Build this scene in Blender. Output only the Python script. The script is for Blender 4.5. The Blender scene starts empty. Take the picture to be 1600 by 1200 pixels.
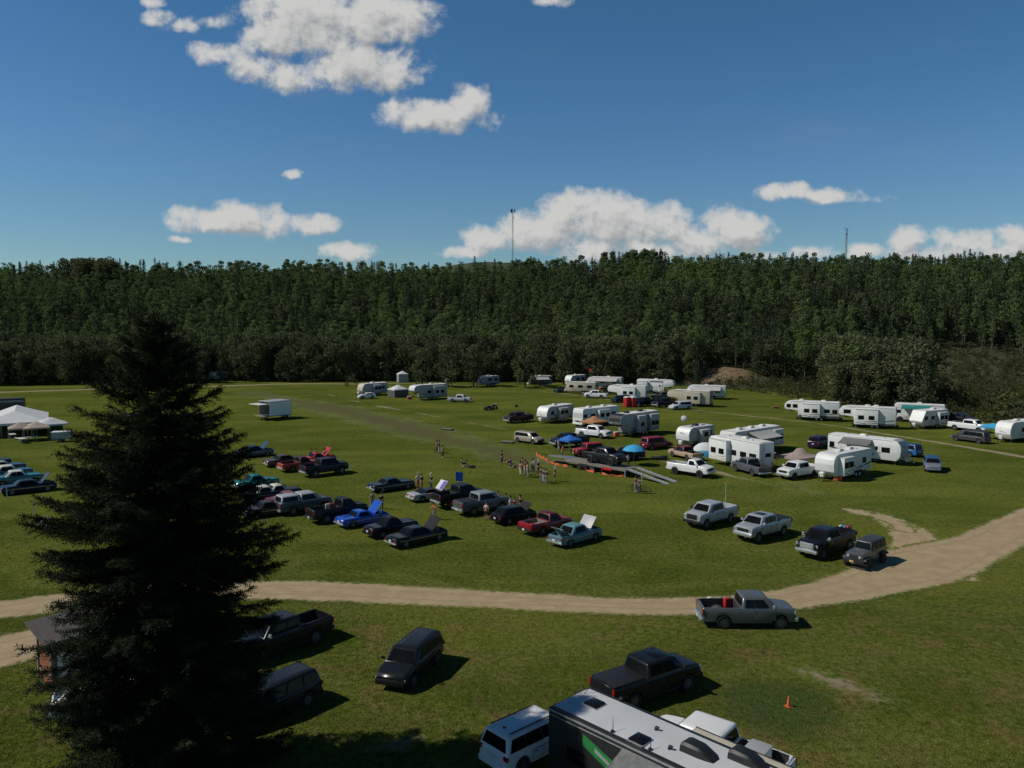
import bpy, bmesh, math, random
import numpy as np
from mathutils import Vector, Matrix, noise, Euler

sc = bpy.context.scene
col = sc.collection
R = math.radians
# ------------------------------------------------------------------ camera
CAM_H, FPX, PITCH = 19.0, 1250.0, R(4.6)
cd = bpy.data.cameras.new('camera'); cam = bpy.data.objects.new('camera', cd); col.objects.link(cam)
cd.sensor_width = 36.0; cd.lens = 36.0*FPX/1600.0; cd.clip_start = 0.5; cd.clip_end = 6000
cam.location = (0, 0, CAM_H); cam.rotation_euler = (R(90)-PITCH, 0, 0)
sc.camera = cam
CP, SP = math.cos(PITCH), math.sin(PITCH)
def ray(u, v):
    a, b = (u-800)/FPX, (600-v)/FPX
    return Vector((a, CP+b*SP, -SP+b*CP))
def G(u, v, z=0.0):
    d = ray(u, v); t = (z-CAM_H)/d.z
    return Vector((d.x*t, d.y*t, z))
def proj(p):
    x, y, z = p[0], p[1], p[2]-CAM_H
    dep = y*CP - z*SP; up = y*SP + z*CP
    return 800+FPX*x/dep, 600-FPX*up/dep
# ------------------------------------------------------------------ sun and sky
SUN_EL, SUN_AZ = R(44), R(184)       # direction TO the sun, azimuth counted from +x towards +y
sdir = Vector((math.cos(SUN_AZ)*math.cos(SUN_EL), math.sin(SUN_AZ)*math.cos(SUN_EL), math.sin(SUN_EL)))
sl = bpy.data.lights.new('sun', 'SUN'); so = bpy.data.objects.new('sun', sl); col.objects.link(so)
sl.energy = 5.0; sl.angle = R(0.53); sl.color = (1.0, 0.95, 0.86)
so.rotation_euler = sdir.to_track_quat('Z', 'Y').to_euler()
w = bpy.data.worlds.new('World'); sc.world = w; w.use_nodes = True
sc.view_settings.view_transform = 'Standard'; sc.view_settings.look = 'None'
sc.view_settings.exposure = -0.55; sc.view_settings.gamma = 1.0

class NT:
    """tiny helper for writing node trees"""
    def __init__(s, tree): s.t = tree; s.n = tree.nodes; s.l = tree.links
    def new(s, typ, **kw):
        nd = s.n.new(typ)
        for k, v in kw.items(): setattr(nd, k, v)
        return nd
    def put(s, sock, val):
        if isinstance(val, bpy.types.NodeSocket): s.l.new(val, sock)
        elif val is not None:
            if hasattr(sock.default_value, '__len__') and not hasattr(val, '__len__'): val = [val]*len(sock.default_value)
            if hasattr(sock.default_value, '__len__') and len(sock.default_value) == 4 and len(val) == 3: val = list(val)+[1.0]
            sock.default_value = val
    def math(s, op, a, b=None, c=None, clamp=False):
        nd = s.new('ShaderNodeMath', operation=op, use_clamp=clamp)
        s.put(nd.inputs[0], a)
        if b is not None: s.put(nd.inputs[1], b)
        if c is not None: s.put(nd.inputs[2], c)
        return nd.outputs[0]
    def vmath(s, op, a, b=None, out=0):
        nd = s.new('ShaderNodeVectorMath', operation=op)
        s.put(nd.inputs[0], a)
        if b is not None: s.put(nd.inputs[1], b)
        return nd.outputs[out]
    def mix(s, f, a, b, typ='MIX'):
        nd = s.new('ShaderNodeMix', data_type='RGBA', blend_type=typ)
        s.put(nd.inputs[0], f); s.put(nd.inputs[6], a); s.put(nd.inputs[7], b)
        return nd.outputs[2]
    def noise(s, vec, scale, detail=3.0, rough=0.5, dim='3D', out=0, dist=0.0):
        nd = s.new('ShaderNodeTexNoise', noise_dimensions=dim)
        s.put(nd.inputs['Vector'], vec); nd.inputs['Scale'].default_value = scale
        nd.inputs['Detail'].default_value = detail; nd.inputs['Roughness'].default_value = rough
        nd.inputs['Distortion'].default_value = dist
        return nd.outputs[out]
    def ss(s, x, lo, hi, a=0.0, b=1.0):
        nd = s.new('ShaderNodeMapRange', interpolation_type='SMOOTHSTEP')
        s.put(nd.inputs[0], x); nd.inputs[1].default_value = lo; nd.inputs[2].default_value = hi
        nd.inputs[3].default_value = a; nd.inputs[4].default_value = b
        return nd.outputs[0]
    def lin(s, x, lo, hi, a=0.0, b=1.0):
        nd = s.new('ShaderNodeMapRange')
        s.put(nd.inputs[0], x); nd.inputs[1].default_value = lo; nd.inputs[2].default_value = hi
        nd.inputs[3].default_value = a; nd.inputs[4].default_value = b
        return nd.outputs[0]

def dirxy(u, v):
    d = ray(u, v); return d.x/d.y, d.z/d.y
# cumulus clouds: ellipses (u, v, ru, rv, strength) turned into directions of the sky
CLOUDS = [
 (480, 20, 95, 42, 1.2), (590, 30, 85, 38, 1.2), (430, 60, 55, 34, 1.0), (520, 58, 55, 30, 1.0), (340, 84, 42, 18, .8), (395, 104, 48, 20, .85), (455, 124, 48, 24, .9),
 (565, 104, 95, 36, 1.1), (625, 118, 36, 20, .8), (245, 28, 26, 14, .8), (283, 42, 28, 11, .8), (240, 4, 18, 8, .6), (340, 35, 50, 9, .42),
 (680, 182, 88, 24, 1.1), (735, 164, 36, 30, 1.0), (630, 180, 40, 22, .9), (862, 2, 30, 8, .6),
 (320, 343, 56, 20, 1.0), (375, 340, 60, 26, 1.1), (425, 352, 34, 20, .9), (490, 350, 44, 17, 1.0), (280, 374, 18, 7, .8), (462, 273, 20, 7, .8),
 (545, 392, 46, 16, 1.0), (520, 390, 22, 10, .8),
 (770, 372, 48, 22, 1.0), (830, 362, 60, 30, 1.1), (900, 340, 60, 42, 1.15), (960, 345, 62, 42, 1.15), (1030, 352, 62, 32, 1.1), (1130, 362, 40, 38, 1.0),
 (1165, 366, 46, 30, 1.1), (1090, 372, 52, 24, 1.0), (930, 392, 62, 20, 1.0), (1010, 388, 60, 16, .9), (725, 393, 36, 10, .9), (1130, 342, 10, 14, .7),
 (1225, 302, 52, 15, 1.0), (1290, 305, 52, 13, .85), (1245, 292, 20, 10, .8), (1350, 310, 30, 7, .35),
 (1265, 396, 48, 12, 1.0), (1345, 392, 32, 14, 1.0), (1420, 374, 34, 20, 1.0), (1500, 376, 48, 20, .9), (1590, 372, 36, 20, 1.0), (1470, 396, 90, 14, .8), (1575, 390, 50, 16, .9), (1190, 398, 40, 10, .8),
]
def make_cloud_group():
    g = bpy.data.node_groups.new('cloud_field', 'ShaderNodeTree')
    g.interface.new_socket('P', in_out='INPUT', socket_type='NodeSocketVector')
    g.interface.new_socket('D', in_out='OUTPUT', socket_type='NodeSocketFloat')
    k = NT(g); gi = k.new('NodeGroupInput'); go = k.new('NodeGroupOutput'); P = gi.outputs[0]
    warp = k.noise(P, 26.0, 2.0, .5, out=1)
    wv = k.vmath('SUBTRACT', warp, (0.5, 0.5, 0.5))
    wv2 = k.vmath('MULTIPLY', wv, (0.020, 0.016, 0.0))
    q = k.vmath('ADD', P, wv2)
    acc = None
    for (u, v, ru, rv, s_) in CLOUDS:
        cx, cy = dirxy(u, v)
        rx = ru*1.16/FPX*1.02; ry = rv*1.16/FPX*1.04
        d = k.vmath('SUBTRACT', q, (cx, cy, 0)); d = k.vmath('DIVIDE', d, (rx, ry, 1.0))
        ln = k.vmath('DOT_PRODUCT', d, d, out=1)
        f = k.math('MULTIPLY_ADD', ln, -s_*1.0, s_*1.0)
        acc = f if acc is None else k.math('SMOOTH_MAX', acc, f, 0.25)
    n1 = k.noise(P, 30.0, 7.0, .60)
    n2 = k.noise(P, 85.0, 5.0, .62)
    f = k.math('MULTIPLY_ADD', n1, 2.3, -1.15)
    f = k.math('ADD', acc, f)
    f = k.math('ADD', f, k.math('MULTIPLY_ADD', n2, .7, -.35))
    k.l.new(f, go.inputs[0])
    return g
def build_world():
    k = NT(w.node_tree); k.n.clear()
    out = k.new('ShaderNodeOutputWorld'); bg = k.new('ShaderNodeBackground')
    sky = k.new('ShaderNodeTexSky', sky_type='NISHITA', sun_disc=False)
    sky.sun_elevation = SUN_EL
    sky.sun_rotation = R(90)-SUN_AZ          # measured clockwise from +y
    sky.altitude = 600; sky.air_density = 1.0; sky.dust_density = 0.1; sky.ozone_density = 2.6
    tc = k.new('ShaderNodeTexCoord'); sep = k.new('ShaderNodeSeparateXYZ'); k.l.new(tc.outputs['Generated'], sep.inputs[0])
    y = k.math('MAXIMUM', sep.outputs[1], 0.05)
    px = k.math('DIVIDE', sep.outputs[0], y); pz = k.math('DIVIDE', sep.outputs[2], y)
    cb = k.new('ShaderNodeCombineXYZ'); k.l.new(px, cb.inputs[0]); k.l.new(pz, cb.inputs[1])
    g = make_cloud_group()
    def D(vec):
        n = k.new('ShaderNodeGroup'); n.node_tree = g; k.put(n.inputs[0], vec); return n.outputs[0]
    d0 = D(cb.outputs[0])
    d1 = D(k.vmath('ADD', cb.outputs[0], (-0.010, 0.020, 0)))
    m = k.ss(d0, -0.03, 0.92)
    m = k.math('MULTIPLY', m, k.ss(sep.outputs[1], 0.05, 0.2))
    lit = k.math('SUBTRACT', d0, d1)
    d2 = D(k.vmath('ADD', cb.outputs[0], (-0.004, 0.007, 0)))
    lit = k.math('ADD', lit, k.math('MULTIPLY', k.math('SUBTRACT', d0, d2), 1.1))
    lit = k.ss(lit, -1.5, 1.1)
    edge = k.ss(d0, 0.2, 1.6, 1.0, 0.0)      # thin rims scatter more light
    lit = k.math('MULTIPLY_ADD', edge, .22, lit, clamp=True)
    cc = k.mix(lit, (3.7, 4.05, 4.5), (8.6, 8.6, 8.4))
    # faint high cirrus
    ci = k.noise(k.vmath('MULTIPLY', cb.outputs[0], (2.2, 9.0, 1)), 1.6, 5, .6, dist=.6)
    ci = k.math('MULTIPLY', k.ss(ci, .56, .85), .22)
    hs = k.new('ShaderNodeHueSaturation'); hs.inputs['Saturation'].default_value = 1.30; hs.inputs['Value'].default_value = 1.12
    k.l.new(sky.outputs[0], hs.inputs['Color'])
    el = sep.outputs[2]
    sky_gain = k.mix(k.ss(el, .0, .22), (.62, .80, .84), (1.0, 1.0, 1.0)); sky_gain = k.mix(k.ss(el, .16, .55), sky_gain, (1.22, 1.08, .95)); sky_gain = k.mix(k.ss(el, .36, .72), sky_gain, (.34, .35, .40))  # sky overhead, out of view, darkened to weaken the fill light
    sk = k.mix(1.0, hs.outputs[0], sky_gain, 'MULTIPLY')
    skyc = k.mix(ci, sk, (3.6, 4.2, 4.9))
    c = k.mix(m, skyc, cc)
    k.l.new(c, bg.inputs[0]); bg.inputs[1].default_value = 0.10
    k.l.new(bg.outputs[0], out.inputs[0])
    w.cycles.sampling_method = 'MANUAL'; w.cycles.sample_map_resolution = 512
build_world()
sc.cycles.max_bounces = 5; sc.cycles.diffuse_bounces = 2; sc.cycles.glossy_bounces = 2; sc.cycles.transparent_max_bounces = 6
sc.cycles.transmission_bounces = 2
sc.cycles.use_denoising = True

# ------------------------------------------------------------------ materials
MATS = {}
def mat(name, fn):
    if name in MATS: return MATS[name]
    m = bpy.data.materials.new(name); m.use_nodes = True
    k = NT(m.node_tree); k.n.clear()
    o = k.new('ShaderNodeOutputMaterial'); b = k.new('ShaderNodeBsdfPrincipled'); k.l.new(b.outputs[0], o.inputs[0])
    fn(k, b); MATS[name] = m
    return m
def pos(k): return k.new('ShaderNodeNewGeometry').outputs['Position']
def obj_co(k): return k.new('ShaderNodeTexCoord').outputs['Object']
def paint(c, rough=.32, metal=0.0, dirt=.14):
    key = 'paint_%.3f_%.3f_%.3f_%.2f_%.1f' % (*c, rough, metal)
    def fn(k, b):
        n = k.noise(obj_co(k), 1.7, 5, .6)
        f = k.math('MULTIPLY', k.ss(n, .4, .8), dirt)
        d = tuple(x*.75+(.004 if max(c) < .06 else .012) for x in c)
        k.put(b.inputs['Base Color'], k.mix(f, c, d))
        k.put(b.inputs['Roughness'], k.lin(n, .3, .8, rough*.8, rough*1.25))
        b.inputs['Metallic'].default_value = metal
        dark = max(c) < .06; b.inputs['Specular IOR Level'].default_value = .26 if dark else .45
        if rough < .4: b.inputs['Coat Weight'].default_value = .03 if dark else .25; b.inputs['Coat Roughness'].default_value = .08
    return mat(key, fn)
def flat(name, c, rough=.6, metal=0.0, var=.15, scale=3.0):
    def fn(k, b):
        n = k.noise(obj_co(k), scale, 4, .6)
        k.put(b.inputs['Base Color'], k.mix(k.ss(n, .3, .7), tuple(x*(1-var) for x in c), tuple(min(1, x*(1+var)) for x in c)))
        b.inputs['Roughness'].default_value = rough; b.inputs['Metallic'].default_value = metal
    return mat(name, fn)
def glass_fn(k, b):
    n = k.noise(obj_co(k), .9, 2, .5)
    k.put(b.inputs['Base Color'], k.mix(n, (.004, .005, .006), (.010, .012, .014)))
    b.inputs['Roughness'].default_value = .06; b.inputs['IOR'].default_value = 1.45; b.inputs['Specular IOR Level'].default_value = .16
ROLE = {}
def role(r):
    if r in ROLE: return ROLE[r]
    T = {
     'glass': lambda: mat('window_glass', glass_fn),
     'rubber': lambda: flat('tyre_rubber', (.018, .018, .018), .85),
     'rim': lambda: flat('wheel_alloy', (.17, .17, .18), .4, .7),
     'darkrim': lambda: flat('dark_alloy', (.035, .035, .037), .4, .6),
     'whiterim': lambda: flat('white_steel_wheel', (.6, .6, .58), .5),
     'chrome': lambda: flat('chrome', (.78, .79, .80), .22, .75, .05),
     'trim': lambda: flat('black_trim', (.015, .015, .016), .5),
     'underbody': lambda: flat('underbody', (.012, .012, .012), .9),
     'lamp': lambda: flat('headlamp_lens', (.55, .57, .58), .12, .2, .1),
     'redlamp': lambda: flat('tail_lamp_lens', (.30, .012, .010), .2, 0, .1),
     'plate': lambda: flat('licence_plate', (.6, .6, .58), .5, 0, .08, 12),
     'amberplate': lambda: flat('yellow_plate', (.65, .42, .12), .5, 0, .08, 12),
     'white': lambda: flat('white_panel', (.72, .72, .69), .4, 0, .04, 1.2),
     'offwhite': lambda: flat('offwhite_panel', (.60, .59, .54), .45, 0, .06, 1.2),
     'cream': lambda: flat('cream_panel', (.50, .44, .33), .45, 0, .05, 1.2),
     'greypanel': lambda: flat('grey_panel', (.34, .35, .35), .45, 0, .05, 1.2),
     'darkpanel': lambda: flat('dark_panel', (.05, .055, .055), .4, 0, .1, 1.2),
     'roofgrey': lambda: flat('roof_membrane', (.50, .51, .52), .7, 0, .05, .8),
     'roofwhite': lambda: flat('roof_membrane_white', (.66, .66, .63), .7, 0, .05, .8),
     'purple': lambda: flat('purple_mural', (.10, .07, .36), .5, 0, .5, 5),
     'matte': lambda: flat('matte_black', (.012, .012, .013), .9),
     'mastgrey': lambda: flat('dark_mast_steel', (.06, .05, .05), .7),
     'steel': lambda: flat('galvanised_steel', (.32, .33, .33), .45, .5),
     'alu': lambda: flat('bare_aluminium', (.52, .53, .54), .35, .6),
     'beige': lambda: flat('beige_topper', (.48, .44, .34), .7, 0, .06, 1.5),
     'green': lambda: flat('green_graphic', (.03, .22, .06), .4),
     'teal': lambda: flat('teal_awning', (.01, .17, .16), .7),
     'awninggrey': lambda: flat('awning_fabric', (.14, .145, .14), .8, 0, .2, 4),
     'awninglight': lambda: flat('light_awning_fabric', (.42, .41, .38), .8, 0, .1, 3),
     'white_cloth': lambda: flat('white_canvas', (.58, .59, .59), .85, 0, .05, 1.0),
     'grey_cloth': lambda: flat('grey_mesh_cloth', (.09, .085, .08), .9, 0, .1),
     'tan_cloth': lambda: flat('tan_canvas', (.40, .32, .24), .85, 0, .08, 1.0),
     'taupe_cloth': lambda: flat('taupe_canvas', (.33, .26, .22), .85, 0, .08, 1.0),
     'brown_cloth': lambda: flat('orange_brown_canvas', (.40, .19, .09), .85, 0, .1, 1.0),
     'blue_cloth': lambda: flat('blue_canvas', (.02, .14, .50), .8, 0, .1),
     'sky_cloth': lambda: flat('sky_blue_canvas', (.04, .34, .60), .8, 0, .1),
     'red_plastic': lambda: flat('red_plastic', (.48, .018, .020), .5, 0, .08),
     'orange_plastic': lambda: flat('orange_plastic', (.62, .12, .03), .6, 0, .15, 5),
     'wood': lambda: mat('stained_planks', wood_fn),
     'greywood': lambda: flat('weathered_boards', (.20, .18, .15), .8, 0, .25, 6),
     'shingle': lambda: flat('roof_shingles', (.085, .075, .068), .9, 0, .3, 9),
     'skin': lambda: flat('skin', (.42, .24, .17), .6, 0, .06),
     'hair': lambda: flat('brown_hair', (.035, .020, .012), .8),
     'greyhair': lambda: flat('white_hat_hair', (.55, .52, .45), .8),
     'lens': lambda: flat('lens', (.5, .5, .5), .2),
     'bedliner': lambda: flat('bed_liner', (.022, .022, .023), .75, 0, .3),
     'engine': lambda: flat('engine_bay', (.05, .05, .05), .5, .5, .5, 12),
    }
    ROLE[r] = T[r](); return ROLE[r]
def wood_fn(k, b):
    co = obj_co(k); s = k.new('ShaderNodeSeparateXYZ'); k.l.new(co, s.inputs[0])
    t = k.math('ADD', s.outputs[0], s.outputs[1])
    seam = k.math('FRACT', k.math('MULTIPLY', t, 4.0))
    sm = k.ss(seam, .0, .08)
    n = k.noise(k.vmath('MULTIPLY', co, (6, 6, .8)), 2.0, 4, .6)
    c = k.mix(n, (.20, .065, .025), (.33, .125, .050))
    k.put(b.inputs['Base Color'], k.mix(sm, (.05, .02, .012), c)); b.inputs['Roughness'].default_value = .7

# ------------------------------------------------------------------ mesh helpers
def newbm(): return bmesh.new()
def box(bm, c, s, rz=0.0, bev=0.0, M=None, ry=0.0):
    r = bmesh.ops.create_cube(bm, size=1.0)
    vs = r['verts']
    m = Matrix.Translation(c) @ Matrix.Rotation(rz, 4, 'Z') @ Matrix.Rotation(ry, 4, 'Y') @ Matrix.Diagonal((s[0], s[1], s[2], 1))
    if M is not None: m = M @ m
    bmesh.ops.transform(bm, matrix=m, verts=vs)
    if bev > 0:
        es = list({e for v_ in vs for e in v_.link_edges})
        bmesh.ops.bevel(bm, geom=es, offset=bev, segments=2, affect='EDGES', profile=.6)
def ring_loft(bm, rings, closed=True, cap0=True, cap1=True):
    vr = [[bm.verts.new(p) for p in r] for r in rings]
    n = len(vr[0])
    for a, b in zip(vr[:-1], vr[1:]):
        for i in range(n if closed else n-1):
            j = (i+1) % n
            try: bm.faces.new((a[i], a[j], b[j], b[i]))
            except ValueError: pass
    if cap0: bm.faces.new(vr[0][::-1])
    if cap1: bm.faces.new(vr[-1])
    return vr
def tube(bm, p0, p1, r0, r1=None, n=8, caps=True):
    r1 = r0 if r1 is None else r1
    p0, p1 = Vector(p0), Vector(p1); q = (p1-p0).to_track_quat('Z', 'Y')
    rr = []
    for p, r in ((p0, r0), (p1, r1)):
        rr.append([p + q @ Vector((r*math.cos(a), r*math.sin(a), 0)) for a in [2*math.pi*i/n for i in range(n)]])
    ring_loft(bm, rr, True, caps, caps)
def panel(bm, pts, push=.012, nrm=None):
    """flat plate of small thickness standing proud of the quad pts"""
    pts = [Vector(p) for p in pts]
    if nrm is None:
        nrm = (pts[1]-pts[0]).cross(pts[2]-pts[0]).normalized()
    a = [p - nrm*push for p in pts]; b = [p + nrm*push for p in pts]
    ring_loft(bm, [a, b])
def prism(bm, prof, y0, y1, bev=0.0):
    """profile in x,z extruded along y"""
    before = set(bm.verts)
    ring_loft(bm, [[(x, y0, z) for x, z in prof], [(x, y1, z) for x, z in prof]])
    if bev:
        vs = [v_ for v_ in bm.verts if v_ not in before]
        es = list({e for v_ in vs for e in v_.link_edges})
        bmesh.ops.bevel(bm, geom=es, offset=bev, segments=2, affect='EDGES', profile=.5)
def fin(bm, name, smooth=35, slot=True):
    bmesh.ops.recalc_face_normals(bm, faces=bm.faces)
    me = bpy.data.meshes.new(name); bm.to_mesh(me); bm.free()
    if smooth:
        me.polygons.foreach_set('use_smooth', [True]*len(me.polygons))
        me.set_sharp_from_angle(angle=R(smooth))
    if slot: me.materials.append(None)
    return me
def mkobj(name, me, material, parent=None, loc=(0, 0, 0), rot=(0, 0, 0)):
    o = bpy.data.objects.new(name, me); col.objects.link(o)
    if me is not None and material is not None:
        if len(me.materials) == 0: me.materials.append(None)
        o.material_slots[0].link = 'OBJECT'; o.material_slots[0].material = material
    o.parent = parent; o.location = loc; o.rotation_euler = rot
    return o
def tag(o, label=None, cat=None, group=None, kind=None):
    if label: o['label'] = label
    if cat: o['category'] = cat
    if group: o['group'] = group
    if kind: o['kind'] = kind
    return o
def empty(name, loc, rz, label, cat, group=None):
    o = bpy.data.objects.new(name, None); col.objects.link(o); o.empty_display_size = .3
    o.location = loc; o.rotation_euler = (0, 0, rz)
    return tag(o, label, cat, group)
# a 'kit' is a list of parts: dict(n=name, m=mesh, r=role, at=offset, rz=, sub=[...], l=label)
def part(n, me, r, at=(0, 0, 0), rot=(0, 0, 0), sub=None, l=None): return dict(n=n, m=me, r=r, at=at, rot=rot, sub=sub or [], l=l)
def assemble(kit, root, pal):
    def mt(r):
        if r in pal: return pal[r]
        return role(r)
    for p in kit:
        o = mkobj(p['n'], p['m'], mt(p['r']), root, p['at'], p['rot'])
        if p['l']: o['label'] = p['l']
        for s in p['sub']:
            mkobj(s['n'], s['m'], mt(s['r']), o, s['at'], s['rot'])
# ------------------------------------------------------------------ terrain
def sstep(t): t = max(0.0, min(1.0, t)); return t*t*(3-2*t)
def foot_y(x):
    if x < 0: return 266
    if x < 30: return 266-x/30*16
    if x < 62: return 250-(x-30)/32*24
    if x < 137: return 226-(x-62)/75*12
    return 214+(x-137)*.05
def hill(x, y):
    fy = foot_y(x)
    t = (y-fy)/122.0
    h = 31.4*sstep(t*0.95) + 1.4*noise.noise((x*.016, y*.016, 3.1))*sstep(t*2)
    h += 2.2*noise.noise((x*.006+4, 0.3, 1.1))*sstep(t)
    if y > 460: h += (y-460)*.012
    # eroded bank
    d = math.exp(-(((x-62)/15)**2+((y-(fy+7))/9)**2)); h += 5.0*d
    return h
def mesh_grid(name, xs, ys, fz):
    nx, ny = len(xs), len(ys)
    V = np.empty((ny, nx, 3)); 
    for j, y in enumerate(ys):
        for i, x in enumerate(xs): V[j, i] = (x, y, fz(x, y))
    idx = np.arange(nx*ny).reshape(ny, nx)
    F = np.stack([idx[:-1, :-1], idx[:-1, 1:], idx[1:, 1:], idx[1:, :-1]], -1).reshape(-1, 4)
    return np_mesh(name, V.reshape(-1, 3), F)
def np_mesh(name, V, F, smooth=True):
    me = bpy.data.meshes.new(name)
    V = np.asarray(V, np.float32); F = np.asarray(F, np.int32); k = F.shape[1]
    me.vertices.add(len(V)); me.vertices.foreach_set('co', V.ravel())
    me.loops.add(F.size); me.loops.foreach_set('vertex_index', F.ravel())
    me.polygons.add(len(F)); me.polygons.foreach_set('loop_start', np.arange(0, F.size, k, dtype=np.int32))
    me.polygons.foreach_set('use_smooth', np.full(len(F), smooth))
    me.update(calc_edges=True)
    return me

def grass_color(k):
    p = pos(k)
    big = k.noise(p, .035, 4, .55); mid = k.noise(p, .22, 4, .6); fine = k.noise(p, 2.6, 4, .65); vf = k.noise(p, 11.0, 3, .7)
    a = k.mix(k.ss(big, .35, .65), (.092, .120, .013), (.145, .166, .022))
    a = k.mix(k.math('MULTIPLY', k.ss(mid, .42, .72), .55), a, (.155, .148, .040))
    a = k.mix(k.math('MULTIPLY', k.ss(mid, .52, .25), .5), a, (.036, .072, .011))
    # dry straw flecks, more of them close to the camera's side of the field
    s = k.new('ShaderNodeSeparateXYZ'); k.l.new(p, s.inputs[0])
    near = k.ss(s.outputs[1], 58, 46)
    dry = k.noise(p, .42, 5, .65, dist=.6)
    f = k.math('MULTIPLY', k.ss(dry, .47, .68), k.math('MULTIPLY_ADD', near, .72, .12))
    a = k.mix(f, a, (.215, .150, .060))
    a = k.mix(k.math('MULTIPLY', near, .14), a, (.02, .03, .004))
    a = k.mix(k.math('MULTIPLY', k.ss(fine, .48, .66), .55), a, (.200, .205, .070))
    a = k.mix(k.math('MULTIPLY', k.ss(fine, .50, .34), .62), a, (.026, .046, .009))
    a = k.mix(k.math('MULTIPLY', k.ss(vf, .40, .62), .45), a, k.mix(.6, a, (.02, .034, .01)))
    # mowing streaks and tyre-flattened arcs
    wv = k.new('ShaderNodeTexWave', wave_type='BANDS', bands_direction='DIAGONAL')
    k.put(wv.inputs['Vector'], p); wv.inputs['Scale'].default_value = .055; wv.inputs['Distortion'].default_value = 6.0; wv.inputs['Detail'].default_value = 2.0; wv.inputs['Detail Scale'].default_value = .6
    a = k.mix(k.math('MULTIPLY', wv.outputs['Fac'], .22), a, k.mix(.55, a, (.135, .145, .045)))
    # lush dark ring of grass round the cone
    # broad darker and yellower swathes
    sw = k.noise(k.vmath('MULTIPLY', p, (.6, 1.6, 1)), .07, 4, .6, dist=.8)
    a = k.mix(k.math('MULTIPLY', k.ss(sw, .46, .60), .42), a, (.050, .072, .008))
    a = k.mix(k.math('MULTIPLY', k.ss(sw, .46, .36), .35), a, (.150, .155, .022))
    c = G(1215, 1105)
    d = k.vmath('DISTANCE', p, tuple(c), out=1)
    wob = k.math('MULTIPLY_ADD', mid, 3.0, k.math('ADD', d, -1.5))
    a = k.mix(k.math('MULTIPLY', k.ss(wob, 4.2, 1.8), .6), a, (.026, .060, .020))
    return a, fine, vf
def grass_fn(k, b):
    a, fine, vf = grass_color(k)
    k.put(b.inputs['Base Color'], a); b.inputs['Roughness'].default_value = .85
    b.inputs['Specular IOR Level'].default_value = .0
    bp = k.new('ShaderNodeBump'); bp.inputs['Strength'].default_value = .8; bp.inputs['Distance'].default_value = .16
    k.put(bp.inputs['Height'], k.math('ADD', fine, k.math('MULTIPLY', vf, .6))); k.l.new(bp.outputs[0], b.inputs['Normal'])
GRASS = mat('meadow_grass', grass_fn)
def dirt_mat(name, c1, c2, lo=.30, hi=.74):
    def fn(k, b):
        a, fine, vf = grass_color(k); p = pos(k)
        at = k.new('ShaderNodeAttribute', attribute_name='wear'); wear = at.outputs['Fac']
        m = k.math('ADD', wear, k.math('MULTIPLY_ADD', fine, .5, -.25))
        m = k.math('ADD', m, k.math('MULTIPLY_ADD', vf, .3, -.15))
        f = k.ss(m, lo, hi)
        n1 = k.noise(p, .8, 5, .6); n2 = k.noise(p, 9, 3, .7)
        d = k.mix(k.ss(n1, .3, .7), c1, c2)
        d = k.mix(k.math('MULTIPLY', k.ss(n2, .5, .75), .45), d, tuple(x*.55 for x in c1))
        rut = k.ss(k.math('ABSOLUTE', k.math('SUBTRACT', wear, 1.42)), .16, .04)
        d = k.mix(k.math('MULTIPLY', rut, k.math('MULTIPLY', k.ss(n1, .35, .6), .45)), d, tuple(x*.62 for x in c1))
        k.put(b.inputs['Base Color'], k.mix(f, a, d)); b.inputs['Roughness'].default_value = .9
        b.inputs['Specular IOR Level'].default_value = .2
        bp = k.new('ShaderNodeBump'); bp.inputs['Strength'].default_value = .5; bp.inputs['Distance'].default_value = .08
        k.put(bp.inputs['Height'], n2); k.l.new(bp.outputs[0], b.inputs['Normal'])
    return mat(name, fn)
DIRT = dirt_mat('packed_dirt', (.330, .245, .140), (.410, .315, .185))
TRACK = dirt_mat('worn_track', (.25, .205, .115), (.33, .27, .16))
BROWN = dirt_mat('brown_mown_strip', (.088, .080, .022), (.105, .095, .028), .35, .95)

gx = list(np.linspace(-2500, 2500, 26)); gy = list(np.linspace(-400, 2600, 16))
ground = mkobj('ground', mesh_grid('ground', gx, gy, lambda x, y: 0.0), GRASS); tag(ground, kind='structure')

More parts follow.
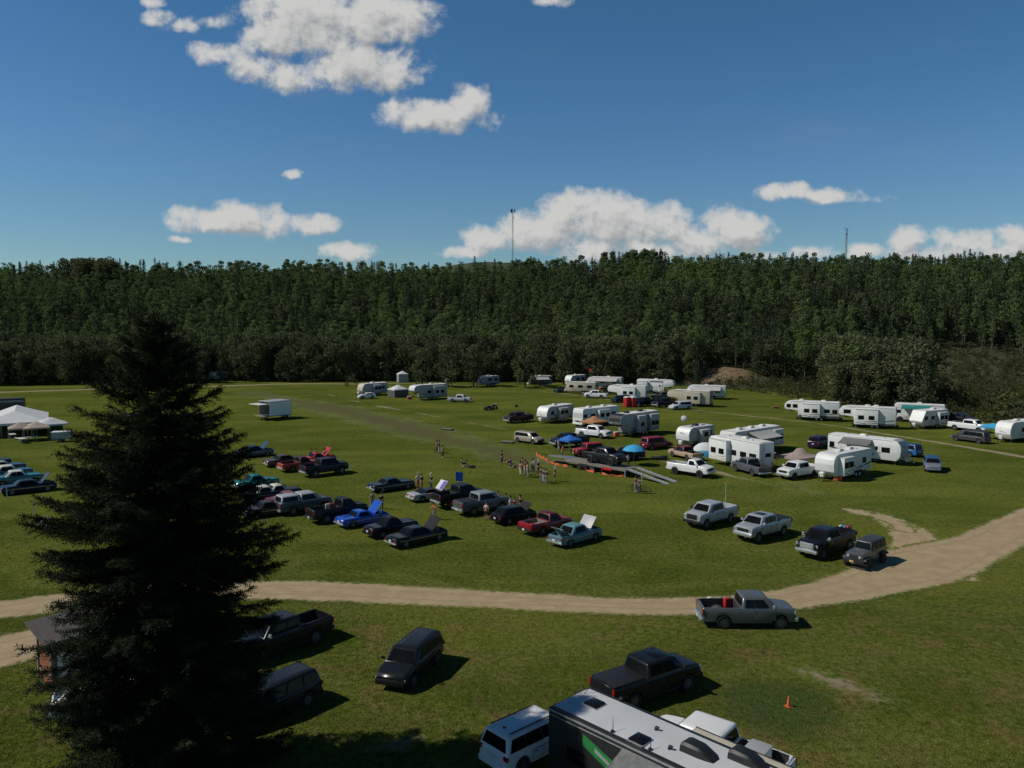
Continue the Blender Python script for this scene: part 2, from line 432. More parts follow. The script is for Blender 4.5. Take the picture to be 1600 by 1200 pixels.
def smooth_pts(pts, n):
    """Catmull-Rom through pts -> list"""
    P = [pts[0]]+list(pts)+[pts[-1]]; out = []
    for i in range(1, len(P)-2):
        for j in range(n):
            t = j/n; a, b, c, d = P[i-1], P[i], P[i+1], P[i+2]
            out.append(tuple(.5*((2*b[q])+(-a[q]+c[q])*t+(2*a[q]-5*b[q]+4*c[q]-d[q])*t*t+(-a[q]+3*b[q]-3*c[q]+d[q])*t**3) for q in range(len(b))))
    out.append(tuple(pts[-1])); return out
KEEP = .30
ROADP = []
def ribbon(name, pts, z, cell, material, jag=.5, margin=.6, patch=0.0, pscale=.5, two=False, seed=0.0, soft=1.0, taper=True):
    """pts = (u, v, width m): lies on the ground; cells whose wear is nil are left out, so the edge is ragged for real"""
    ctr = smooth_pts([(*G(u, v).xy, wd) for u, v, wd in pts], 14)
    s = [0.0]; line = [ctr[0]]
    res = []; acc = 0
    for a, b in zip(ctr[:-1], ctr[1:]):
        L = math.hypot(b[0]-a[0], b[1]-a[1]); n = max(1, int(L/cell+.5))
        for i in range(n):
            t = i/n; res.append((a[0]+(b[0]-a[0])*t, a[1]+(b[1]-a[1])*t, a[2]+(b[2]-a[2])*t, acc+L*t))
        acc += L
    wmax = max(p[2] for p in pts)/2+margin; nw = int(wmax*2/cell)+1
    if 'dirt_' in name: ROADP.extend([(q[0], q[1], q[2]/2+.25) for q in res[::3]])
    V = []; W = []
    for i, (x, y, wd, sv) in enumerate(res):
        j = min(i+1, len(res)-1); h = max(i-1, 0)
        tx, ty = res[j][0]-res[h][0], res[j][1]-res[h][1]; L = math.hypot(tx, ty) or 1; nx_, ny_ = -ty/L, tx/L
        for q in range(nw):
            o = -wmax+2*wmax*q/(nw-1); px, py = x+nx_*o, y+ny_*o
            if two:
                dd = min(abs(o-.8), abs(o+.8)); e = (wd/2-dd)/max(.15, wd/2)
            else: e = (wd/2-abs(o))/soft
            e = .5+e*.9 + jag*.45*noise.noise((px*.40, py*.40, seed)) + jag*.45*noise.noise((px*2.6, py*2.6, seed+7)) + jag*.35*noise.noise((px*6, py*6, seed+9))
            if taper: e -= max(0, 1-min(sv, acc-sv)/1.6)
            if patch: e -= patch*(.5+noise.noise((px*pscale, py*pscale, seed+3)) )
            V.append((px, py, z)); W.append(e)
    n1 = len(res); W = np.array(W).reshape(n1, nw); idx = np.arange(n1*nw).reshape(n1, nw)
    keep = np.maximum.reduce([W[:-1, :-1], W[:-1, 1:], W[1:, 1:], W[1:, :-1]]) > KEEP
    F = np.stack([idx[:-1, :-1], idx[:-1, 1:], idx[1:, 1:], idx[1:, :-1]], -1)[keep]
    used, inv = np.unique(F, return_inverse=True)
    V = np.array(V)[used]; F = inv.reshape(-1, 4)
    me = np_mesh(name, V, F); at = me.attributes.new('wear', 'FLOAT', 'POINT'); at.data.foreach_set('value', np.clip(W.ravel()[used], -1, 2).astype(np.float32))
    o = mkobj(name, me, material); return tag(o, kind='structure')
ribbon('dirt_road', [(-260, 985, 3.6), (-80, 962, 3.6), (0, 953, 3.5), (150, 935, 3.6), (300, 925, 3.6), (450, 922, 3.7), (600, 928, 3.6), (780, 938, 3.2), (950, 946, 3.0), (1100, 947, 3.2), (1200, 940, 3.5),
   (1300, 924, 4.1), (1370, 906, 5.2), (1412, 892, 6.8), (1452, 877, 7.0), (1540, 848, 4.9), (1600, 819, 4.6), (1700, 775, 4.6)], .016, .17, DIRT, .5, 1.0, seed=1, taper=False)
ribbon('dirt_spur', [(1452, 900, 6.4), (1445, 872, 5.6), (1436, 848, 3.9), (1418, 828, 3.0), (1390, 812, 2.2)], .012, .16, DIRT, .8, 1.0, seed=2, taper=False)
ribbon('dirt_spur_end', [(1425, 833, 2.6), (1385, 811, 2.6), (1350, 802, 2.2), (1305, 792, 1.6)], .020, .14, DIRT, 1.3, 1.0, .75, .9, seed=32)
ribbon('dirt_lane', [(-260, 1096, 4.6), (-100, 1050, 4.6), (0, 1019, 4.6), (70, 1000, 4.6), (160, 978, 4.0), (260, 950, 4.0)], .012, .18, DIRT, .5, .8, seed=3, taper=False)
ribbon('dirt_patch', [(1215, 1036, .9), (1262, 1050, 1.3), (1300, 1062, 1.8), (1340, 1076, 1.6), (1400, 1098, 1.2), (1430, 1108, .6)], .008, .12, dirt_mat('scuffed_soil', (.20, .155, .095), (.26, .20, .125), .35, .95), 1.1, .9, .6, .8, seed=4)
ribbon('dry_grass_patch', [(560, 1176, 1.2), (640, 1158, 1.6), (700, 1140, 1.2)], .008, .15, dirt_mat('dry_straw', (.19, .125, .060), (.22, .145, .075), .35, .9), 1.2, 1.0, .8, .9, seed=5)
ribbon('field_track', [(470, 606, .5), (560, 628, .9), (640, 643, 1.4), (730, 660, 1.2), (790, 671, 1.1), (850, 687, 1.1), (960, 706, .9), (1030, 720, .8), (1110, 736, 1.9), (1150, 745, 1.9), (1200, 756, 1.6), (1260, 772, .9), (1320, 790, .8)], .008, .3, TRACK, .8, 1.0, .95, .12, seed=6)
ribbon('far_track', [(790, 607, .4), (860, 613, .6), (940, 623, .9), (1010, 631, .9), (1080, 640, .9), (1150, 648, .7), (1240, 657, .9), (1300, 665, 1.0), (1400, 681, 1.0), (1500, 697, 1.5), (1600, 714, 2.0), (1700, 730, 2.0)], .008, .3, TRACK, .6, .8, .3, .1, seed=7)
ribbon('treeline_road', [(-400, 626, 4), (-100, 617, 3.2), (0, 613, 3.2), (160, 608, 3.0), (350, 603, 3.2), (450, 600, 3.4), (560, 600, 2.4), (640, 599, 1.6), (720, 602, .8), (800, 606, .4)], .008, .5, TRACK, .5, 1.2, .1, .1, seed=8, soft=1.6)
ribbon('brown_strip', [(380, 612, 5), (470, 628, 9), (560, 648, 11), (660, 676, 10), (750, 700, 8), (830, 722, 5), (880, 735, 2)], .004, .5, BROWN, .9, 3, .5, .05, seed=9, soft=5)
ribbon('worn_grass_patch', [(1215, 750, 2), (1290, 775, 3), (1380, 800, 3), (1480, 850, 2)], .004, .4, BROWN, .9, 2, .9, .1, seed=11, soft=3)
# small bare scuffs around the near cars
for q, (u, v) in enumerate([(705, 972), (775, 1018), (700, 1000)]):
    ribbon('bare_patch', [(u-22, v-2, .5), (u, v, .9), (u+24, v+2, .5)], .008, .12, dirt_mat('dry_straw', None, None), 1.2, .7, .5, 1.2, seed=20+q)

# tufts of longer grass on the near side of the field, real blades with real shade
def tuft_fn(k, b):
    a, fine, vf = grass_color(k); n = k.noise(pos(k), 3.0, 3, .6)
    k.put(b.inputs['Base Color'], k.mix(k.ss(n, .35, .7), k.mix(.2, a, (.07, .11, .012)), k.mix(.6, a, (.30, .26, .10)))); b.inputs['Roughness'].default_value = .8
    b.inputs['Specular IOR Level'].default_value = .0
def tufts():
    r = np.random.default_rng(3); n = 200000
    y = 31.5+44*r.uniform(0, 1, n)**1.25; x = r.uniform(-.68, .68, n)*(y+2)
    keep = np.array([noise.noise((a*.5, b*.5, 4.0))+.6*noise.noise((a*1.7, b*1.7, 8.0)) for a, b in zip(x, y)]) > -.45
    x, y = x[keep], y[keep]
    P = np.array([p for p in ROADP if p[1] < 90]); ok = np.ones(len(x), bool)
    for q in P: ok &= (x-q[0])**2+(y-q[1])**2 > q[2]**2
    x, y = x[ok], y[ok]; n = len(x)
    V = []; 
    c = np.stack([x, y, np.full(n, .004)], 1)
    for j in range(2):
        a = r.uniform(0, 2*math.pi, n); h = r.uniform(.02, .07, n); wd = r.uniform(.010, .022, n); l = r.uniform(0, 2*math.pi, n)
        o = np.stack([r.normal(0, .04, n), r.normal(0, .04, n), np.zeros(n)], 1); s = np.stack([np.cos(a)*wd, np.sin(a)*wd, np.zeros(n)], 1)
        t = np.stack([np.cos(l)*h*.5, np.sin(l)*h*.5, h], 1)
        V.append(np.stack([c+o-s, c+o+s, c+o+t], 1))
    V = np.concatenate(V).reshape(-1, 3); F = np.arange(len(V)).reshape(-1, 3)
    o = mkobj('grass', np_mesh('grass', V, F, False), mat('grass_tufts', tuft_fn)); tag(o, 'short tufts of grass on the near side of the field', 'grass', kind='stuff')
tufts()
# ------------------------------------------------------------------ hills behind
def hill_fn(k, b):
    p = pos(k); n = k.noise(p, .08, 5, .6); n2 = k.noise(p, .9, 5, .65)
    a = k.mix(k.ss(n, .35, .65), (.040, .054, .018), (.080, .090, .030))
    a = k.mix(k.math('MULTIPLY', k.ss(n2, .45, .7), .6), a, (.105, .082, .042))
    def blob(x, y, rx, ry):
        d = k.vmath('DIVIDE', k.vmath('SUBTRACT', p, (x, y, 0)), (rx, ry, 60)); return k.vmath('LENGTH', d, out=1)
    for (x, y, rx, ry) in ((62, 229, 9, 6.5), (92, 222, 6, 4)):
        m = k.ss(k.math('ADD', blob(x, y, rx, ry), k.math('MULTIPLY_ADD', n2, 1.2, -.6)), 1.1, .7)
        a = k.mix(m, a, k.mix(k.ss(n2, .35, .65), (.11, .08, .04), (.24, .165, .09)))
    m = k.ss(k.math('ADD', blob(142, 238, 32, 26), k.math('MULTIPLY_ADD', n2, .8, -.4)), 1.1, .7)
    a = k.mix(k.math('MULTIPLY', m, .75), a, k.mix(n2, (.060, .050, .022), (.070, .080, .026)))
    k.put(b.inputs['Base Color'], a); b.inputs['Roughness'].default_value = .95
    bp = k.new('ShaderNodeBump'); bp.inputs['Strength'].default_value = 1; bp.inputs['Distance'].default_value = .8
    k.put(bp.inputs['Height'], n2); k.l.new(bp.outputs[0], b.inputs['Normal'])
HILLM = mat('hillside_soil', hill_fn)
hx = list(np.linspace(-560, -330, 12))+list(np.linspace(-320, 320, 140))+list(np.linspace(335, 560, 12)); hy = list(np.linspace(206, 395, 78))+list(np.linspace(403, 700, 20))
hills = mkobj('hills', mesh_grid('hills', hx, hy, lambda x, y: hill(x, y)-(.35 if y < foot_y(x)-3 else .0)), HILLM); tag(hills, kind='structure')
def far_hill(x, y): return -3+21*math.exp(-((x+20)/110)**2)*sstep((y-700)/100)+ 60*sstep((y-700)/130)
fh = mkobj('distant_hills', mesh_grid('distant_hills', list(np.linspace(-800, 800, 100)), list(np.linspace(690, 1000, 24)), lambda x, y: far_hill(x, y)+2.2*noise.noise((x*.06, y*.06, 0))+1.2*noise.noise((x*.3, y*.3, 5))),
   flat('distant_forest', (.040, .060, .022), .95, 0, .5, .15)); tag(fh, kind='structure')
# ------------------------------------------------------------------ forest
def crown_mat(name, c_lo, c_hi, c_br, trans=.12):
    def fn(k, b):
        p = pos(k)
        n = k.noise(p, .16, 3, .7); n2 = k.noise(p, 1.6, 3, .6)
        big = k.noise(p, .022, 3, .55); n = k.math('ADD', k.math('MULTIPLY', n, .65), k.math('MULTIPLY', big, .40))
        a = k.mix(k.ss(n, .42, .62), c_lo, c_hi)
        a = k.mix(k.math('MULTIPLY', k.ss(n2, .45, .75), .7), a, c_br)
        k.put(b.inputs['Base Color'], a); b.inputs['Roughness'].default_value = .7
        b.inputs['Specular IOR Level'].default_value = .04
        tr = k.new('ShaderNodeBsdfTranslucent'); k.put(tr.inputs[0], k.mix(.3, a, (.10, .14, .02)))
        ms = k.new('ShaderNodeMixShader'); ms.inputs[0].default_value = trans
        k.l.new(b.outputs[0], ms.inputs[1]); k.l.new(tr.outputs[0], ms.inputs[2])
        o = [x for x in k.n if x.type == 'OUTPUT_MATERIAL'][0]; k.l.new(ms.outputs[0], o.inputs[0])
    return mat(name, fn)
ASPEN = crown_mat('aspen_leaves', (.058, .090, .038), (.150, .205, .070), (.20, .25, .095), .34)
BROAD = crown_mat('poplar_leaves', (.064, .076, .040), (.125, .140, .064), (.18, .185, .10), .30)
SPRUCE = crown_mat('spruce_needles', (.036, .052, .032), (.070, .092, .048), (.10, .12, .06), .05)
OLIVE = crown_mat('willow_leaves', (.045, .055, .022), (.075, .085, .032), (.13, .13, .06))
BARK = flat('pale_bark', (.12, .11, .09), .8, 0, .3, 2)
DARKBARK = flat('dark_bark', (.045, .035, .028), .9, 0, .3, 5)
rng = np.random.default_rng(7)
def leaf_quads(C, size, rng, up=0.0):
    """centres C (n,3) -> small tilted quads"""
    n = len(C); a = rng.normal(size=(n, 3)); a[:, 2] += up; a /= np.linalg.norm(a, axis=1)[:, None]
    b = rng.normal(size=(n, 3)); b -= (a*b).sum(1)[:, None]*a; b /= np.linalg.norm(b, axis=1)[:, None]
    c = np.cross(a, b); s = (size*rng.uniform(.6, 1.35, n))[:, None]
    b = b*s; c = c*s*rng.uniform(.5, .9, n)[:, None]
    V = np.stack([C-b-c*.4, C+c*-.9+b*.3, C+b+c*.3, C+c], 1).reshape(-1, 3)
    return V, np.arange(4*n).reshape(n, 4)
def clumpy(n, nclump, rfun, z0, z1, rng, cr):
    """points gathered in clumps inside a crown whose radius is rfun(t)"""
    t = rng.uniform(0, 1, nclump)**.9; z = z0+(z1-z0)*t
    r = np.array([rfun(q) for q in t])*np.sqrt(rng.uniform(.15, 1.0, nclump)); a = rng.uniform(0, 2*math.pi, nclump)
    K = np.stack([r*np.cos(a), r*np.sin(a), z], 1)
    i = rng.integers(0, nclump, n); d = rng.normal(size=(n, 3)); d /= np.linalg.norm(d, axis=1)[:, None]
    d *= (cr*rng.uniform(.5, 1.1, n)**.6)[:, None]; d[:, 2] *= .8
    return K[i]+d
def trunk_mesh(h, r, rng, n=5, limbs=3, lt=.5):
    bm = newbm(); p = Vector((0, 0, -.3)); segs = 4; pr = r
    for i in range(segs):
        q = Vector((rng.normal()*.12, rng.normal()*.12, -.3+(h+.3)*(i+1)/segs)); nr = r*(1-.8*(i+1)/segs)
        tube(bm, p, q, pr, nr, n, False); p = q; pr = nr
    for i in range(limbs):
        z = h*(lt+.4*i/max(1, limbs)); a = rng.uniform(0, 6.28); L = h*.16
        tube(bm, (0, 0, z), (math.cos(a)*L, math.sin(a)*L, z+L*.9), r*.35, r*.12, 4, False)
    me = fin(bm, 'trunk', 60); return me
def proto(kind, seed):
    r = np.random.default_rng(seed)
    if kind == 'aspen':       # unit: 11 m tall
        H = 11.0; rf = lambda t: 1.45*math.sin(math.pi*min(1, .12+t*.86))**.7
        C = clumpy(820, 30, rf, H*.28, H*.97, r, .62); V, F = leaf_quads(C, .20, r, .6)
        tr = trunk_mesh(H*.92, .13, r); m = ASPEN; bk = BARK
    elif kind == 'broad':     # unit: 10 m
        H = 10.0; rf = lambda t: 2.5*math.sin(math.pi*min(1, .16+t*.8))**.6
        C = clumpy(1500, 40, rf, H*.12, H*.94, r, .95); V, F = leaf_quads(C, .215, r, .5)
        tr = trunk_mesh(H*.8, .2, r, limbs=4, lt=.3); m = BROAD; bk = DARKBARK
    elif kind == 'willow':    # shrub unit: 4 m
        H = 4.0; rf = lambda t: 1.9*math.sin(math.pi*min(1, .3+t*.66))**.6
        C = clumpy(650, 22, rf, .25, H*.95, r, .62); V, F = leaf_quads(C, .15, r, .5)
        tr = trunk_mesh(H*.7, .08, r, limbs=5, lt=.15); m = OLIVE; bk = BARK
    else:                     # spruce unit: 13 m
        H = 13.0; Cs = []
        nl = 30
        for i in range(nl):
            t = i/nl; z = H*(.06+.94*t); R_ = 2.1*(1-t)**.85+.12; nb = int(9+12*(1-t))
            for a in r.uniform(0, 2*math.pi, nb):
                L = R_*r.uniform(.65, 1.12)
                for q in np.linspace(.25, 1, max(2, int(L/.32))):
                    Cs.append((math.cos(a)*L*q+r.normal()*.07, math.sin(a)*L*q+r.normal()*.07, z-.32*L*q*q+r.normal()*.08))
        V, F = leaf_quads(np.array(Cs), .19, r, 1.4)
        tr = trunk_mesh(H*.98, .16, r, limbs=0); m = SPRUCE; bk = DARKBARK
    return dict(kind=kind, H=H, V=V, F=F, crown=np_mesh('crown', V, F, False), trunk=tr, m=m, bk=bk)
PROT = {'aspen': [proto('aspen', s) for s in (1, 2, 3, 4, 5)], 'broad': [proto('broad', s) for s in (11, 12, 13, 14)], 'spruce': [proto('spruce', s) for s in (21, 22, 23)], 'willow': [proto('willow', s) for s in (31, 32, 33)]}
trees = []    # (x, y, z, kind, height, rz)
rr = random.Random(5)
EDGE = [((u-800)/1250.0, G(u, v).y) for u, v in [(-150, 607), (0, 604), (200, 601), (400, 598), (600, 597), (800, 598), (900, 600), (1000, 602), (1090, 606), (1180, 612), (1240, 624), (1300, 632), (1445, 643), (1520, 655), (1600, 671), (1750, 684)]]
def interp_edge(r):
    if r <= EDGE[0][0]: return EDGE[0][1]
    for a, b in zip(EDGE[:-1], EDGE[1:]):
        if r <= b[0]: return a[1]+(b[1]-a[1])*(r-a[0])/(b[0]-a[0])
    return EDGE[-1][1]
def edge_y(x, y):
    """front edge of the trees on the field side"""
    return interp_edge(x/max(1, y))
HOLES = [tuple(G(u, v).xy) for u, v in ((763, 601), (844, 602), (341, 595), (60, 595), (459, 593), (629, 597), (697, 601), (898, 602), (940, 605), (960, 606), (1025, 611), (1105, 618))]
def clear(x, y):
    """open ground inside the woods: the eroded bank, the slope meadow"""
    for (cx, cy) in HOLES:
        if abs(x-cx) < 3.8 and -4 < y-cy < 2.4: return True
    if ((x-61)/9)**2+((y-230)/8)**2 < 1: return True
    if ((x-142)/31)**2+((y-237)/24)**2 < 1: return True
    return False
def low_zone(x, y):
    if x > 30 and y < 226 and .222 < x/y < .395: return True
    if x/y > .525 and y < 240: return True
    return False
step = 4.1
yy = 120.0
while yy < 402:
    s = step if yy < 340 else step*1.05
    xx = -.72*yy-14
    while xx < .72*yy+14:
        x = xx+rr.uniform(-1.5, 1.5); y = yy+rr.uniform(-1.6, 1.6); xx += s
        ey = edge_y(x, y)
        if y > ey+1.5 and ((x-142)/31)**2+((y-237)/24)**2 < 1 and rr.random() < .62:
            trees.append((x, y, 0, 'willow', rr.uniform(1.6, 4.2), 0)); continue
        if y < ey+1.5 or clear(x, y): continue
        if abs(x) > .67*y+6: continue
        z = hill(x, y) if y > 207 else 0.0
        t = (y-foot_y(x))/122
        dens = noise.noise((x*.03, y*.03, 9.0))
        if low_zone(x, y):
            if rr.random() < .75: trees.append((x, y, z, 'willow', rr.uniform(1.6, 3.4), rr.uniform(0, 6.28)))
            continue
        n = noise.noise((x*.02, y*.02, 1.7))
        if t < .05:
            if y-ey < 7: kind = 'broad' if rr.random() < .75 else 'spruce'; h = rr.uniform(8.5, 13.5)
            else: kind = 'broad' if rr.random() < .6 else ('aspen' if rr.random() < .6 else 'spruce'); h = rr.uniform(10, 15.5)
        else:
            q = rr.random(); psp = .18+.35*(n > .1)+.12*(x > 60)
            kind = 'spruce' if q < psp else 'aspen'; h = rr.uniform(9.5, 16.5) if kind == 'aspen' else rr.uniform(8, 17.5)
            if rr.random() < .12: kind = 'broad'; h = rr.uniform(8.5, 12.5)
        if x > 100 and y < 262 and t < .5: h *= .62
        if t > .98 and rr.random() < .12: h *= 1.1
        trees.append((x, y, z, kind, h, rr.uniform(0, 6.28)))
    yy += s*.92
# singled-out trees along the edge (pixel of the foot, height, kind)
for (u, v, h, kd) in [(548, 603, 3.2, 'willow'), (1445, 644, 9.5, 'spruce'), (1418, 640, 11.5, 'spruce'), (1395, 634, 9.5, 'broad'), (1350, 630, 10, 'broad'), (1320, 626, 9.5, 'broad'), (1310, 632, 7.5, 'broad'),
     (1370, 634, 9, 'broad'), (700, 605, 11, 'broad'), (660, 604, 9.5, 'broad'), (820, 606, 10, 'broad'), (1080, 602, 9, 'broad'), (1590, 672, 6, 'willow'), (1560, 655, 4.5, 'willow'),
     (880, 600, 9, 'broad'), (740, 604, 10, 'broad'), (1000, 598, 10, 'broad'), (1040, 600, 10.5, 'broad')]:
    p = G(u, v); trees.append((p.x, p.y, 0.0, kd, h*1.2, rr.uniform(0, 6.28)))
# crown on the far-left skyline and the tall stand right of centre
for i in range(26):
    trees.append((rr.uniform(-212, -186), rr.uniform(370, 392), 0, 'broad', rr.uniform(15, 18.5), 0))
for i in range(60):
    trees.append((rr.uniform(40, 66), rr.uniform(350, 380), 0, rr.choice(['spruce', 'aspen']), rr.uniform(16, 19.5), 0))
trees = [(x, y, (hill(x, y) if y > 207 else 0.0) if z == 0 else z, k_, h, r_) for x, y, z, k_, h, r_ in trees]
trees.sort(key=lambda t: t[1]*(1.0 if t[3] != 'willow' else 1.12))
NIND = 300
WORDS = {'aspen': 'slender aspen', 'broad': 'dark broadleaf tree', 'spruce': 'dark conical spruce', 'willow': 'olive-green willow shrub'}
NAMES = {'aspen': 'aspen_tree', 'broad': 'broadleaf_tree', 'spruce': 'spruce_tree', 'willow': 'willow_shrub'}
for (x, y, z, kd, h, rz) in trees[:NIND]:
    pr = rr.choice(PROT[kd]); s = h/pr['H']; u = proj((x, y, z))[0]
    where = ('left of the near black spruce' if u < 200 else 'beyond the stage trailer' if u < 480 else 'behind the cream-nosed camper' if u < 610 else 'behind the far satellite dish' if u < 720 else
             'behind the middle of the field' if u < 860 else 'behind the red flag' if u < 990 else 'behind the far camper row' if u < 1130 else 'left of the fifth wheels' if u < 1225 else
             'behind the leftmost right-hand fifth wheel' if u < 1310 else 'behind the peaked-vent fifth wheel' if u < 1400 else 'behind the green-awning motorhome' if u < 1480 else
             'behind the right-edge white pickup' if u < 1550 else 'beyond the rightmost camper')
    tall = 'tall' if h > (3.0 if kd == 'willow' else 11.0) else 'short'
    lab = '%s %s at the wood edge %s' % (tall, WORDS[kd], where)
    root = empty(NAMES[kd], (x, y, z), rz, lab, 'shrub' if kd == 'willow' else 'tree', '%s %s' % (WORDS[kd].split()[-1] + 's', where))
    sx = s*(1 if kd == 'spruce' else rr.uniform(.9, 1.2))
    root.scale = (sx, sx, s)
    mkobj('crown', pr['crown'], pr['m'], root); mkobj('trunk', pr['trunk'], pr['bk'], root)
# everything further back: one wood
def mass(name, sel, key, material):
    Vs, Fs, off = [], [], 0
    for (x, y, z, kd, h, rz) in sel:
        pr = rr.choice(PROT[kd]); s = h/pr['H']; sw = s*(1 if kd == 'spruce' else rr.uniform(.82, 1.15))
        if key == 'crown': V, F = pr['V'], pr['F']
        else:
            me = pr['trunk']; V = np.empty(len(me.vertices)*3, np.float32); me.vertices.foreach_get('co', V); V = V.reshape(-1, 3)
            F = np.array([tuple(p.vertices) for p in me.polygons if len(p.vertices) == 4])
        c, sn = math.cos(rz), math.sin(rz)
        W = np.stack([(V[:, 0]*c-V[:, 1]*sn)*sw+x, (V[:, 0]*sn+V[:, 1]*c)*sw+y, V[:, 2]*s+z], 1)
        Vs.append(W); Fs.append(F+off); off += len(V)
    me = np_mesh(name, np.concatenate(Vs), np.concatenate(Fs), False)
    return me, material
rest = trees[NIND:]
wood = empty('forest', (0, 250, 0), 0, 'dense mixed forest of aspen and spruce covering the whole hillside behind the field', 'forest'); wood['kind'] = 'stuff'
wood.location = (0, 0, 0)
for kd, nm in (('aspen', 'aspen_crowns'), ('broad', 'broadleaf_crowns'), ('spruce', 'spruce_crowns'), ('willow', 'willow_crowns')):
    sel = [t for t in rest if t[3] == kd]
    if sel:
        me, m = mass(nm, sel, 'crown', PROT[kd][0]['m']); o = mkobj(nm, me, m, wood); o['kind'] = 'stuff'
for nm, kds, m in (('pale_trunks', ('aspen',), BARK), ('dark_trunks', ('broad', 'spruce'), DARKBARK)):
    sel = [t for t in rest if t[3] in kds and t[1] < 340]
    me, m = mass(nm, sel, 'trunk', m); o = mkobj(nm, me, m, wood); o['kind'] = 'stuff'
print('trees', len(trees))
# low brush between the field and the hill on the right
B = []
for i in range(3600):
    x = rr.uniform(48, 215); y = rr.uniform(125, 275)
    if y < edge_y(x, y)-.5 or x > .68*y+4: continue
    if ((x-61)/7)**2+((y-229)/4.5)**2 < 1: continue
    z = hill(x, y) if y > 207 else 0
    s = rr.uniform(.4, 1.5)
    for q in range(34): B.append((x+rr.gauss(0, .7)*s*1.3, y+rr.gauss(0, .7)*s*1.3, z+abs(rr.gauss(0, .55))*s*1.6))
V, F = leaf_quads(np.array(B), .20, rng, .7)
o = mkobj('brush', np_mesh('brush', V, F, False), crown_mat('brush_leaves', (.045, .048, .020), (.085, .085, .034), (.15, .125, .065))); tag(o, 'tangled low brush on the slope right of the campers', 'brush', kind='stuff')

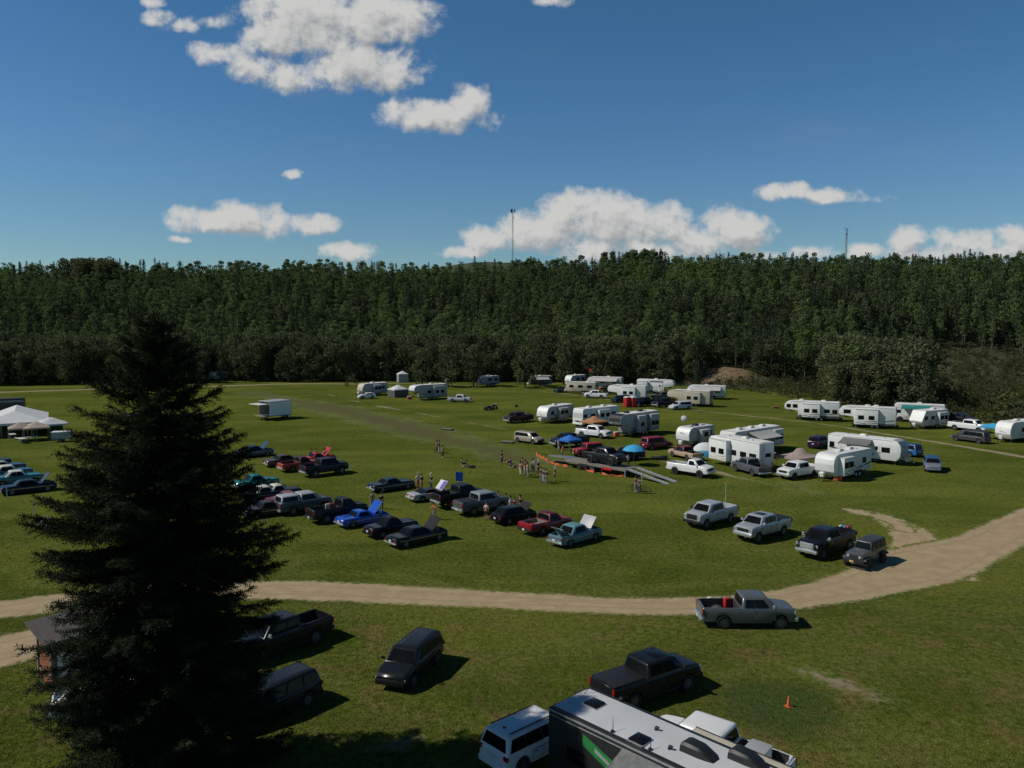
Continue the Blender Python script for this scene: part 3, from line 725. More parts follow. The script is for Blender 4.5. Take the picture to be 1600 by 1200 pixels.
# ------------------------------------------------------------------ the tall near spruce
def near_spruce(x0, y0, H, seed):
    r = random.Random(seed)
    root = empty('spruce_tree', (x0, y0, 0), 0, 'huge near-black spruce towering over the left foreground', 'tree')
    bm = newbm(); tube(bm, (0, 0, -.3), (.05, 0, H*.5), .34, .19, 12, False); tube(bm, (.05, 0, H*.5), (0, 0, H-.25), .19, .02, 10, False)
    wood_bm = bm; br = newbm()
    Rl = [(0, 4.1), (1.5, 4.2), (4, 4.2), (7, 4.3), (9.8, 4.4), (11.2, 4.3), (13, 3.7), (15.1, 2.95), (16.3, 2.35), (17.6, 1.7), (18.6, 1.1), (19.4, .6), (19.9, .3), (21, .1)]
    def Rad(z):
        z *= 19.9/H
        for a, b in zip(Rl[:-1], Rl[1:]):
            if z <= b[0]: return a[1]+(b[1]-a[1])*(z-a[0])/(b[0]-a[0])
        return .1
    NV = []; NF = []
    def needle_twig(p, d, L, wd):
        """a feathery twig: flat tapered blades set at three angles, with a toothed edge"""
        d = d.normalized(); side = d.cross(Vector((0, 0, 1)))
        if side.length < .1: side = Vector((1, 0, 0))
        side.normalize(); upv = side.cross(d)
        nseg = max(3, int(L/.085))
        for i in range(nseg):
            t = (i+.2)/nseg; c = p+d*(L*t)-Vector((0, 0, .10*L*t*t))
            wl = wd*1.6*(1-.5*t)*r.uniform(.8, 1.25)
            for sg in (-1, 1):
                a = r.uniform(-.75, .75); v1 = (side*sg*math.cos(a)+upv*math.sin(a))*wl+d*wl*.75
                b0 = len(NV); e = d*(.028)
                NV.extend([tuple(c-e), tuple(c+e), tuple(c+v1)]); NF.append((b0, b0+1, b0+2))
            if i % 2 == 0:
                v1 = upv*wl*.9*(1 if r.random() < .7 else -1)+d*wl*.8; b0 = len(NV)
                NV.extend([tuple(c-side*.02), tuple(c+side*.02), tuple(c+v1)]); NF.append((b0, b0+1, b0+2))
    z = .7
    ga = 0
    while z < H-.3:
        nb = 7 if z < H*.8 else 6
        if z > H-1.6: nb = 5
        for i in range(nb):
            a = ga+2*math.pi*i/nb+r.uniform(-.35, .35); zz = z+r.uniform(-.26, .26)
            big = noise.noise((math.cos(a)*1.1, math.sin(a)*1.1, z*.42+seed))+.6*noise.noise((math.cos(a)*3, math.sin(a)*3, z*1.1))
            L = Rad(zz)*(1+.36*big)*r.uniform(.80, 1.10)
            L = min(L, Rad(zz)*1.16)
            if L < .12: L = .12
            t0 = zz/H; rise = .20 if t0 > .8 else (.02 if t0 > .45 else -.12)
            n = max(3, int(L/.38)); pts = []
            for q in range(n+1):
                s = q/n; hgt = zz+L*(rise*s - .34*s*s*(1-.5*t0) + .30*s**3.2)
                aa = a+.10*math.sin(s*3+i)
                pts.append(Vector((math.cos(aa)*L*s, math.sin(aa)*L*s, hgt)))
            for q in range(n):
                tube(br, pts[q], pts[q+1], .045*(1-q/n)*(.4+.6*L/5)+.008, .045*(1-(q+1)/n)*(.4+.6*L/5)+.006, 4, False)
            # side twigs
            acc = 0; stepp = .10 if L > 1.2 else .075
            m = int(L/stepp)
            for q in range(m):
                s = (q+.5)/m
                if s < .12 and L > 2: continue
                f = s*n; i0 = min(n-1, int(f)); p = pts[i0].lerp(pts[i0+1], f-i0); dd = (pts[i0+1]-pts[i0]).normalized()
                sd = Vector((-dd.y, dd.x, 0))
                if sd.length < .05: sd = Vector((1, 0, 0))
                sd.normalize()
                tl = (.22+.62*min(1, L/3.5)*math.sin(math.pi*min(1, .12+s*.82))**.8)*r.uniform(.65, 1.2)
                for sg in (-1, 1):
                    if r.random() < .12: continue
                    v = dd*.75+sd*sg*r.uniform(.6, 1.0)+Vector((0, 0, r.uniform(-.55, .28)))
                    needle_twig(p, v, tl, .095)
                    if tl > .5 and r.random() < .8:
                        p2 = p+v.normalized()*tl*.45; needle_twig(p2, v+sd*-sg*.8+Vector((0, 0, -.3)), tl*.55, .085)
                if r.random() < .35: needle_twig(p, dd*.4+Vector((0, 0, -.9)), tl*.5, .08)
                if r.random() < .3: needle_twig(p, dd*.8+Vector((0, 0, .5)), tl*.35, .08)
            needle_twig(pts[-1]-(pts[-1]-pts[-2])*.3, pts[-1]-pts[-2]+Vector((0, 0, .06)), .38, .10)
        z += .25 if z < H*.85 else .18; ga += 2.4
    needle_twig(Vector((0, 0, H-.6)), Vector((0, 0, 1)), .7, .10)
    mkobj('trunk', fin(wood_bm, 'near_trunk', 60), DARKBARK, root)
    mkobj('branches', fin(br, 'near_branches', 60), DARKBARK, root)
    me = np_mesh('needles', NV, NF, False)
    mkobj('needles', me, crown_mat('near_spruce_needles', (.014, .020, .011), (.026, .036, .018), (.045, .055, .026), .08), root)
    print('near spruce faces', len(NF))
near_spruce(-13.5, 30.4, 19.25, 3)
# ------------------------------------------------------------------ vehicle building blocks
def interp(pts, x):
    if x <= pts[0][0]: return pts[0][1]
    for a, b in zip(pts[:-1], pts[1:]):
        if x <= b[0]: return a[1]+(b[1]-a[1])*(x-a[0])/max(1e-6, b[0]-a[0])
    return pts[-1][1]
def body_mesh(L, W, zb, top, axles, ra, zax, wells=(), taper=.09, tp=5, tumble=.06):
    """lower body lofted along x: real wheel arches, open wells (x0,x1,zfloor) for a bed, boot or engine bay"""
    bm = newbm(); X = set(np.round(np.linspace(-L/2+.08, L/2-.08, 15), 4))
    for x, _ in top: X.add(round(max(-L/2+.08, min(L/2-.08, x)), 4))
    arches = []
    for ax in axles:
        s0 = max(-.98, (zb-zax)/ra); th0 = math.asin(s0)
        dx = ra*math.cos(th0)
        X = {x for x in X if not (ax-dx-.03 < x < ax+dx+.03)}
        X.add(ax-dx-.012); X.add(ax+dx+.012)
        for i in range(11):
            th = th0+(math.pi-2*th0)*i/10; X.add(ax+ra*math.cos(th))
        arches.append((ax, dx))
    for a, b, zf in wells:
        for q in (a, b): X = {x for x in X if abs(x-q) > .02}; X.add(q-.008); X.add(q+.008)
    X = sorted(X)
    def zbot(x):
        for ax, dx in arches:
            if abs(x-ax) <= dx+.002: return zax+math.sqrt(max(0, ra*ra-(x-ax)**2)) if abs(x-ax) < ra else zb
        return zb
    def ring(x, sh=0):
        t = min(1, abs(x)/(L/2)); wt = W/2*(1-taper*t**tp); zt = interp(top, x); b = zbot(x)
        if sh: wt *= .965; zt -= .07; b += .10
        s = zt-.13; b = min(b, s-.06)
        wf = wt*.84; zi = zt+.015; cr = .03
        for a, c, zf in wells:
            if a < x < c: zi = zf; cr = 0; wf = wt*.84
        md = b+(s-b)*.45
        h = [(wt*.9, b), (wt*.985, b+.02), (wt, md), (wt*(1-tumble*.35), s), (wt*(1-tumble), zt-.035), (wt*.90, zt), (wf+.01, zt), (wf, zi)]
        return [(x, -y, z) for y, z in h[::-1]]+[(x, y, z) for y, z in h] if False else [(x, 0, b)]+[(x, y, z) for y, z in h]+[(x, 0, zi+cr)]+[(x, -y, z) for y, z in h[::-1]]
    rings = []
    r0 = ring(X[0], 1); rings.append([(-L/2, y, z) for _, y, z in r0])
    for x in X: rings.append(ring(x))
    r1 = ring(X[-1], 1); rings.append([(L/2, y, z) for _, y, z in r1])
    ring_loft(bm, rings)
    return fin(bm, 'body', 44)
def rrect(x0, x1, w, r, z):
    pts = []
    for cx, cy, a0 in ((x1-r, w-r, 0), (x0+r, w-r, 90), (x0+r, -w+r, 180), (x1-r, -w+r, 270)):
        for i in range(4):
            a = R(a0+30*i); pts.append((cx+r*math.cos(a), cy+r*math.sin(a), z))
    return pts
def cabin(b0, b1, wb, z0, t0, t1, wt, z1, panes, pillar=.05, top_round=.16, front=(.10, .90), rear=(.14, .86)):
    """greenhouse: returns roof mesh and list of glass parts. panes = side window (s0,s1) spans from rear to front"""
    bm = newbm(); dz = z1-z0
    f = 1-.08/dz
    lerp = lambda a, b, t: a+(b-a)*t
    rings = [rrect(b0, b1, wb, .07, z0-.05), rrect(lerp(b0, t0, f), lerp(b1, t1, f), lerp(wb, wt, f), .10, lerp(z0, z1, f)),
             rrect(t0+.05, t1-.05, wt-.05, .10, z1-.025), rrect(t0+top_round, t1-top_round, wt-top_round, .10, z1)]
    ring_loft(bm, rings)
    roof = fin(bm, 'cabin', 52); out = []
    def pt(x0, x1, s, y, t): return Vector((lerp(lerp(b0, t0, t), lerp(b1, t1, t), s), y*lerp(wb, wt, t), z0+dz*t))
    lo, hi = .08, .80
    if front:
        bm = newbm(); q = [pt(0, 0, 1, -(.88), lo+.04), pt(0, 0, 1, .88, lo+.04), pt(0, 0, 1, .80, hi+.02), pt(0, 0, 1, -.80, hi+.02)]
        panel(bm, q, .012); out.append(part('windshield', fin(bm, 'windshield', 0), 'glass'))
    if rear:
        bm = newbm(); q = [pt(0, 0, 0, .86, lo+.04), pt(0, 0, 0, -.86, lo+.04), pt(0, 0, 0, -.80, hi), pt(0, 0, 0, .80, hi)]
        panel(bm, q, .012); out.append(part('rear_window', fin(bm, 'rear_window', 0), 'glass'))
    def pil(bm):
        for sg in (1, -1):
            for (a, b) in zip(panes[:-1], panes[1:]):
                q = [pt(0, 0, b[0]-.004, sg, lo), pt(0, 0, a[1]+.004, sg, lo), pt(0, 0, a[1]+.004, sg, hi), pt(0, 0, b[0]-.004, sg, hi)]
                panel(bm, q if sg > 0 else q[::-1], .007)
    if len(panes) > 1: out.append(simple('window_pillar', 'matte', pil, smooth=0))
    for sg in (1, -1):
        for (s0, s1) in panes:
            bm = newbm(); q = [pt(0, 0, s1, sg, lo), pt(0, 0, s0, sg, lo), pt(0, 0, s0 + (.02 if s0 < .1 else 0), sg, hi), pt(0, 0, s1-(.02 if s1 > .9 else 0), sg, hi)]
            if sg < 0: q = q[::-1]
            panel(bm, q, .012); out.append(part('side_window', fin(bm, 'side_window', 0), 'glass'))
    return roof, out
WH = {}
def wheel_kit(r, w):
    k = (round(r, 3), round(w, 3))
    if k in WH: return WH[k]
    bm = newbm(); prof = [(.60*r, -w/2+.01), (.9*r, -w/2), (.985*r, -w*.38), (r, -w*.2), (r, w*.2), (.985*r, w*.38), (.9*r, w/2), (.60*r, w/2-.01)]
    N = 22; rings = []
    for i in range(N):
        a = 2*math.pi*i/N; rings.append([(p*math.cos(a), q, p*math.sin(a)) for p, q in prof])
    vr = [[bm.verts.new(p) for p in rg] for rg in rings]
    for i in range(N):
        A, B = vr[i], vr[(i+1) % N]
        for j in range(len(prof)): bm.faces.new((A[j], A[(j+1) % len(prof)], B[(j+1) % len(prof)], B[j]))
    ty = fin(bm, 'tyre', 40)
    bm = newbm(); rr_ = .60*r
    tube(bm, (0, -w*.36, 0), (0, w*.36, 0), rr_*.97, rr_*.97, 20)
    for sg in (-1, 1):
        tube(bm, (0, sg*w*.36, 0), (0, sg*w*.46, 0), rr_*.22, rr_*.18, 8)
        for i in range(6):
            a = 2*math.pi*i/6; c = (math.cos(a)*rr_*.55, sg*w*.40, math.sin(a)*rr_*.55)
            m = Matrix.Translation(c) @ Matrix.Rotation(-a, 4, 'Y'); box(bm, (0, 0, 0), (rr_*.8, w*.07, rr_*.2), M=m)
    rm = fin(bm, 'rim', 40)
    WH[k] = (ty, rm); return WH[k]
def wheels(axles, tr, r, w, rimrole='rim'):
    ty, rm = wheel_kit(r, w); out = []
    for ax in axles:
        for sg in (1, -1): out.append(part('wheel', ty, 'rubber', (ax, sg*tr, r), sub=[part('rim', rm, rimrole)]))
    return out
def simple(n, r, fn, l=None, sub=None, smooth=32):
    bm = newbm(); fn(bm); return part(n, fin(bm, n, smooth), r, l=l, sub=sub)
def boxp(n, r, c, s, bev=.02, l=None, rz=0, ry=0): return simple(n, r, lambda bm: box(bm, c, s, bev=bev, rz=rz, ry=ry), l)
def doors(spans, W, z0, z1, detail=True):
    """door skins standing a hair proud of the body over a dark seam"""
    out = []
    for (a, b) in spans:
        for sg in (1, -1):
            y = sg*(W/2+.002); c = ((a+b)/2, y, (z0+z1)/2)
            bm = newbm(); box(bm, c, (b-a-.03, .018, z1-z0-.03), bev=.006)
            hb = newbm(); box(hb, (a+.16, sg*(W/2+.022), z1-.10), (.17, .03, .035), bev=.01)
            sm = newbm(); box(sm, c, (b-a+.012, .008, z1-z0+.012))
            out.append(part('door', fin(bm, 'door', 30), 'paint', sub=[part('handle', fin(hb, 'handle', 30), 'trim'), part('door_seal', fin(sm, 'door_seal', 0), 'trim')]))
    return out
KITS = {}
def cached(f):
    def g(**kw):
        key = (f.__name__, repr(sorted(kw.items())))
        if key not in KITS: KITS[key] = f(**kw)
        return KITS[key]
    return g
@cached
def pickup_kit(L=5.9, W=2.0, H=1.92, cab='crew', bed='open', lift=0.0, chrome=True, black_front=False, rim='rim', flare=False, tail_open=False, cap=None, old=False, big=False, hood_up=False, sunroof=False, detail=False, bars=False):
    r = .42+lift*.25; zb = .44+lift; belt = 1.29+lift; roof = H+.05+lift; hood = 1.30+lift
    if big: hood += .06; belt += .04; roof += .06
    if old: hood = 1.13+lift; belt = 1.10+lift; roof = 1.74+lift; r = .37
    fa, ra_ = L/2-.98, -L/2+1.28
    cl = {'crew': 2.3, 'ext': 1.95, 'reg': 1.35}[cab]
    c1 = L/2-1.30; c0 = c1-cl-.15
    top = [(-L/2, belt+.02), (c0-.02, belt+.02), (c0, belt), (c1-.1, belt), (c1+.12, hood), (L/2-.55, hood-.05), (L/2-.25, hood-.10), (L/2-.08, hood-.17), (L/2, hood-.28)]
    wells = [(-L/2+.10, c0-.05, .72+lift)]
    if hood_up: wells.append((c1+.2, L/2-.2, .75+lift))
    k = [part('body', body_mesh(L, W, zb, top, (fa, ra_), r+.075, r, wells), 'paint')]
    if cab == 'crew': panes = [(.07, .41), (.46, .79)]
    elif cab == 'ext': panes = [(.08, .36), (.42, .78)]
    else: panes = [(.16, .76)]
    rf, gl = cabin(c0+.03, c1+.16, W/2-.05, belt-.01, c0+.14, c1-.50, W/2-.21, roof, panes, top_round=.22)
    k.append(part('cab_roof', rf, 'roof')); k += gl
    if sunroof: k.append(boxp('sunroof', 'glass', (c0+1.25, 0, roof+.004), (.75, 1.0, .02), .005))
    # bed
    if bed in ('open', 'loaded'):
        k.append(simple('bed_liner', 'bed', lambda bm: (box(bm, ((-L/2+.10+c0-.05)/2, 0, .75+lift), (c0-.05+L/2-.14, W*.80, .04)), [box(bm, ((-L/2+c0)/2, s*W*.405, (.74+belt+lift)/2), (c0+L/2-.22, .03, belt-.74-lift+.01)) for s in (1, -1)], box(bm, (c0-.075, 0, (.74+belt+lift)/2), (.03, W*.8, belt-.76-lift)))))
    if bed == 'tonneau':
        k.append(simple('tonneau_cover', 'trim', lambda bm: (box(bm, ((-L/2+c0)/2+.02, 0, belt+.045), (c0+L/2-.12, W*.86, .05), bev=.015), [box(bm, (-L/2+.1+(c0+L/2-.1)*q, 0, belt+.073), (.03, W*.84, .012)) for q in (.33, .66)])))
    if bed == 'canopy':
        cr, cg = cabin(-L/2+.06, c0-.02, W/2-.10, belt, -L/2+.22, c0-.05, W/2-.22, roof-.04, [(.1, .9)], front=None)
        k.append(part('canopy', cr, 'canopy')); k += cg
    if bed == 'rack':
        k.append(simple('bed_rack', 'trim', lambda bm: ([tube(bm, (x, s*W*.42, belt), (x, s*W*.36, roof-.15), .04) for x in (-L/2+.4, c0-.3) for s in (1, -1)], [tube(bm, (-L/2+.4, s*W*.36, roof-.15), (c0-.3, s*W*.36, roof-.15), .035) for s in (1, -1)], [tube(bm, (x, -W*.36, roof-.15), (x, W*.36, roof-.15), .03) for x in (-L/2+.4, c0-.3)])))
    k.append(boxp('tailgate', 'paint', (-L/2-.01, 0, (zb+.22+belt)/2), (.05, W*.80, belt-zb-.26), .02))
    fr = 'trim' if black_front else ('chrome' if chrome else 'paint')
    k.append(boxp('front_bumper', fr, (L/2+.02, 0, zb+.14), (.24, W*.93, .26), .06))
    k.append(boxp('rear_bumper', 'chrome' if chrome else 'trim', (-L/2-.06, 0, zb+.12), (.20, W*.90, .20), .04))
    gr_h = .46 if big else .30
    k.append(simple('grille', 'chrome' if (big and chrome and not black_front) else 'trim', lambda bm: (box(bm, (L/2-.03, 0, hood-.36), (.10, W*.58, gr_h), bev=.03), [box(bm, (L/2+.025, 0, hood-.36+q*.09), (.03, W*.5, .03)) for q in (-1, 0, 1)])))
    for s in (1, -1):
        k.append(boxp('headlight', 'lamp', (L/2-.06, s*W*.385, hood-.33), (.12, .30, .24), .04))
        k.append(boxp('taillight', 'redlamp', (-L/2+.0, s*W*.445, belt-.22), (.08, .13, .36), .02))
        k.append(simple('mirror', 'mirror', lambda bm: (box(bm, (c1-.15, s*(W/2+.14), belt+.16), (.12, .20, .26 if big else .2), bev=.03), tube(bm, (c1-.12, s*(W/2-.08), belt+.05), (c1-.15, s*(W/2+.1), belt+.12), .03))))
    k.append(boxp('licence_plate', 'plate', (-L/2-.17, 0, zb+.14), (.02, .32, .16), .004))
    if flare:
        def fl(bm):
            for ax in (fa, ra_):
                for s in (1, -1):
                    for i in range(10):
                        a0 = R(5+17*i); a1 = R(5+17*(i+1)); rr_ = r+.10
                        tube(bm, (ax+rr_*math.cos(a0), s*W/2, r+rr_*math.sin(a0)), (ax+rr_*math.cos(a1), s*W/2, r+rr_*math.sin(a1)), .05, .05, 6)
        k.append(simple('fender_flare', 'trim', fl))
    if detail:
        sp = [(c0+.18, c0+.18+.95), (c0+1.15, c1+.02)] if cab == 'crew' else [(c0+.75, c1+.02)]
        k += doors(sp, W, zb+.12, belt-.16)
        k.append(simple('running_board', 'trim', lambda bm: [box(bm, ((fa+ra_)/2, s*(W/2-.04), zb-.02), (fa-ra_-1.1, .20, .06), bev=.02) for s in (1, -1)]))
        k.append(simple('wiper', 'trim', lambda bm: [tube(bm, (c1+.10, s, belt+.05), (c1-.12, s+.42, belt+.22), .012, .012, 4) for s in (-.55, .05)]))
    if hood_up: k += hood_parts(c1+.22, L/2-.2, W*.78, hood+.02)
    k += wheels((fa, ra_), W/2-.14, r, .27+lift*.1, rim)
    k.append(boxp('underbody', 'underbody', (0, 0, zb-.06), (L-.9, W*.55, .2), .02))
    return k
def hood_parts(x0, x1, wd, z, ang=48, role_='hood'):
    """bonnet hinged at x0 and raised, engine bay beneath"""
    L = x1-x0; a = R(ang)
    def f(bm): box(bm, (0, 0, 0), (L, wd, .04), bev=.015, M=Matrix.Translation((x0, 0, z+.03)) @ Matrix.Rotation(-a, 4, 'Y') @ Matrix.Translation((L/2, 0, 0)))
    def u(bm):
        for q in (-.28, .28): box(bm, (0, 0, 0), (L*.72, wd*.28, .02), bev=.008, M=Matrix.Translation((x0, 0, z+.03)) @ Matrix.Rotation(-a, 4, 'Y') @ Matrix.Translation((L/2, q*wd, -.028)))
    return [simple('hood', role_, f), simple('hood_lining', 'lining', u),
            simple('engine', 'engine', lambda bm: (box(bm, ((x0+x1)/2, 0, z-.28), (L*.6, wd*.45, .3), bev=.06), tube(bm, ((x0+x1)/2, 0, z-.1), ((x0+x1)/2, 0, z-.02), .2, .2, 10)))]
@cached
def wagon_kit(L=4.8, W=1.9, H=1.76, kind='suv', rails=False, rim='rim', lift=0.0, detail=False, two_tone=False, chrome=False, spare=False, hood_len=1.1):
    r = .37+lift*.3; zb = .36+lift; belt = 1.08+lift; roof = H+lift; hood = 1.06+lift
    fa, ra_ = L/2-.92, -L/2+.92
    if kind == 'van': hood_len = .95; fs = .95
    else: fs = .62
    c1 = L/2-hood_len; c0 = -L/2+.04
    slope = .22 if kind in ('suv', 'box') else .42
    if kind == 'hatch': slope = .65; fs = .8
    top = [(-L/2, belt-.04), (-L/2+.3, belt), (c1-.1, belt), (c1+.1, hood), (L/2-.5, hood-.08), (L/2-.15, hood-.20), (L/2, hood-.32)]
    k = [part('body', body_mesh(L, W, zb, top, (fa, ra_), r+.065, r, (), taper=.13, tp=4), 'paint')]
    n = 3 if kind != 'hatch' else 2
    panes = [(.05, .28), (.315, .56), (.60, .82)] if n == 3 else [(.14, .46), (.50, .80)]
    rf, gl = cabin(c0, c1+.10, W/2-.06, belt-.01, c0+slope, c1-fs, W/2-.24, roof, panes, top_round=.3)
    k.append(part('cabin', rf, 'roof')); k += gl
    if rails: k.append(simple('roof_rail', 'trim', lambda bm: [tube(bm, (c0+slope+.2, s*(W/2-.36), roof+.05), (c1-fs-.25, s*(W/2-.36), roof+.05), .028) for s in (1, -1)]))
    if rails: k.append(simple('antenna_fin', 'trim', lambda bm: prism(bm, [(c0+.55, roof-.01), (c0+.80, roof-.01), (c0+.58, roof+.09)], -.02, .02)))
    bmr = 'chrome' if chrome else ('trim' if two_tone else 'paint')
    k.append(boxp('front_bumper', bmr, (L/2-.03, 0, zb+.12), (.24, W*.86, .28), .08))
    k.append(boxp('rear_bumper', bmr, (-L/2+.02, 0, zb+.12), (.24, W*.86, .28), .08))
    k.append(simple('grille', 'trim', lambda bm: (box(bm, (L/2-.04, 0, hood-.50), (.10, W*.50, .22), bev=.03), [box(bm, (L/2+.015, 0, hood-.50+q*.07), (.02, W*.44, .02)) for q in (-1, 0, 1)])))
    k.append(boxp('licence_plate', 'plate', (-L/2-.03, 0, belt-.30), (.03, .32, .16), .004))
    for s in (1, -1):
        k.append(boxp('headlight', 'lamp', (L/2-.12, s*W*.355, hood-.42), (.18, .34, .17), .05))
        k.append(boxp('taillight', 'redlamp', (-L/2+.05, s*W*.415, belt-.14), (.12, .26, .20), .04))
        k.append(simple('mirror', 'mirror', lambda bm: (box(bm, (c1-.15, s*(W/2+.10), belt+.10), (.10, .20, .15), bev=.04), tube(bm, (c1-.12, s*(W/2-.06), belt+.02), (c1-.15, s*(W/2+.06), belt+.08), .025))))
    if detail:
        k += doors([(-.95, .05), (.09, c1+.05)], W, zb+.14, belt-.16)
        k.append(simple('wiper', 'trim', lambda bm: [tube(bm, (c1+.12, s, belt+.03), (c1-.14, s+.42, belt+.17), .012, .012, 4) for s in (-.5, .05)]+[tube(bm, (c0-.01, -.05, belt+.12), (c0+.03, -.4, belt+.16), .012, .012, 4)]))
    if spare: k += [part('spare_wheel', wheel_kit(r, .24)[0], 'rubber', (-L/2-.14, 0, belt-.05), (0, 0, R(90)))]
    k += wheels((fa, ra_), W/2-.13, r, .24, rim)
    k.append(boxp('underbody', 'underbody', (0, 0, zb-.03), (L-.9, W*.6, .2), .02))
    return k
@cached
def jeep_kit(L=4.1, W=1.72, H=1.85, top='hard', lift=.10):
    r = .42; zb = .56+lift*.5; belt = 1.18+lift; roof = H+lift; fa, ra_ = L/2-.62, -L/2+.85; c1 = L/2-1.42; c0 = -L/2+.06
    tp = [(-L/2, belt), (c1, belt), (c1+.1, belt+.02), (L/2-.12, belt-.05), (L/2, belt-.07)]
    k = [part('body', body_mesh(L, W*.86, zb, tp, (), .4, .4, (), taper=.06, tp=3, tumble=.03), 'paint')]
    rf, gl = cabin(c0, c1+.05, W*.43-.02, belt-.01, c0+.08, c1-.12, W*.43-.12, roof, [(.04, .36), (.42, .66), (.70, .95)], top_round=.1)
    k.append(part('hard_top', rf, 'roof')); k += gl
    def fend(bm):
        for ax in (fa, ra_):
            for s in (1, -1):
                prism(bm, [(ax-.66, r+.30), (ax-.45, r+.52), (ax+.42, r+.52), (ax+.62, r+.36), (ax+.58, r+.33), (ax+.38, r+.46), (ax-.40, r+.46), (ax-.60, r+.27)], s*W*.40, s*(W/2+.06), .01)
    k.append(simple('fender', 'trim', fend))
    k.append(simple('grille', 'paint', lambda bm: box(bm, (L/2+.01, 0, belt-.30), (.05, W*.62, .42), bev=.02)))
    k.append(simple('grille_slot', 'trim', lambda bm: [box(bm, (L/2+.04, (q-3)*.10, belt-.30), (.02, .05, .32)) for q in range(7)]))
    for s in (1, -1):
        k.append(simple('headlight', 'lamp', lambda bm: tube(bm, (L/2+.02, s*W*.26, belt-.26), (L/2+.08, s*W*.26, belt-.26), .10, .09, 12)))
        k.append(boxp('taillight', 'redlamp', (-L/2-.02, s*W*.38, belt-.28), (.06, .12, .2), .02))
        k.append(boxp('mirror', 'trim', (c1-.05, s*(W/2+.08), belt+.14), (.08, .2, .18), .03))
    k.append(boxp('front_bumper', 'trim', (L/2+.14, 0, zb+.02), (.18, W*.95, .18), .03))
    k.append(boxp('rear_bumper', 'trim', (-L/2-.08, 0, zb+.02), (.16, W*.95, .16), .03))
    k.append(boxp('licence_plate', 'amberplate', (L/2+.25, -.1, zb+.05), (.02, .32, .15), .004))
    k.append(part('spare_wheel', wheel_kit(r, .27)[0], 'rubber', (-L/2-.20, 0, belt-.10), (0, 0, R(90))))
    k += wheels((fa, ra_), W/2-.08, r, .30, 'darkrim')
    k.append(boxp('underbody', 'underbody', (0, 0, zb-.06), (L-.5, W*.5, .2), .02))
    return k
@cached
def sedan_kit(L=5.2, W=1.95, H=1.42, style='sixties', hood_up=False, boot_up=False, rim='rim', mural=False, chrome=True):
    r = .34; zb = .28; belt = .92; hl = 1.75; bl = 1.25
    if style == 'fifties': belt = 1.0; H = max(H, 1.6); hl = 1.65; bl = 1.2
    if style == 'sports': belt = .86; H = 1.22; hl = 1.6; bl = .75
    if style == 'rod': belt = .98; H = 1.5; hl = 1.3; bl = .35
    fa, ra_ = L/2-.92, -L/2+1.0
    c1 = L/2-hl; c0 = -L/2+bl
    top = [(-L/2, belt-.12), (-L/2+.15, belt-.02), (c0, belt+.01), (c1, belt+.02), (c1+.15, belt+.02), (L/2-.5, belt-.03), (L/2-.1, belt-.08), (L/2, belt-.14)]
    if style == 'sports': top = [(-L/2, belt-.06), (-L/2+.2, belt+.02), (c0, belt+.02), (c1, belt), (L/2-.8, belt-.10), (L/2-.1, belt-.28), (L/2, belt-.34)]
    wells = []
    if hood_up: wells.append((c1+.28, L/2-.18, .55))
    if boot_up: wells.append((-L/2+.16, c0-.12, .50))
    k = [part('body', body_mesh(L, W, zb, top, (fa, ra_), r+.06, r, wells, taper=.10 if style != 'fifties' else .16, tp=4 if style != 'fifties' else 3), 'paint')]
    rb, fb = {'sixties': (.55, .6), 'fifties': (.62, .6), 'sports': (1.15, .75), 'rod': (.5, .35)}[style]
    rf, gl = cabin(c0-.05, c1+.12, W/2-.11, belt-.01, c0+rb, c1-fb+.1, W/2-.32, H, [(.18, .48), (.52, .84)], top_round=.36 if style == 'fifties' else .22)
    k.append(part('cabin', rf, 'roof')); k += gl
    br = 'chrome' if chrome else 'paint'
    k.append(simple('front_bumper', br, lambda bm: box(bm, (L/2+.04, 0, zb+.18), (.16, W*.90, .15), bev=.05)))
    k.append(simple('rear_bumper', br, lambda bm: (box(bm, (-L/2-.04, 0, zb+.18), (.16, W*.90, .15), bev=.05), [box(bm, (-L/2-.05, s*W*.2, zb+.2), (.2, .09, .22), bev=.03) for s in (1, -1)] if style == 'fifties' else None)))
    k.append(boxp('grille', br, (L/2-.01, 0, belt-.36), (.08, W*.6, .18), .03))
    k.append(boxp('licence_plate', 'plate', (-L/2-.06 if style != 'sixties' else -L/2-.03, 0, zb+.36), (.03, .30, .15), .004))
    if style == 'sports': k.append(boxp('taillight', 'redlamp', (-L/2-.005, 0, belt-.16), (.06, W*.78, .10), .02))
    for s in (1, -1):
        k.append(simple('headlight', 'lamp', lambda bm: tube(bm, (L/2-.02, s*W*.38, belt-.30), (L/2+.05, s*W*.38, belt-.30), .11, .10, 12)))
        if style != 'sports': k.append(boxp('taillight', 'redlamp', (-L/2+.0, s*W*.38, belt-.26), (.08, .20, .12), .03))
        if style in ('sports', 'rod'): k.append(boxp('mirror', 'paint', (c1-.05, s*(W/2+.06), belt+.08), (.08, .14, .09), .03))
    if chrome: k.append(simple('side_moulding', 'chrome', lambda bm: [box(bm, (0, s*(W/2+.004), belt-.28), (L*.86, .012, .03)) for s in (1, -1)]))
    if hood_up: k += hood_parts(c1+.30, L/2-.16, W*.74, belt+.03, 50)
    if mural:
        x0 = c1+.30; Lh = L/2-.16-x0
        k.append(simple('hood_mural', 'mural', lambda bm: box(bm, (0, 0, 0), (Lh*.9, W*.34, .012), M=Matrix.Translation((x0, 0, belt+.06)) @ Matrix.Rotation(-R(50), 4, 'Y') @ Matrix.Translation((Lh/2, -W*.18, .026)))))
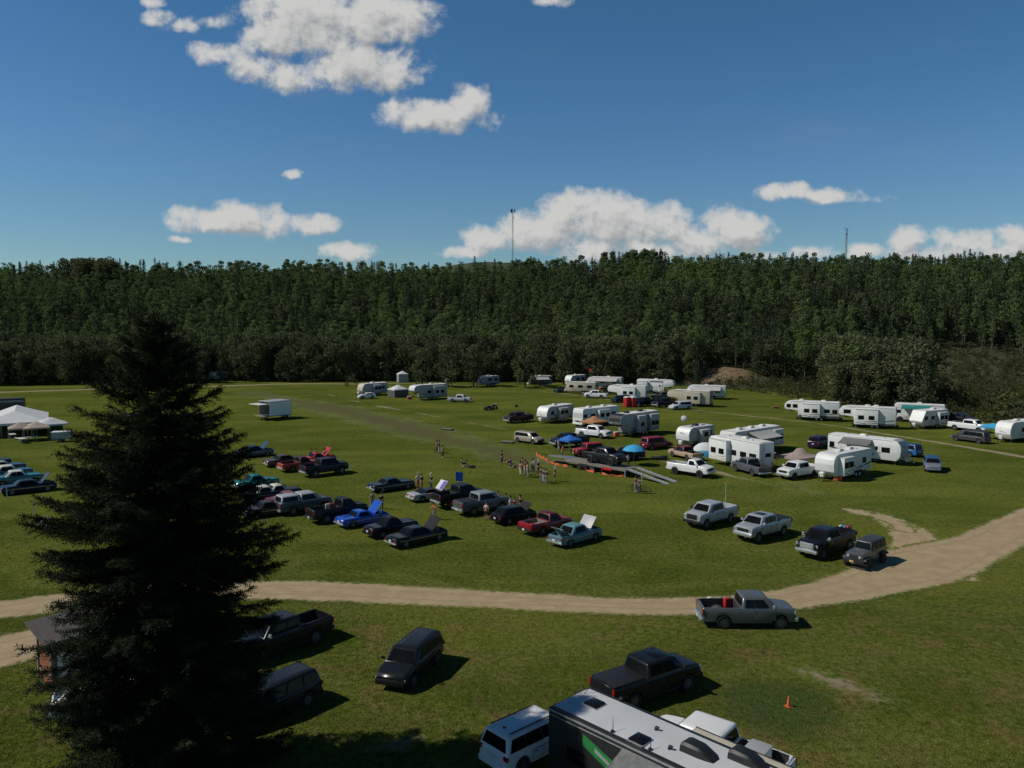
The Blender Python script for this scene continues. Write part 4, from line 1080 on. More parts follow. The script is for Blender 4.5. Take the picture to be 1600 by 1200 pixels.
    if boot_up:
        Lb = bl-.2; a = R(62)
        k.append(simple('boot_lid', 'paint', lambda bm: box(bm, (0, 0, 0), (Lb, W*.7, .05), bev=.02, M=Matrix.Translation((c0-.12, 0, belt+.03)) @ Matrix.Rotation(R(180)+a, 4, 'Y') @ Matrix.Translation((Lb/2, 0, 0)) if False else Matrix.Translation((c0-.12, 0, belt+.03)) @ Matrix.Rotation(a*.55, 4, 'Y') @ Matrix.Translation((-Lb/2, 0, 0)))))
    k += wheels((fa, ra_), W/2-.14, r, .22, rim)
    k.append(boxp('underbody', 'underbody', (0, 0, zb), (L-.8, W*.6, .2), .02))
    return k

# ------------------------------------------------------------------ recreational vehicles
@cached
def camper_kit(kind='travel', L=8.0, W=2.5, H=3.2, slides=(), awning=None, side_glass=((.2, 1), (.55, 1)), door=.62, graphics='dark', body='white', cap=None, acs=(.45,), vents=(.25, .7), skirt=None, detail=False, ladder=True, dark_low=False):
    """slides: (side, s0, s1) ; awning: (side, s0, s1, reach) ; s runs 0 at the rear to 1 at the front"""
    zf = .58; h2 = L/2
    P_ = {'travel': [(-h2, zf+.1), (-h2, H-.18), (-h2+.16, H), (h2-1.3, H), (h2-.7, H-.12), (h2-.25, H-.55), (h2, H-1.25), (h2, zf+.75), (h2-.35, zf)],
          'round': [(-h2, zf+.1), (-h2, H-.12), (-h2+.12, H), (h2-1.1, H), (h2-.5, H-.16), (h2-.12, H-.6), (h2, H-1.2), (h2-.12, zf+.55), (h2-.6, zf)],
          'slant': [(-h2, zf+.1), (-h2, H-.15), (-h2+.15, H), (h2-1.15, H), (h2-.95, H-.05), (h2-.1, zf+.95), (h2, zf+.85), (h2-.05, zf+.65), (h2-.5, zf)],
          'fifth': [(-h2, zf+.05), (-h2, H-.12), (-h2+.12, H), (h2-1.6, H), (h2-.5, H-.18), (h2-.08, H-.6), (h2, H-1.2), (h2-.22, H-1.65), (h2-2.3, H-1.72), (h2-2.5, H-1.9), (h2-2.55, zf)],
          'motor': [(-h2, .5), (-h2, H-.1), (-h2+.1, H), (h2-.5, H), (h2-.12, H-.18), (h2-.02, H-.7), (h2+.05, 1.35), (h2+.05, .6), (h2-.1, .45)],
          'box': [(-h2, zf), (-h2, H-.06), (-h2+.06, H), (h2-.7, H), (h2-.1, H-.3), (h2, H-.8), (h2, zf+.4), (h2-.3, zf)]}[kind]
    bm = newbm(); prism(bm, P_, -W/2, W/2, .045); k = [part('shell', fin(bm, 'shell', 28), 'shell')]
    X = lambda s: -h2+L*s
    # roof sheet: slightly crowned, proud of the shell
    xr1 = {'travel': h2-1.3, 'round': h2-1.1, 'slant': h2-1.15, 'fifth': h2-1.6, 'motor': h2-.5, 'box': h2-.7}[kind]
    k.append(simple('roof', 'roof', lambda bm: ring_loft(bm, [[(x, -W/2+.05, H-.01), (x, -W/4, H+.03), (x, W/4, H+.03), (x, W/2-.05, H-.01)] for x in (-h2+.14, xr1)], False, False, False)))
    # front cap
    if cap:
        def capf(bm):
            pts = [p for p in P_ if p[0] > xr1-.01]; off = .012
            ring_loft(bm, [[(x+off, y, z+off*.5) for x, z in pts[: -1 if kind != 'motor' else None]] for y in (-W/2+.06, W/2-.06)], False, False, False)
        k.append(simple('front_cap', cap, capf))
    if cap and kind != 'motor':
        def mark(bm):
            (xa, za), (xb, zb_) = [(x, z) for x, z in P_ if x > xr1+.3 and z > zf+.6][-2:]
            for y0, y1, t0, t1 in ((-.55, .10, .30, .52), (-.05, .55, .48, .62)):
                q = [(xa+(xb-xa)*t+.03, y, za+(zb_-za)*t) for y, t in ((y0, t0), (y1, t0+.06), (y1-.1, t1), (y0+.15, t1-.05))]
                panel(bm, q, .004, Vector((1, 0, .3)).normalized())
        k.append(simple('front_graphic', 'stripe', mark, smooth=0))
    def bag(bm):
        for sg in (1, -1):
            for s in (.08, .52, .70):
                if kind == 'fifth' and s > .6: continue
                if any(a-.05 < s < b+.05 for (sd, a, b) in slides if (sd == 'L') == (sg > 0)): continue
                for dx, dz, wx, wz in ((0, .2, .7, .012), (0, -.2, .7, .012), (.35, 0, .012, .4), (-.35, 0, .012, .4)):
                    box(bm, (-h2+L*s+dx, sg*(W/2+.006), zf+.32+dz), (wx, .012, wz))
    k.append(simple('baggage_door_seam', 'trim', bag, smooth=0))
    # end and corner trims
    k.append(simple('drip_rail', 'trimrail', lambda bm: [box(bm, ((-h2+xr1)/2, s*(W/2+.012), H-.10), (xr1+h2, .03, .05), bev=.008) for s in (1, -1)]))
    wz0, wz1 = zf+1.05, zf+1.62
    up = (H-1.2, H-.65) if kind == 'fifth' else None
    def win(x, y, z, wx, wz, sg): 
        fb = newbm(); box(fb, (x, y, z), (wx+.10, .04, wz+.10), bev=.02)
        pb = newbm(); box(pb, (x, y+sg*.012, z), (wx, .04, wz), bev=.01)
        return part('window', fin(fb, 'window', 30), 'frame', sub=[part('pane', fin(pb, 'pane', 30), 'glass')])
    spans = {1: [], -1: []}
    for sd, a, b in slides:
        sg = 1 if sd == 'L' else -1; spans[sg].append((a, b)); dp = .75; z0, z1 = zf+.12, H-.42
        bm = newbm(); xa, xb = X(a), X(b); box(bm, ((xa+xb)/2, sg*(W/2+dp/2-.02), (z0+z1)/2), (xb-xa, dp, z1-z0), bev=.03)
        xm = (xa+xb)/2; yy_ = sg*(W/2+dp-.02)
        subs = []
        for q in ((-.22, .24) if xb-xa > 2.2 else (0,)):
            pb = newbm(); box(pb, (xm+q*(xb-xa), yy_+sg*.012, zf+1.35), (.95, .03, .72), bev=.02); subs.append(part('window', fin(pb, 'window', 30), 'glass'))
        if graphics:
            gb = newbm()
            for (a_, b_, za, zb2) in ((-.48, -.05, .30, .12), (.0, .46, .10, .34), (-.46, .1, .62, .46)):
                q = [(xm+a_*(xb-xa), yy_+sg*.002, z0+za-.05), (xm+b_*(xb-xa), yy_+sg*.002, z0+zb2-.02), (xm+b_*(xb-xa), yy_+sg*.002, z0+zb2+.05), (xm+a_*(xb-xa), yy_+sg*.002, z0+za+.09)]
                panel(gb, q if sg > 0 else q[::-1], .004, Vector((0, sg, 0)))
            subs.append(part('graphic_stripe', fin(gb, 'graphic_stripe', 0), 'stripe'))
        tb = newbm(); box(tb, (xm, sg*(W/2+dp/2), z1+.03), (xb-xa+.08, dp+.08, .05), bev=.01); subs.append(part('topper', fin(tb, 'topper', 30), 'topper'))
        k.append(part('slide_out', fin(bm, 'slide_out', 30), 'shell', sub=subs))
    xlim = {'fifth': h2-2.6, 'motor': h2-1.2}.get(kind, h2-.9)
    for s, sc_ in side_glass:
        for sg in (1, -1):
            if any(a-.06 < s < b+.06 for a, b in spans[sg]): continue
            x = X(s)
            if sg < 0 and door is not None and abs(x-X(door)) < .85: continue
            z = (wz0+wz1)/2
            if kind == 'fifth' and x > h2-2.5: z = H-.95
            k.append(win(x, sg*(W/2+.004), z, 1.0*sc_, .60, sg))
    if door is not None:
        x = X(door); bm = newbm(); box(bm, (x, -(W/2+.012), zf+.98), (.70, .04, 1.86), bev=.03)
        hb = newbm(); box(hb, (x+.26, -(W/2+.045), zf+.95), (.06, .03, .16), bev=.01)
        wb_ = newbm(); box(wb_, (x, -(W/2+.03), zf+1.45), (.36, .03, .5), bev=.02)
        k.append(part('door', fin(bm, 'door', 30), 'doorrole', sub=[part('handle', fin(hb, 'handle', 30), 'trim'), part('door_window', fin(wb_, 'door_window', 30), 'glass')]))
        k.append(simple('step', 'trim', lambda b_: box(b_, (x, -(W/2+.16), zf-.16), (.62, .3, .05), bev=.01)))
    # graphics: swept bands standing 3 mm proud
    if graphics:
        def gf(bm):
            for sg in (1, -1):
                y = sg*(W/2+.004); lo = zf+.05
                def band(pts):
                    panel(bm, [(X(a), y, b) for a, b in (pts if sg > 0 else pts[::-1])], .003, Vector((0, sg, 0)))
                sp = spans[sg]
                def ok(a, b): return not any(a < q1 and b > q0 for q0, q1 in sp)
                segs = [(.02, .22, .9, .62), (.24, .42, .62, .42), (.44, .60, .78, .95), (.62, .74, .5, .8)]
                for a, b, za, zb_ in segs:
                    if ok(a, b): band([(a, lo+za-.10), (b, lo+zb_-.04), (b, lo+zb_+.06), (a, lo+za+.12)])
                if ok(.0, .3) and kind in ('fifth', 'travel'): band([(.01, lo+.02), (.34 if ok(.3, .34) else .28, lo+.02), (.30, lo+.20), (.01, lo+.34)])
        k.append(simple('graphic_stripe', 'stripe', gf, smooth=0))
    if dark_low:
        k.append(simple('lower_skirt', 'lowskirt', lambda bm: [box(bm, ((-h2+xlim)/2, s*(W/2+.006), zf+.22), (xlim+h2-.1, .02, .42)) for s in (1, -1)]))
    for s in acs:
        def acf(bm):
            x = X(s); ring_loft(bm, [rrect(x-.48, x+.48, .36, .08, H+.01), rrect(x-.46, x+.44, .35, .1, H+.18), rrect(x-.38, x+.30, .28, .12, H+.30)])
        k.append(simple('air_conditioner', 'ac', acf))
    for s in vents: k.append(simple('roof_vent', 'vent', lambda bm: (box(bm, (X(s), .25, H+.06), (.42, .42, .10), bev=.03))))
    if kind != 'motor' and ladder:
        k.append(simple('ladder', 'steel', lambda bm: ([tube(bm, (-h2-.07, y, zf+.5), (-h2-.07, y, H+.05), .018, .018, 5) for y in (.45, .82)], [tube(bm, (-h2-.07, .45, z), (-h2-.07, .82, z), .016, .016, 5) for z in np.arange(zf+.6, H, .32)])))
    k.append(win(-h2-.004, 0, zf+1.4, .02, .5, 1) if False else simple('rear_window', 'glass', lambda bm: box(bm, (-h2-.008, -.25, zf+1.55), (.03, .95, .5), bev=.01)))
    for s in (1, -1): k.append(boxp('taillight', 'redlamp', (-h2-.01, s*(W/2-.2), zf+.35), (.05, .2, .3), .02))
    if awning:
        sd, a, b, reach = awning; sg = 1 if sd == 'L' else -1; xa, xb = X(a), X(b)
        if reach < .3:
            k.append(simple('awning_roll', 'awning', lambda bm: tube(bm, (xa, sg*(W/2+.10), H-.32), (xb, sg*(W/2+.10), H-.32), .08, .08, 10)))
            arms = lambda bm: [tube(bm, (x, sg*(W/2+.06), H-.3), (x, sg*(W/2+.06), zf+.2), .022, .022, 5) for x in (xa+.03, xb-.03)]
        else:
            ze = H-.35-reach*.32; y1 = sg*(W/2+reach)
            def aw(bm):
                n = 6; rg = []
                for i in range(n+1):
                    t = i/n; y = sg*(W/2+.03)+(y1-sg*(W/2+.03))*t; z = (H-.22)+(ze-(H-.22))*t-.10*math.sin(math.pi*t)
                    rg.append((y, z))
                ring_loft(bm, [[(xa, y, z) for y, z in rg]+[(xa, y, z-.02) for y, z in rg[::-1]], [(xb, y, z) for y, z in rg]+[(xb, y, z-.02) for y, z in rg[::-1]]])
                tube(bm, (xa-.04, y1, ze-.02), (xb+.04, y1, ze-.02), .06, .06, 8)
            k.append(simple('awning', 'awning', aw))
            arms = lambda bm: [tube(bm, (x, sg*(W/2+.04), zf+.9), (x, y1, ze-.03), .025, .025, 5) for x in (xa-.02, xb+.02)]+[tube(bm, (x, sg*(W/2+.04), H-.35), (x, y1, ze-.03), .02, .02, 5) for x in (xa-.02, xb+.02)]
        k.append(simple('awning_arm', 'steel', arms))
    # running gear
    if kind == 'motor':
        fa, ra_ = h2-1.05, -h2+2.3
        k += wheels((fa, ra_), W/2-.18, .47, .28, 'chrome')
        k.append(simple('wheel_arch', 'underbody', lambda bm: [tube(bm, (ax, s*(W/2-.02), .47), (ax, s*(W/2+.006), .47), .56, .56, 20) for ax in (fa, ra_) for s in (1, -1)]))
        k.append(simple('windshield', 'windscreen', lambda bm: panel(bm, [(h2+.035, -W/2+.14, 1.55), (h2+.035, W/2-.14, 1.55), (h2-.005, W/2-.16, H-.78), (h2-.005, -W/2+.16, H-.78)], .02)))
        k.append(simple('grille', 'trim', lambda bm: box(bm, (h2+.06, 0, .98), (.04, 1.1, .26), bev=.01)))
        k.append(boxp('front_bumper', 'shell', (h2+.08, 0, .55), (.2, W*.96, .3), .06))
        for s in (1, -1):
            k.append(boxp('headlight', 'lamp', (h2+.05, s*.95, .95), (.06, .36, .2), .03))
            k.append(boxp('mirror', 'trim', (h2-.05, s*(W/2+.22), 2.0), (.1, .2, .4), .03))
            k.append(simple('side_window', 'glass', lambda bm: box(bm, (h2-.75, s*(W/2+.004), 1.95), (.8, .03, .6), bev=.02)))
    else:
        wr = .36; ax0 = -h2+L*.36
        k += wheels((ax0-.42, ax0+.42), W/2-.10, wr, .22, 'whiterim')
        k.append(simple('wheel_arch', 'underbody', lambda bm: [box(bm, (ax0, s*(W/2-.005), zf+.10), (1.75, .035, .34), bev=.01) for s in (1, -1)]))
        k.append(boxp('chassis', 'underbody', ((-h2+xlim)/2, 0, zf-.06), (L*.82, W*.7, .16), .01))
        if kind == 'fifth':
            k.append(simple('landing_leg', 'steel', lambda bm: [box(bm, (h2-2.85, s*.95, .4), (.1, .1, .8)) for s in (1, -1)]+[box(bm, (h2-2.85, s*.95, .04), (.28, .28, .05)) for s in (1, -1)]))
            k.append(simple('king_pin', 'trim', lambda bm: (box(bm, (h2-1.2, 0, H-1.86), (.9, .5, .3), bev=.04), tube(bm, (h2-1.1, 0, H-2.2), (h2-1.1, 0, H-1.9), .06))))
        else:
            k.append(simple('tongue', 'trim', lambda bm: ([tube(bm, (h2-.5, s*.75, zf-.05), (h2+1.15, s*.03, zf-.12), .05, .05, 5) for s in (1, -1)], tube(bm, (h2+1.0, 0, zf-.1), (h2+1.3, 0, zf-.1), .06), tube(bm, (h2+.95, 0, .04), (h2+.95, 0, zf+.3), .04))))
            k.append(simple('propane_tank', 'offwhite', lambda bm: ring_loft(bm, [rrect(h2+.12, h2+.62, .36, .15, zf-.02), rrect(h2+.12, h2+.62, .36, .15, zf+.42), rrect(h2+.2, h2+.54, .26, .12, zf+.54)])))
            k.append(simple('stabiliser', 'steel', lambda bm: [tube(bm, (x, s*.9, zf-.05), (x+.12, s*.9, .03), .03, .03, 5) for x in (-h2+.5, h2-.9) for s in (1, -1)]))
    return k

# ------------------------------------------------------------------ placing by where a thing stands on the ground
USED = []
def place(kit, name, label, cat, bb, L, W, H, head, pal, group=None, at=None):
    """bb = (u0, u1, v_bottom): slide the footprint until its outline spans u0..u1 and ends at v_bottom"""
    a = R(head); c, s = math.cos(a), math.sin(a)
    if at is not None: p = Vector((at[0], at[1], at[2] if len(at) > 2 else 0))
    else:
        u0, u1, vb = bb; p = G((u0+u1)/2, vb-6)
        for it in range(12):
            cor = [(p.x+c*dx*L/2-s*dy*W/2, p.y+s*dx*L/2+c*dy*W/2) for dx in (-1, 1) for dy in (-1, 1)]
            us = [proj((x, y, z))[0] for x, y in cor for z in (.3, H*.8)]
            vs = [proj((p.x+c*dx*L/2*.78-s*dy*W/2*.95, p.y+s*dx*L/2*.78+c*dy*W/2*.95, 0))[1] for dx in (-1, 1) for dy in (-1, 1)]
            cu, cv = proj(p)
            p = G(cu+((u0+u1)/2-(min(us)+max(us))/2), cv+(vb-max(vs)))
        wd = (max(us)-min(us))/(u1-u0)
        if abs(wd-1) > .12: print('WIDTH %.2f  %s' % (wd, label))
    root = empty(name, p, a, label, cat, group)
    assemble(kit, root, pal)
    return root
def carpal(c, roof=None, rough=.3, metal=0.0, mirror=None, **kw):
    pm = paint(c, rough, metal); d = dict(paint=pm, roof=paint(roof, .4) if roof else pm, mirror=pm if mirror is None else role(mirror), bed=role('bedliner'), canopy=pm, hood=pm, lining=role('trim'))
    for a, b in kw.items(): d[a] = role(b) if isinstance(b, str) else b
    return d
def rvpal(shell='white', roof='roofwhite', stripe='darkpanel', ac='offwhite', vent='offwhite', **kw):
    d = dict(shell=role(shell), roof=role(roof), stripe=role(stripe), ac=role(ac), vent=role(vent), trimrail=role('greypanel'), frame=role('trim'), topper=role('offwhite'), doorrole=role(shell), awning=role('awninglight'), lowskirt=role('darkpanel'), windscreen=role('glass'))
    for a, b in kw.items(): d[a] = role(b)
    return d
# ------------------------------------------------------------------ vehicles and campers of this field
BLACK=(.010,.011,.013); NAVY=(.012,.016,.032); SILVER=(.36,.38,.41); GREYM=(.10,.105,.11); WHITE=(.70,.71,.70); RED=(.30,.014,.018); MAROON=(.075,.010,.014)
SHOW='vintage and custom vehicles in the show rows'; PARK='pickups and cars parked at the field edge'; CAMPV='tow vehicles among the campers'; CAMP='campers pitched on the field'
PK=dict(L=5.9,W=2.0,H=1.92)
def pk(label, bb, head, c, pal=None, group=None, at=None, cat='pickup truck', name='pickup_truck', **kw):
    L=kw.get('L',5.9); kit=pickup_kit(**kw); return place(kit,name,label,cat,bb,L+.2,2.0,(1.95+kw.get('lift',0)),head,pal or carpal(c),group,at)
def wg(label, bb, head, c, pal=None, group=None, cat='SUV', name='suv', at=None, **kw):
    kit=wagon_kit(**kw); return place(kit,name,label,cat,bb,kw.get('L',4.8),kw.get('W',1.9),kw.get('H',1.76),head,pal or carpal(c),group,at)
def sd(label, bb, head, c, pal=None, group=SHOW, name='classic_car', cat='classic car', **kw):
    kit=sedan_kit(**kw); return place(kit,name,label,cat,bb,kw.get('L',5.2),kw.get('W',1.95),kw.get('H',1.42),head,pal or carpal(c),group)
def rv(label, bb, head, pal, name='travel_trailer', cat='camper trailer', at=None, group=CAMP, **kw):
    kit=camper_kit(**kw); H=kw.get('H',3.2); L=kw.get('L',8.0); return place(kit,name,label,cat,bb,L,2.5,H,head,pal,group,at)

# --- nearest
pk('grey extended-cab pickup with open bed parked beside the dirt road', (1094,1239,983), 0, None, carpal((.125,.135,.13), None, .3, .35, 'chrome', bed='bedliner'), PARK, cab='ext', detail=True, chrome=True, L=5.75, H=1.88)
wg('black SUV parked alone on the grass below the dirt road', (588,691,1079), 250, None, carpal((.012,.014,.016),None,.28), PARK, L=4.75, W=1.93, H=1.72, kind='suv', detail=True, rails=False)
pk('black crew-cab pickup with flat bed cover beside the long trailer', (932,1086,1116), 33, None, carpal((.010,.012,.014),None,.25,0,'trim'), PARK, cab='crew', bed='tonneau', sunroof=True, detail=True, chrome=False, lift=.06)
wg('white SUV with black roof rails at the end of the long trailer', (762,902,1216), 42, None, carpal(WHITE,None,.3), PARK, L=4.8, W=1.93, H=1.76, rails=True, detail=True)
pk('white pickup half hidden behind the long trailer, box in its bed', None, 141, None, carpal((.72,.72,.70),None,.3,bed='bedliner'), PARK, at=tuple(G(1118,1203).xy), cab='crew', detail=True, chrome=True, L=6.1, lift=.0, black_front=False)
pk('black crew-cab pickup nearest behind the tall spruce branches', (364,510,1042), 230, None, carpal(BLACK,None,.3,mirror='chrome'), PARK, cab='crew', chrome=False, lift=.05, detail=True)
wg('dark SUV almost hidden in the shade of the tall spruce', (344,498,1148), 232, None, carpal((.014,.016,.020),None,.3), PARK, L=4.8, H=1.7, detail=True)
wg('small white hatchback peeking out left of the spruce near the shed', (78,236,1134), 25, None, carpal(WHITE,None,.3), PARK, name='hatchback_car', cat='car', L=4.3, W=1.8, H=1.5, kind='hatch')
# --- four in the row by the spur
pk('silver crew-cab pickup with black grille, leftmost of the four', (1068,1154,828), 220, None, carpal((.42,.44,.47),None,.32,.2,'trim',bed='offwhite'), 'four vehicles parked near the dirt spur', cab='crew', black_front=True, lift=.12, detail=True, big=True, bars=True)
pk('silver lifted pickup with sunroof, second of the four by the spur', (1149,1235,850), 218, None, carpal((.40,.42,.44),None,.3,.3,'chrome'), 'four vehicles parked near the dirt spur', cab='crew', lift=.18, sunroof=True, detail=True, bed='tonneau')
pk('large black pickup with chrome grille and loaded bed', (1241,1341,876), 220, None, carpal((.011,.011,.016),None,.28,0,'chrome'), 'four vehicles parked near the dirt spur', cab='crew', lift=.12, big=True, detail=True, L=6.3)
place(jeep_kit(), 'off_road_car', 'dark grey boxy off-roader with hard top at the dirt spur', 'off-roader', (1317,1389,892), 4.3, 1.8, 1.9, 222, carpal((.075,.08,.085),(.05,.052,.055),.35), 'four vehicles parked near the dirt spur')
# --- show rows
sd('black sixties sedan with raised hood, nearest in the front show row', (602,699,858), 41, BLACK, carpal((.010,.012,.012),None,.22,hood='matte'), hood_up=True, style='sixties', L=5.3)
sd('black retro wagon-roofed car between the blue coupe and black sedan', (570,651,843), 40, (.012,.012,.016), carpal((.012,.012,.016),None,.25), style='fifties', H=1.62, L=4.7, chrome=False)
sd('bright blue muscle car with its hood raised', (525,606,827), 39, None, carpal((.012,.075,.42),None,.22,lining='blue_cloth'), hood_up=True, style='sixties', L=4.8, H=1.38)
pk('black lowered show pickup with yellow and red gear in its bed', (476,578,820), 38, None, carpal(BLACK,None,.35), SHOW, cab='reg', chrome=False, L=5.6, lift=.05)
pk('silver-roofed pickup with canopy at the left of the front show row', (430,517,807), 38, None, carpal((.05,.055,.065),(.34,.33,.34),.35,canopy=paint((.36,.36,.37),.35)), SHOW, cab='ext', bed='canopy', L=5.4)
sd('maroon classic coupe beside the silver-roofed pickup', (425,482,795), 38, None, carpal((.13,.012,.018),(.22,.06,.07),.25), style='sixties', L=4.9)
sd('black classic with cream roof beside the spruce branches', (386,440,788), 38, None, carpal(BLACK,(.60,.58,.45),.25), style='fifties', L=4.9, H=1.55)
sd('teal classic coupe showing its roof just right of the spruce', (376,424,768), 38, None, carpal((.01,.18,.16),None,.25), style='fifties', L=4.8, H=1.5)
sd('dark brown classic car with pale bonnet, lowest behind the spruce', (392,446,812), 38, None, carpal((.04,.028,.02),None,.3), style='sixties', L=4.9)
sd('cream-roofed classic car next to the maroon coupe', (410,458,785), 38, None, carpal((.02,.02,.025),(.62,.60,.48),.3), style='fifties', L=4.7, H=1.5)
sd('dark blue sixties coupe alone behind the front show row', (571,651,771), 37, None, carpal((.012,.026,.042),(.02,.05,.07),.25), style='sixties', L=5.1)
sd('low silver sports car with a red light strip across its tail', (637,706,786), 36, None, carpal((.36,.38,.38),(.03,.035,.04),.3,hood='white_cloth',lining='trim',mural='purple'), name='sports_car', cat='sports car', style='sports', H=1.22, L=4.8, chrome=False, hood_up=True, mural=True)
pk('black lifted pickup with chrome bumper and a flag on it', (672,762,797), 36, None, carpal(BLACK,None,.3), SHOW, cab='ext', lift=.22, flare=True, L=5.6)
pk('grey pickup with silver canopy frame and pale tailgate', (712,792,808), 36, None, carpal((.075,.08,.085),(.20,.24,.26),.3,canopy=paint((.45,.46,.46),.3)), SHOW, cab='crew', lift=.10, bed='tonneau', L=5.6)
sd('round-backed black hot rod with lifted hood', (768,836,822), 36, None, carpal((.009,.009,.010),None,.2,hood='matte'), name='hot_rod', style='rod', hood_up=True, L=4.2, H=1.52, chrome=False)
pk('red regular-cab sport pickup with open bed in the show row', (815,890,839), 38, None, carpal((.26,.012,.020),(.10,.008,.012),.25,bed='greywood'), SHOW, cab='reg', L=4.9, old=True, chrome=False)
sd('pale teal fifties sedan with hood and boot open', (857,939,857), 43, None, carpal((.085,.165,.185),(.11,.24,.27),.3,lining='greypanel',hood='greypanel'), style='fifties', hood_up=True, boot_up=True, L=5.1, H=1.62)
# second cluster, behind
sd('blue classic car with its hood up, farthest back beside the spruce', (364,431,717), 38, None, carpal((.025,.05,.10),None,.3), hood_up=True, style='fifties', L=4.9, H=1.5)
sd('brown long classic car at the left of the orange pickup', (416,474,731), 38, None, carpal((.085,.035,.018),None,.3,hood='bedliner'), style='sixties', L=5.3)
pk('orange-tailed old pickup between the brown classic and dark pickup', (437,497,739), 38, None, carpal((.34,.045,.025),(.06,.015,.012),.3), SHOW, cab='reg', old=True, L=5.0)
pk('dark navy pickup right of the orange pickup', (472,541,747), 38, None, carpal((.014,.013,.026),None,.3), SHOW, cab='crew', lift=.12, L=5.7)
sd('red coupe with raised hood behind the dark navy pickup', (478,514,727), 38, None, carpal((.42,.03,.02),None,.3), style='sixties', L=4.6, hood_up=True)
# far-left row
sd('navy classic car with raised hood, front of the far-left row', (0,88,775), 38, None, carpal((.010,.013,.026),None,.25,hood=paint((.03,.035,.06),.3)), hood_up=True, style='sixties', L=5.3)
sd('teal classic car with white roof, second in the far-left row', (-18,72,761), 38, None, carpal((.015,.15,.15),(.60,.60,.50),.25), style='fifties', L=5.1, H=1.55)
sd('blue-green classic car with white roof, third in the far-left row', (-30,54,752), 38, None, carpal((.01,.08,.10),(.60,.60,.52),.25), style='fifties', L=5.1, H=1.55)
sd('dark blue classic with pale hood, fourth in the far-left row', (-38,44,742), 38, None, carpal((.012,.04,.07),(.30,.34,.26),.25), style='sixties', L=5.0)
sd('white-roofed classic car at the back of the far-left row', (-60,22,735), 38, None, carpal((.012,.03,.05),(.55,.56,.46),.25), style='fifties', L=5.0, H=1.5)
# --- vehicles among the campers
wg('tan and grey SUV facing the crowd', (804,849,695), 318, None, carpal((.30,.25,.19),(.30,.26,.20),.35), CAMPV, L=4.9, two_tone=True, H=1.75)
pk('dark maroon pickup with a covered bed on the left of the campers', (786,834,662), 216, None, carpal((.045,.014,.018),None,.3), CAMPV, cab='crew', bed='tonneau', L=5.7)
pk('white crew-cab pickup in front of the motorhome', (899,956,686), 322, None, carpal(WHITE,None,.3), CAMPV, cab='crew', L=5.9)
pk('black off-road pickup beside the small blue canopy', (858,922,701), 207, None, carpal((.012,.014,.024),None,.35), CAMPV, cab='crew', lift=.15, L=5.9, bed='tonneau', flare=True)
wg('dark red SUV parked below the black-nosed fifth wheel', (999,1053,704), 30, None, carpal((.11,.010,.018),(.24,.02,.04),.25), CAMPV, L=5.0, H=1.85, hood_len=1.2)
place(jeep_kit(lift=.05), 'off_road_car', 'bright red off-roader behind the black pickup on the flatbed', 'off-roader', (893,944,716), 4.3, 1.8, 1.9, 205, carpal((.42,.012,.020),(.36,.012,.02),.3), CAMPV)
wg('black SUV behind the sky-blue umbrella', (957,1003,722), 205, None, carpal(BLACK,None,.3), CAMPV, L=4.7)
pk('two-tone maroon and tan pickup beside the dome tent', (1046,1098,721), 116, None, carpal((.40,.30,.20),(.13,.02,.025),.35), CAMPV, cab='ext', old=True, L=5.4)
pk('white regular-cab pickup with headache rack by the worn track', (1044,1114,748), 316, None, carpal((.72,.72,.69),None,.35,bed='greypanel'), CAMPV, cab='reg', lift=.12, L=5.7, black_front=False, rim='darkrim')
pk('charcoal pickup parked beside the big white fifth wheel', (1143,1205,746), 110, None, carpal((.075,.08,.09),None,.35), CAMPV, cab='ext', L=5.6)
pk('white crew-cab pickup nosing out from the tan canopy', (1211,1285,751), 212, None, carpal((.68,.70,.68),None,.3), CAMPV, cab='crew', L=5.8, lift=.05, rim='darkrim')
wg('dark purple minivan left of the awning trailer', (1262,1298,702), 48, None, carpal((.022,.016,.045),None,.3), CAMPV, name='minivan', cat='minivan', L=4.9, H=1.78, kind='van')
wg('bright blue SUV behind the awning trailer nose', (1386,1440,715), 122, None, carpal((.012,.14,.42),(.01,.06,.20),.3), CAMPV, L=4.6, H=1.8, two_tone=True)
wg('silver-blue compact SUV parked alone at the right', (1440,1474,739), 246, None, carpal((.17,.19,.23),(.03,.09,.17),.3), CAMPV, L=4.6, H=1.68)
pk('white crew-cab pickup at the right edge trees', (1484,1544,677), 302, None, carpal(WHITE,None,.3), CAMPV, cab='crew', L=6.3, lift=.12)
wg('charcoal long SUV below the white pickup at right', (1489,1545,694), 120, None, carpal((.055,.052,.055),(.04,.04,.042),.35), CAMPV, L=5.4, H=1.88)
# far cluster
wg('white compact car in front of the leftmost cream camper', (557,589,624), 205, None, carpal(WHITE,None,.3), CAMPV, name='small_car', cat='car', L=4.2, W=1.75, H=1.5, kind='hatch')
pk('pale grey pickup right of the white-nosed camper pair', (700,736,629), 348, None, carpal((.42,.46,.48),(.60,.60,.58),.35), CAMPV, cab='ext', old=True, L=5.4)
sd('dark car at the left end of the cream camper', (864,890,614), 218, None, carpal((.03,.05,.055),None,.3), name='parked_car', cat='car', style='fifties', chrome=False, L=4.5, H=1.5, group=CAMPV)
pk('white pickup in front of the cream camper', (914,949,623), 160, None, carpal(WHITE,None,.3), CAMPV, cab='crew', L=5.6)
wg('dark blue SUV left of the red portable toilets', (955,984,630), 215, None, carpal((.012,.018,.030),None,.3), CAMPV, L=4.7, H=1.7)
pk('black pickup right behind the red portable toilets', (988,1028,636), 215, None, carpal(BLACK,None,.3), CAMPV, cab='crew', L=5.7)
pk('black pickup between the portable toilets and the white SUV', (1018,1056,637), 215, None, carpal((.014,.015,.018),None,.3), CAMPV, cab='crew', L=5.7)
